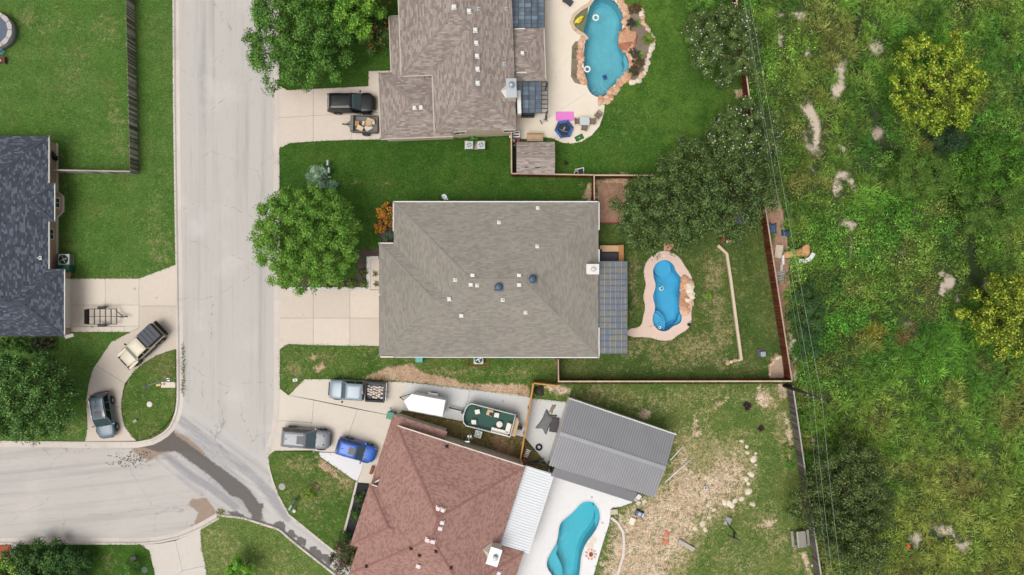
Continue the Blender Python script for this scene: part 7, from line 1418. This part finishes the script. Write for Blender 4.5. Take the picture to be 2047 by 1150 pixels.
t_ = thing('barbecue_row', 'long black barbecue under the lower slate pergola', 'barbecue', (*P(1055, 228, .9), .15)); MB().box(0, 0, .45, 1.3, .5, .75).build('cabinet', blk, t_, bev=.03); MB().loft([[(x, .28*math.cos(a), .85+.26*math.sin(a)) for a in np.linspace(0, PI, 8)] for x in (-.45, .45)]).build('hood', dkmetal, t_); [MB().lathe([(.12, 0), (.12, .12), (0, .14)], 10, (x, -.1, .84)).build('side_burner', blk, t_) for x in (-.58, .58)]
t_ = thing('exercise_bench', 'small folded exercise machine on the tan patio', 'exercise machine', (*P(1087, 241, .4), .15), R(30)); MB().bar((-.35, 0, .2), (.35, 0, .3), .1, .06).bar((-.3, -.25, .08), (-.3, .25, .08), .06, .06).bar((.3, -.25, .08), (.3, .25, .08), .06, .06).build('frame', dkmetal, t_); MB().box(-.1, 0, .36, .35, .24, .07).build('seat', galv, t_, bev=.02); MB().tube([(.3, 0, .3), (.35, 0, .7), (.35, .2, .75)], .025, 6).build('handle', dkmetal, t_)
t_ = thing('wooden_bench', 'pale wooden potting bench against the garden shed', 'bench', (*P(1069.5, 275.5, .6), .15)); [MB().box(0, -.28+i*.19, .6, 1.6, .17, .04).build('plank', tan_w, t_) for i in range(4)]; MB().box(0, .32, .8, 1.6, .05, .4).build('back_board', wood, t_); [MB().box(sx*.74, sy*.26, .3, .07, .07, .58).build('leg', tan_w, t_) for sx in (-1, 1) for sy in (-1, 1)]
t_ = thing('shelf_rack', 'white rack with two dark shelves by the brown house corner', 'rack', (*P(1032, 269, 1.0), .15)); MB().box(0, 0, .5, .72, .6, 1.0).build('frame', white, t_, bev=.02); [MB().box(0, sy, 1.005, .6, .12, .02).build('slot', blk, t_) for sy in (-.12, .13)]
for i, (x, y, c, lb) in enumerate([(1027, 281, C(220, 210, 205), 'white bucket in the clutter beside the garden shed'), (1036, 280, C(180, 70, 80), 'red toy in the clutter beside the garden shed'), (1044, 281, C(60, 60, 62), 'black crate in the clutter beside the garden shed'), (1029, 290, C(120, 108, 92), 'brown sack in the gap beside the garden shed'), (1027, 305, C(54, 60, 66), 'dark blue-grey board in the gap beside the garden shed')]): box_thing('yard_clutter', lb, 'clutter', x, y, .3, .3, .35, M('clutter paint %d' % i, c, .6, var=.2), i*31, bev=.05)
sheet('shed_gap', [(1023.5, 276), (1032, 276), (1032, 350), (1023.5, 350)], bed_mat('dark gap ground', C(48, 46, 44), C(74, 70, 66)), .14, res=.6, skirt=.05)  # narrow dark sheet between the fence and the shed
t_ = thing('garden_cart', 'white-framed garden cart with wheels against the brown fence', 'cart', (*P(1158, 343, .6), .12), R(10)); torus(.22, .05, 18, 6).build('wheel', white, t_).location = (-.3, -.1, .4); MB().bar((-.4, .25, .5), (.5, .3, .5), .08, .06).bar((.5, .3, .5), (.35, -.3, .5), .08, .06).bar((-.1, .3, .52), (.1, -.2, .52), .06, .05).build('frame', white, t_); MB().box(.15, -.05, .4, .5, .4, .3).build('basket', dkmetal, t_); MB().box(-.55, -.25, .15, .35, .15, .12).build('foot', white, t_)
# ================================================================ left yard
t_ = thing('above_ground_pool', 'round dark above-ground pool with pale rim at the left edge', 'pool', (*P(-10, 61, .9), .12)); r0 = 1.75
MB().lathe([(r0, 0), (r0, .95), (r0-.04, .95), (r0-.04, .1), (0, .1)], 40).build('shell', M('grey pool wall', C(150, 148, 150), .6, var=.1), t_, True)
for i in range(12): a0, a1 = R(30*i+1), R(30*i+29); MB().prism([((r0-.35)*math.cos(a0), (r0-.35)*math.sin(a0)), (r0*1.02*math.cos(a0), r0*1.02*math.sin(a0)), (r0*1.05*math.cos((a0+a1)/2), r0*1.05*math.sin((a0+a1)/2)), (r0*1.02*math.cos(a1), r0*1.02*math.sin(a1)), ((r0-.35)*math.cos(a1), (r0-.35)*math.sin(a1))], .94, 1.0).build('rim_plate', M('pale pool rim', C(192, 184, 180), .7, var=.12, rand=.06), t_)
MB().prism(circ(0, 0, r0-.3, n=36)[:-1], .72, .8).build('cover', M('navy pool cover', C(92, 102, 120), .5, var=.15), t_)
t_ = thing('pool_steps', 'dark red wooden steps beside the above-ground pool', 'steps', (*P(2, 121, .4), .12)); [MB().box(0, -.18+i*.16, .4, .9, .14, .05).build('plank', M('dark red decking', C(104, 58, 50), .7, var=.2), t_) for i in range(4)]; [MB().box(sx*.4, 0, .18, .06, .6, .36).build('stringer', MATS['dark red decking'], t_) for sx in (-1, 1)]; MB().lathe([(.09, .43), (.09, .5), (0, .52)], 10, (.05, -.05, 0)).build('cap', white, t_)
o = MB().tube([PZ(-4, 103, .5), PZ(3, 98, .5), PZ(8, 103, .45), PZ(4, 108, .4), PZ(-4, 107, .4)], .06, 6).build('pool_hose', M('blue hose', C(90, 140, 190), .5), None, True); tag(o, 'blue hose looped between the steps and the above-ground pool', 'hose')
slabs('back_step', '', [[(97, 285), (117, 290), (117, 340), (97, 340)]], conc_mat('pinkish step', C(206, 186, 174), C(180, 160, 148)), z=.16)
t_ = thing('smoker_grill', 'black smoker grill standing on the step of the left brick house', 'grill', (*P(106, 309, .8), .16), R(-55)); MB().loft([[(x, .24*math.cos(a), .75+.24*math.sin(a)) for a in np.linspace(0, 2*PI, 12)[:-1]] for x in (-.5, .5)]).build('barrel', blk, t_); [MB().box(sx*.35, sy*.2, .3, .04, .04, .6).build('leg', blk, t_) for sx in (-1, 1) for sy in (-1, 1)]; MB().box(.62, 0, .7, .25, .35, .04).build('side_shelf', dkmetal, t_)
# ================================================================ right of pool yard and behind its fence
t_ = thing('lean_to_roof', 'grey-roofed playhouse half hidden by the dark oak', 'playhouse', PZ(1485, 432, 0), world=True); q = rect(1468, 418, 1502, 448, 2.0, .3, (True, True)); q.build(t_, M('grey playhouse roof', C(136, 134, 132), .8, var=.15)); wall(t_, flat(q, .15), 1.9, goldw)
box_thing('orange_slide', 'orange-brown plastic slide under the dark oak', 'slide', 1421, 437, 1.4, .7, .5, M('orange plastic', C(184, 116, 64), .6, var=.15), 10, bev=.08); box_thing('toy_house', 'small red toy beside the top of the retaining timber', 'toy', 1446, 479, .4, .3, .5, M('red toy plastic', C(150, 64, 52), .6, var=.2), 20); rock_run('stone_row', 'short row of pale stones right of the red toy', 'stones', [(1452, 483), (1466, 482), (1480, 480)], .14, 9, (3, 1), 3)
t_ = thing('pump_box', 'grey utility box in a dark frame on the pool yard grass', 'utility box', (*P(1523.5, 707, .4), .12), R(4)); MB().box(-.04, .06, .06, .85, .85, .1).build('base', M('dark grey base', C(84, 84, 82), .8, var=.15), t_); MB().box(.06, -.05, .28, .5, .5, .45).build('box', M('grey plastic box', C(158, 168, 176), .6, var=.1), t_, bev=.05)
def pallet(label, px, py, rz, n=7, z=.3):
    t_ = thing('pallet', label, 'pallet', (*P(px, py, z), z), R(rz)); [MB().box(0, -.48+i*.96/(n-1), .1, 1.0, .09, .025).build('slat', greyc, t_) for i in range(n)]; [MB().box(x, 0, .04, .05, 1.05, .09).build('stringer', darkg, t_) for x in (-.45, 0, .45)]; return t_
pallet('grey wooden pallet leaning behind the brown fence', 1557, 552, -8)
ply = M('weathered plywood', C(206, 192, 172), .85, var=.2); box_thing('plywood_sheet', 'pale plywood sheet behind the brown fence', 'board', 1557, 503, .75, 1.3, .04, ply, -8, .35); box_thing('timber_offcut', 'narrow grey plank below the plywood behind the fence', 'board', 1563, 530, .25, 1.3, .06, M('silvery plank', C(190, 184, 174), .85, var=.2), -4, .3)
def cloth(name, label, cat, px, py, sx, sy, mat, seed, h=.25, z=.3, rz=0.0):
    r = random.Random(seed); n = 9; V = []; 
    for i in range(n):
        for j in range(n): u, v = i/(n-1)-.5, j/(n-1)-.5; k = 1+.18*math.sin(5*u+seed)*math.cos(6*v); V.append((u*sx*k+r.uniform(-.03, .03), v*sy*k+r.uniform(-.03, .03), h*(1-2*max(abs(u), abs(v)))**.5*r.uniform(.4, 1.2)+r.uniform(0, .04)))
    o = MB().add(V, [(i*n+j, (i+1)*n+j, (i+1)*n+j+1, i*n+j+1) for i in range(n-1) for j in range(n-1)]).build(name, mat, None, True, fix=False); m = o.modifiers.new('t', 'SOLIDIFY'); m.thickness = .015
    o.location = PZ(px, py, z); o.rotation_euler = (0, 0, R(rz)); return tag(o, label, cat)
cloth('tarp', 'blue tarp crumpled behind the brown fence', 'tarp', 1544, 457, .8, 1.1, M('blue tarp', C(70, 92, 120), .6, var=.25, vsc=5), 1); cloth('tarp', 'smaller dark blue tarp beside the plywood', 'tarp', 1570, 466, .8, .6, M('dark blue tarp', C(44, 74, 110), .6, var=.25, vsc=5), 2)
cloth('tarp', 'orange tarp lying in the weeds behind the fence', 'tarp', 1590, 507, 2.4, .8, M('orange canvas', C(206, 158, 108), .8, var=.2, vsc=4), 3, .35, .55, 8); cloth('tarp', 'orange-tan scrap at the right of the weeds tarp', 'tarp', 1611, 499, .8, 1.0, MATS['orange canvas'], 4, .3, .7)
o = strip('white_liner', 'white curved plastic liner beside the orange tarp', 'liner', [(1592, 522), (1604, 523), (1615, 517), (1621, 507)], .4, .15, M('white plastic', C(222, 222, 220), .5, var=.1), .6); box_thing('foam_slab', 'narrow pale foam slab standing left of the orange tarp', 'board', 1566, 520, .22, .9, .35, white, 0, .3)
lid('orange_buoy', 'orange-red ball lying on the bare patch at the bottom right', 'ball', 1813, 1091, .22, M('orange-red plastic', C(222, 88, 52), .5, var=.1), 14, .3, .3)
o = MB().tube([PZ(1797, 1081, .35), PZ(1811, 1086, .35)], .04, 6).build('wood_stake', tan_w, None); tag(o, 'short wooden stake beside the orange-red ball', 'stake')
# ================================================================ south yard
t_ = thing('picnic_table', 'weathered picnic table against the lower right fence', 'picnic table', (*P(1601, 1077.5, .7), .12), R(-84))
for i in range(5): MB().box(0, -.36+i*.18, .74, 1.6, .165, .04).build('plank', greyc, t_)
MB().box(0, .78, .44, 1.6, .26, .04).build('seat', greyc, t_); MB().box(0, -.78, .44, 1.6, .26, .04).build('seat', greyc, t_)
for x in (-.6, .6): MB().bar((x, -.8, .05), (x, .25, .72), .06, .09).bar((x, .8, .05), (x, -.25, .72), .06, .09).bar((x+.04, -.85, .4), (x+.04, .85, .4), .05, .08).build('leg_frame', darkg, t_)
for i, (x, y) in enumerate([(1617, 1088), (1622, 1094), (1631, 1092), (1633, 1132), (1624, 1131), (1613, 1000), (1617, 1009)]): p = PZ(x, y, .12); o = inst('yard_rock', ROCKS[3][i % 4], None, p, i, (.17, .14, .1)); tag(o, ['cream rock under the picnic table end', 'cream rock below the picnic table end', 'cream rock at the fence beside the picnic table', 'cream rock at the fence foot low in the corner', 'small rock left of the fence foot rock', 'small rock left of the live oak, upper', 'small rock left of the live oak, lower'][i], 'rock')
bb = P(1453, 1046, .1); t_ = thing('basketball_hoop', 'portable basketball hoop standing on the south yard grass', 'basketball hoop', (bb[0], bb[1], .12), R(-112))
MB().tube([(0, 0, .1), (0, 0, 3.3)], .06, 8).build('pole', blk, t_); MB().box(-.25, 0, .12, .9, .7, .22, 0, .8).build('base', M('grey hoop base', C(180, 176, 170), .6, var=.15), t_, bev=.05); MB().bar((0, 0, 2.7), (.45, 0, 3.2), .06, .06).bar((0, 0, 2.3), (.45, 0, 2.9), .06, .06).build('arms', blk, t_)
MB().box(.5, 0, 3.1, .05, 1.3, .85).build('backboard', M('grey backboard', C(110, 110, 112), .3, var=.15), t_); tr = torus(.23, .02, 20, 6).build('rim', M('rim orange', C(150, 90, 60), .6), t_); tr.location = (.76, 0, 2.95)
for s in (-1, 1): MB().bar((-.3, s*.3, .2), (0, 0, 1.2), .04, .04).build('stay', dkmetal, t_)
pv = M('white pvc', C(240, 236, 230), .4, var=.04)
for a, b, lb in (((1340, 920), (1367, 891), 'shorter white pipe lying beside the metal workshop'), ((1330, 964), (1380, 919), 'longer white pipe lying beside the metal workshop')): o = MB().tube([PZ(*a, .2), PZ(*b, .2)], .06, 8).build('pipe', pv, None, True); tag(o, lb, 'pipe')
box_thing('plank_bench', 'grey plank lying on the bare ground of the south yard', 'plank', 1372.5, 1091, 1.75, .4, .3, M('pale grey board', C(186, 178, 168), .85, var=.12), -30)
t_ = thing('toy_car', 'blue ride-on toy car on the bare ground by the workshop', 'toy car', (*P(1279, 1027.5, .4), .12), R(-22)); MB().box(0, 0, .3, .8, .5, .3).build('body', M('blue toy plastic', C(84, 116, 176), .5, var=.1), t_, bev=.1); MB().box(-.05, 0, .47, .3, .34, .06).build('seat', M('tan toy seat', C(206, 190, 176), .6), t_, bev=.02); MB().box(.3, 0, .46, .12, .4, .05).build('windscreen', white, t_, bev=.02); [MB().box(sx*.27, sy*.27, .14, .26, .1, .26).build('wheel', rubber, t_, bev=.05) for sx in (-1, 1) for sy in (-1, 1)]
box_thing('foam_block', 'pale cream cushion lying below the blue toy car', 'cushion', 1264, 1042.5, .6, .72, .2, M('cream foam', C(238, 230, 204), .8, var=.06), -25, bev=.08); t_ = thing('fire_bucket', 'white-topped bucket with weeds in the bare south yard', 'bucket', PZ(1409, 974, .12)); MB().lathe([(.15, 0), (.19, .35), (.19, .38), (.1, .38), (.1, .3)], 16).build('bucket', white, t_, True); MB().lathe([(.1, .3), (.1, .36), (0, .37)], 12).build('opening', dkmetal, t_)
for i, (x, y) in enumerate([(1279, 996), (1288, 1003), (1276, 1006), (1272, 998)]): box_thing('paver_slab', ['pale paver at the workshop corner, nearest the awning', 'pale paver at the workshop corner, furthest right', 'pale paver below the awning corner', 'pale paver against the awning post'][i], 'paver', x, y, .42, .36, .08, M('pale paver', C(222, 206, 190), .85, var=.12), i*25)
t_ = thing('frame_stand', 'white and dark folding frame at the workshop awning corner', 'frame', (*P(1278, 992, .8), .12), R(50)); MB().bar((-.4, -.2, 0), (-.4, -.2, .9), .05, .05).bar((.4, -.2, 0), (.4, -.2, .9), .05, .05).bar((-.4, -.2, .9), (.4, -.2, .9), .05, .05).bar((-.4, .3, .9), (.4, .3, .9), .05, .05).bar((-.4, -.2, .9), (-.4, .3, .9), .05, .05).bar((.4, -.2, .9), (.4, .3, .9), .05, .05).build('frame', dkmetal, t_); MB().box(-.1, .02, .88, .5, .5, .03).build('panel', white, t_)
box_thing('step_block', 'pale stone step beside the turquoise pool deck corner', 'step', 1228, 1024, .7, .5, .2, ply, 5); pink = M('salmon scrap', C(216, 132, 104), .8, var=.2)
cloth('scrap_cloth', 'salmon scrap of cloth on the bare ground, upper', 'cloth', 1333, 1067, .4, .6, pink, 6, .08, .13); cloth('scrap_cloth', 'salmon scrap of cloth on the bare ground, lower', 'cloth', 1331, 1084, .6, .5, pink, 7, .08, .13)
t_ = thing('fire_pit', 'little red fire pit with pale stones on the white deck', 'fire pit', PZ(1181, 1108, .16)); MB().lathe([(.18, 0), (.2, .2), (.15, .2), (.15, .08), (0, .08)], 14).build('bowl', M('red enamel', C(190, 70, 50), .6, var=.2), t_, True)
for i in range(9): a = i*.7; inst('stone', ROCKS[1][i % 4], t_, (.48*math.cos(a), .48*math.sin(a), .02), a, (.16, .12, .06))
for i, (x, y) in enumerate([(1186, 1080), (1180, 1092)]): lid('stepping_stone', ['cream round stepping stone, upper, on the white deck', 'cream round stepping stone, lower, on the white deck'][i], 'stone', x, y, .34, M('cream paving stone', C(232, 216, 204), .9, var=.1), 9, .162, .03)
# concrete yard behind the cedar fence
cam_ = M('camouflage tarp', C(120, 124, 122), .8, var=.6, vsc=7); cloth('camouflage_tarp', 'crumpled grey camouflage tarp on the concrete behind the cedar fence', 'tarp', 1092, 843, 1.1, 2.0, cam_, 8, .4, .14, -30); cloth('camouflage_tarp', 'narrow end of the camouflage tarp pointing at the fence', 'tarp', 1104, 818, .35, .9, M('tan rope', C(150, 136, 112), .8, var=.3), 9, .2, .14, -25)
box_thing('tool_case', 'dark case with pale straps beside the camouflage tarp', 'case', 1108, 850, .85, 1.45, .25, M('dark plum case', C(74, 66, 72), .6, var=.35, vsc=5), -8, .14, .05)
def tyre(label, px, py, R_=.26): o = torus(R_, R_*.36, 24, 8).build('loose_tyre', rubber, None, True); o.location = PZ(px, py, .22); tag(o, label, 'tyre'); return o
tyre('black tyre lying on the concrete by the workshop', 1077.5, 894.5); cloth('wire_coil', 'dark coil of wire netting in the cedar fence corner', 'coil', 1078, 781, .9, .9, M('dark wire', C(70, 66, 60), .7, .3, var=.5, vsc=8), 10, .3, .12)
t_ = thing('hand_truck', 'red hand truck with white rungs leaning by the cedar fence end', 'hand truck', (*P(1052, 910, .6), .12), R(70)); [MB().bar((-.5, s*.22, .3), (.6, s*.22, .9), .05, .05).build('side_rail', dkmetal, t_) for s in (-1, 1)]; [MB().box(-.15+i*.19, 0, .5+i*.1, .09, .48, .04).build('rung', white, t_) for i in range(5)]; MB().box(-.5, 0, .28, .3, .3, .3).build('foot', M('red cart paint', C(190, 50, 50), .5, var=.1), t_, bev=.03)
for i in range(4): o = MB().bar(PZ(1056+i*3, 919+i*3, .3), PZ(1092-i*1.5, 931-i*5, .3), .1, .08).build('stacked_plank', darkg, None); tag(o, ['dark plank nearest the house in the stack behind the hand truck', 'second dark plank in the stack behind the hand truck', 'third dark plank in the stack behind the hand truck', 'dark plank nearest the workshop in the stack behind the hand truck'][i], 'plank')
box_thing('garden_tool_pile', 'dark heap of tools beside the green bin', 'tools', 806, 837, .5, .3, .25, M('dark tools', C(50, 42, 42), .7, var=.4), -17, bev=.08); box_thing('wooden_planter', 'small red-brown planter at the garage corner of the angled house', 'planter', 743, 941, .3, .75, .4, M('red-brown planter', C(140, 76, 56), .7, var=.2), -18); t_ = box_thing('white_gutter_elbow', 'white downspout elbow at the angled house front', 'downspout', 754, 962, .5, .12, .15, white, 30, 3.2)
box_thing('timber_plank', 'thin pale plank lying along the new concrete edge', 'plank', 1014, 787, 2.2, .12, .06, tan_w, -6); box_thing('wall_pillar', 'white pillar block by the corner flower bed at bottom left', 'pillar', 28, 1094, .45, .5, .5, white, 5)
# floating debris of dry weeds in the gutter
def litter(name, label, pts, n, wid, mat, seed, size=.12):
    r = np.random.default_rng(seed); q = along(PP(pts, 0), .05); i = r.integers(0, len(q), n); c = np.array([(q[k].x, q[k].y, .05) for k in i])+np.column_stack([r.normal(0, wid, n), r.normal(0, wid, n), r.uniform(0, .03, n)])
    leaves(name, c, np.array([[0, 0, 1.0]])+r.normal(0, .4, (n, 3)), size*(.5+r.random(n)), .5, pal(mat, n, .2, r), LEAF, None, 'stuff'); tag(bpy.data.objects[name], label, 'litter')
litter('gutter_weeds', 'green weeds growing along the kerb of the curved island', [(366, 690), (368, 740), (367, 790)], 260, .12, [C(90, 110, 56), C(120, 126, 76)], 1)
litter('road_litter', 'clumps of dead leaves in the corner of the side street', [(225, 917), (262, 922), (275, 915), (300, 912)], 160, .4, [C(96, 90, 56), C(120, 106, 76)], 2, .14)
litter('kerb_weeds', 'yellow-green weeds where the driveway meets the wet gutter', [(434, 1026), (446, 1022)], 120, .16, [C(150, 140, 60), C(120, 124, 50)], 3)
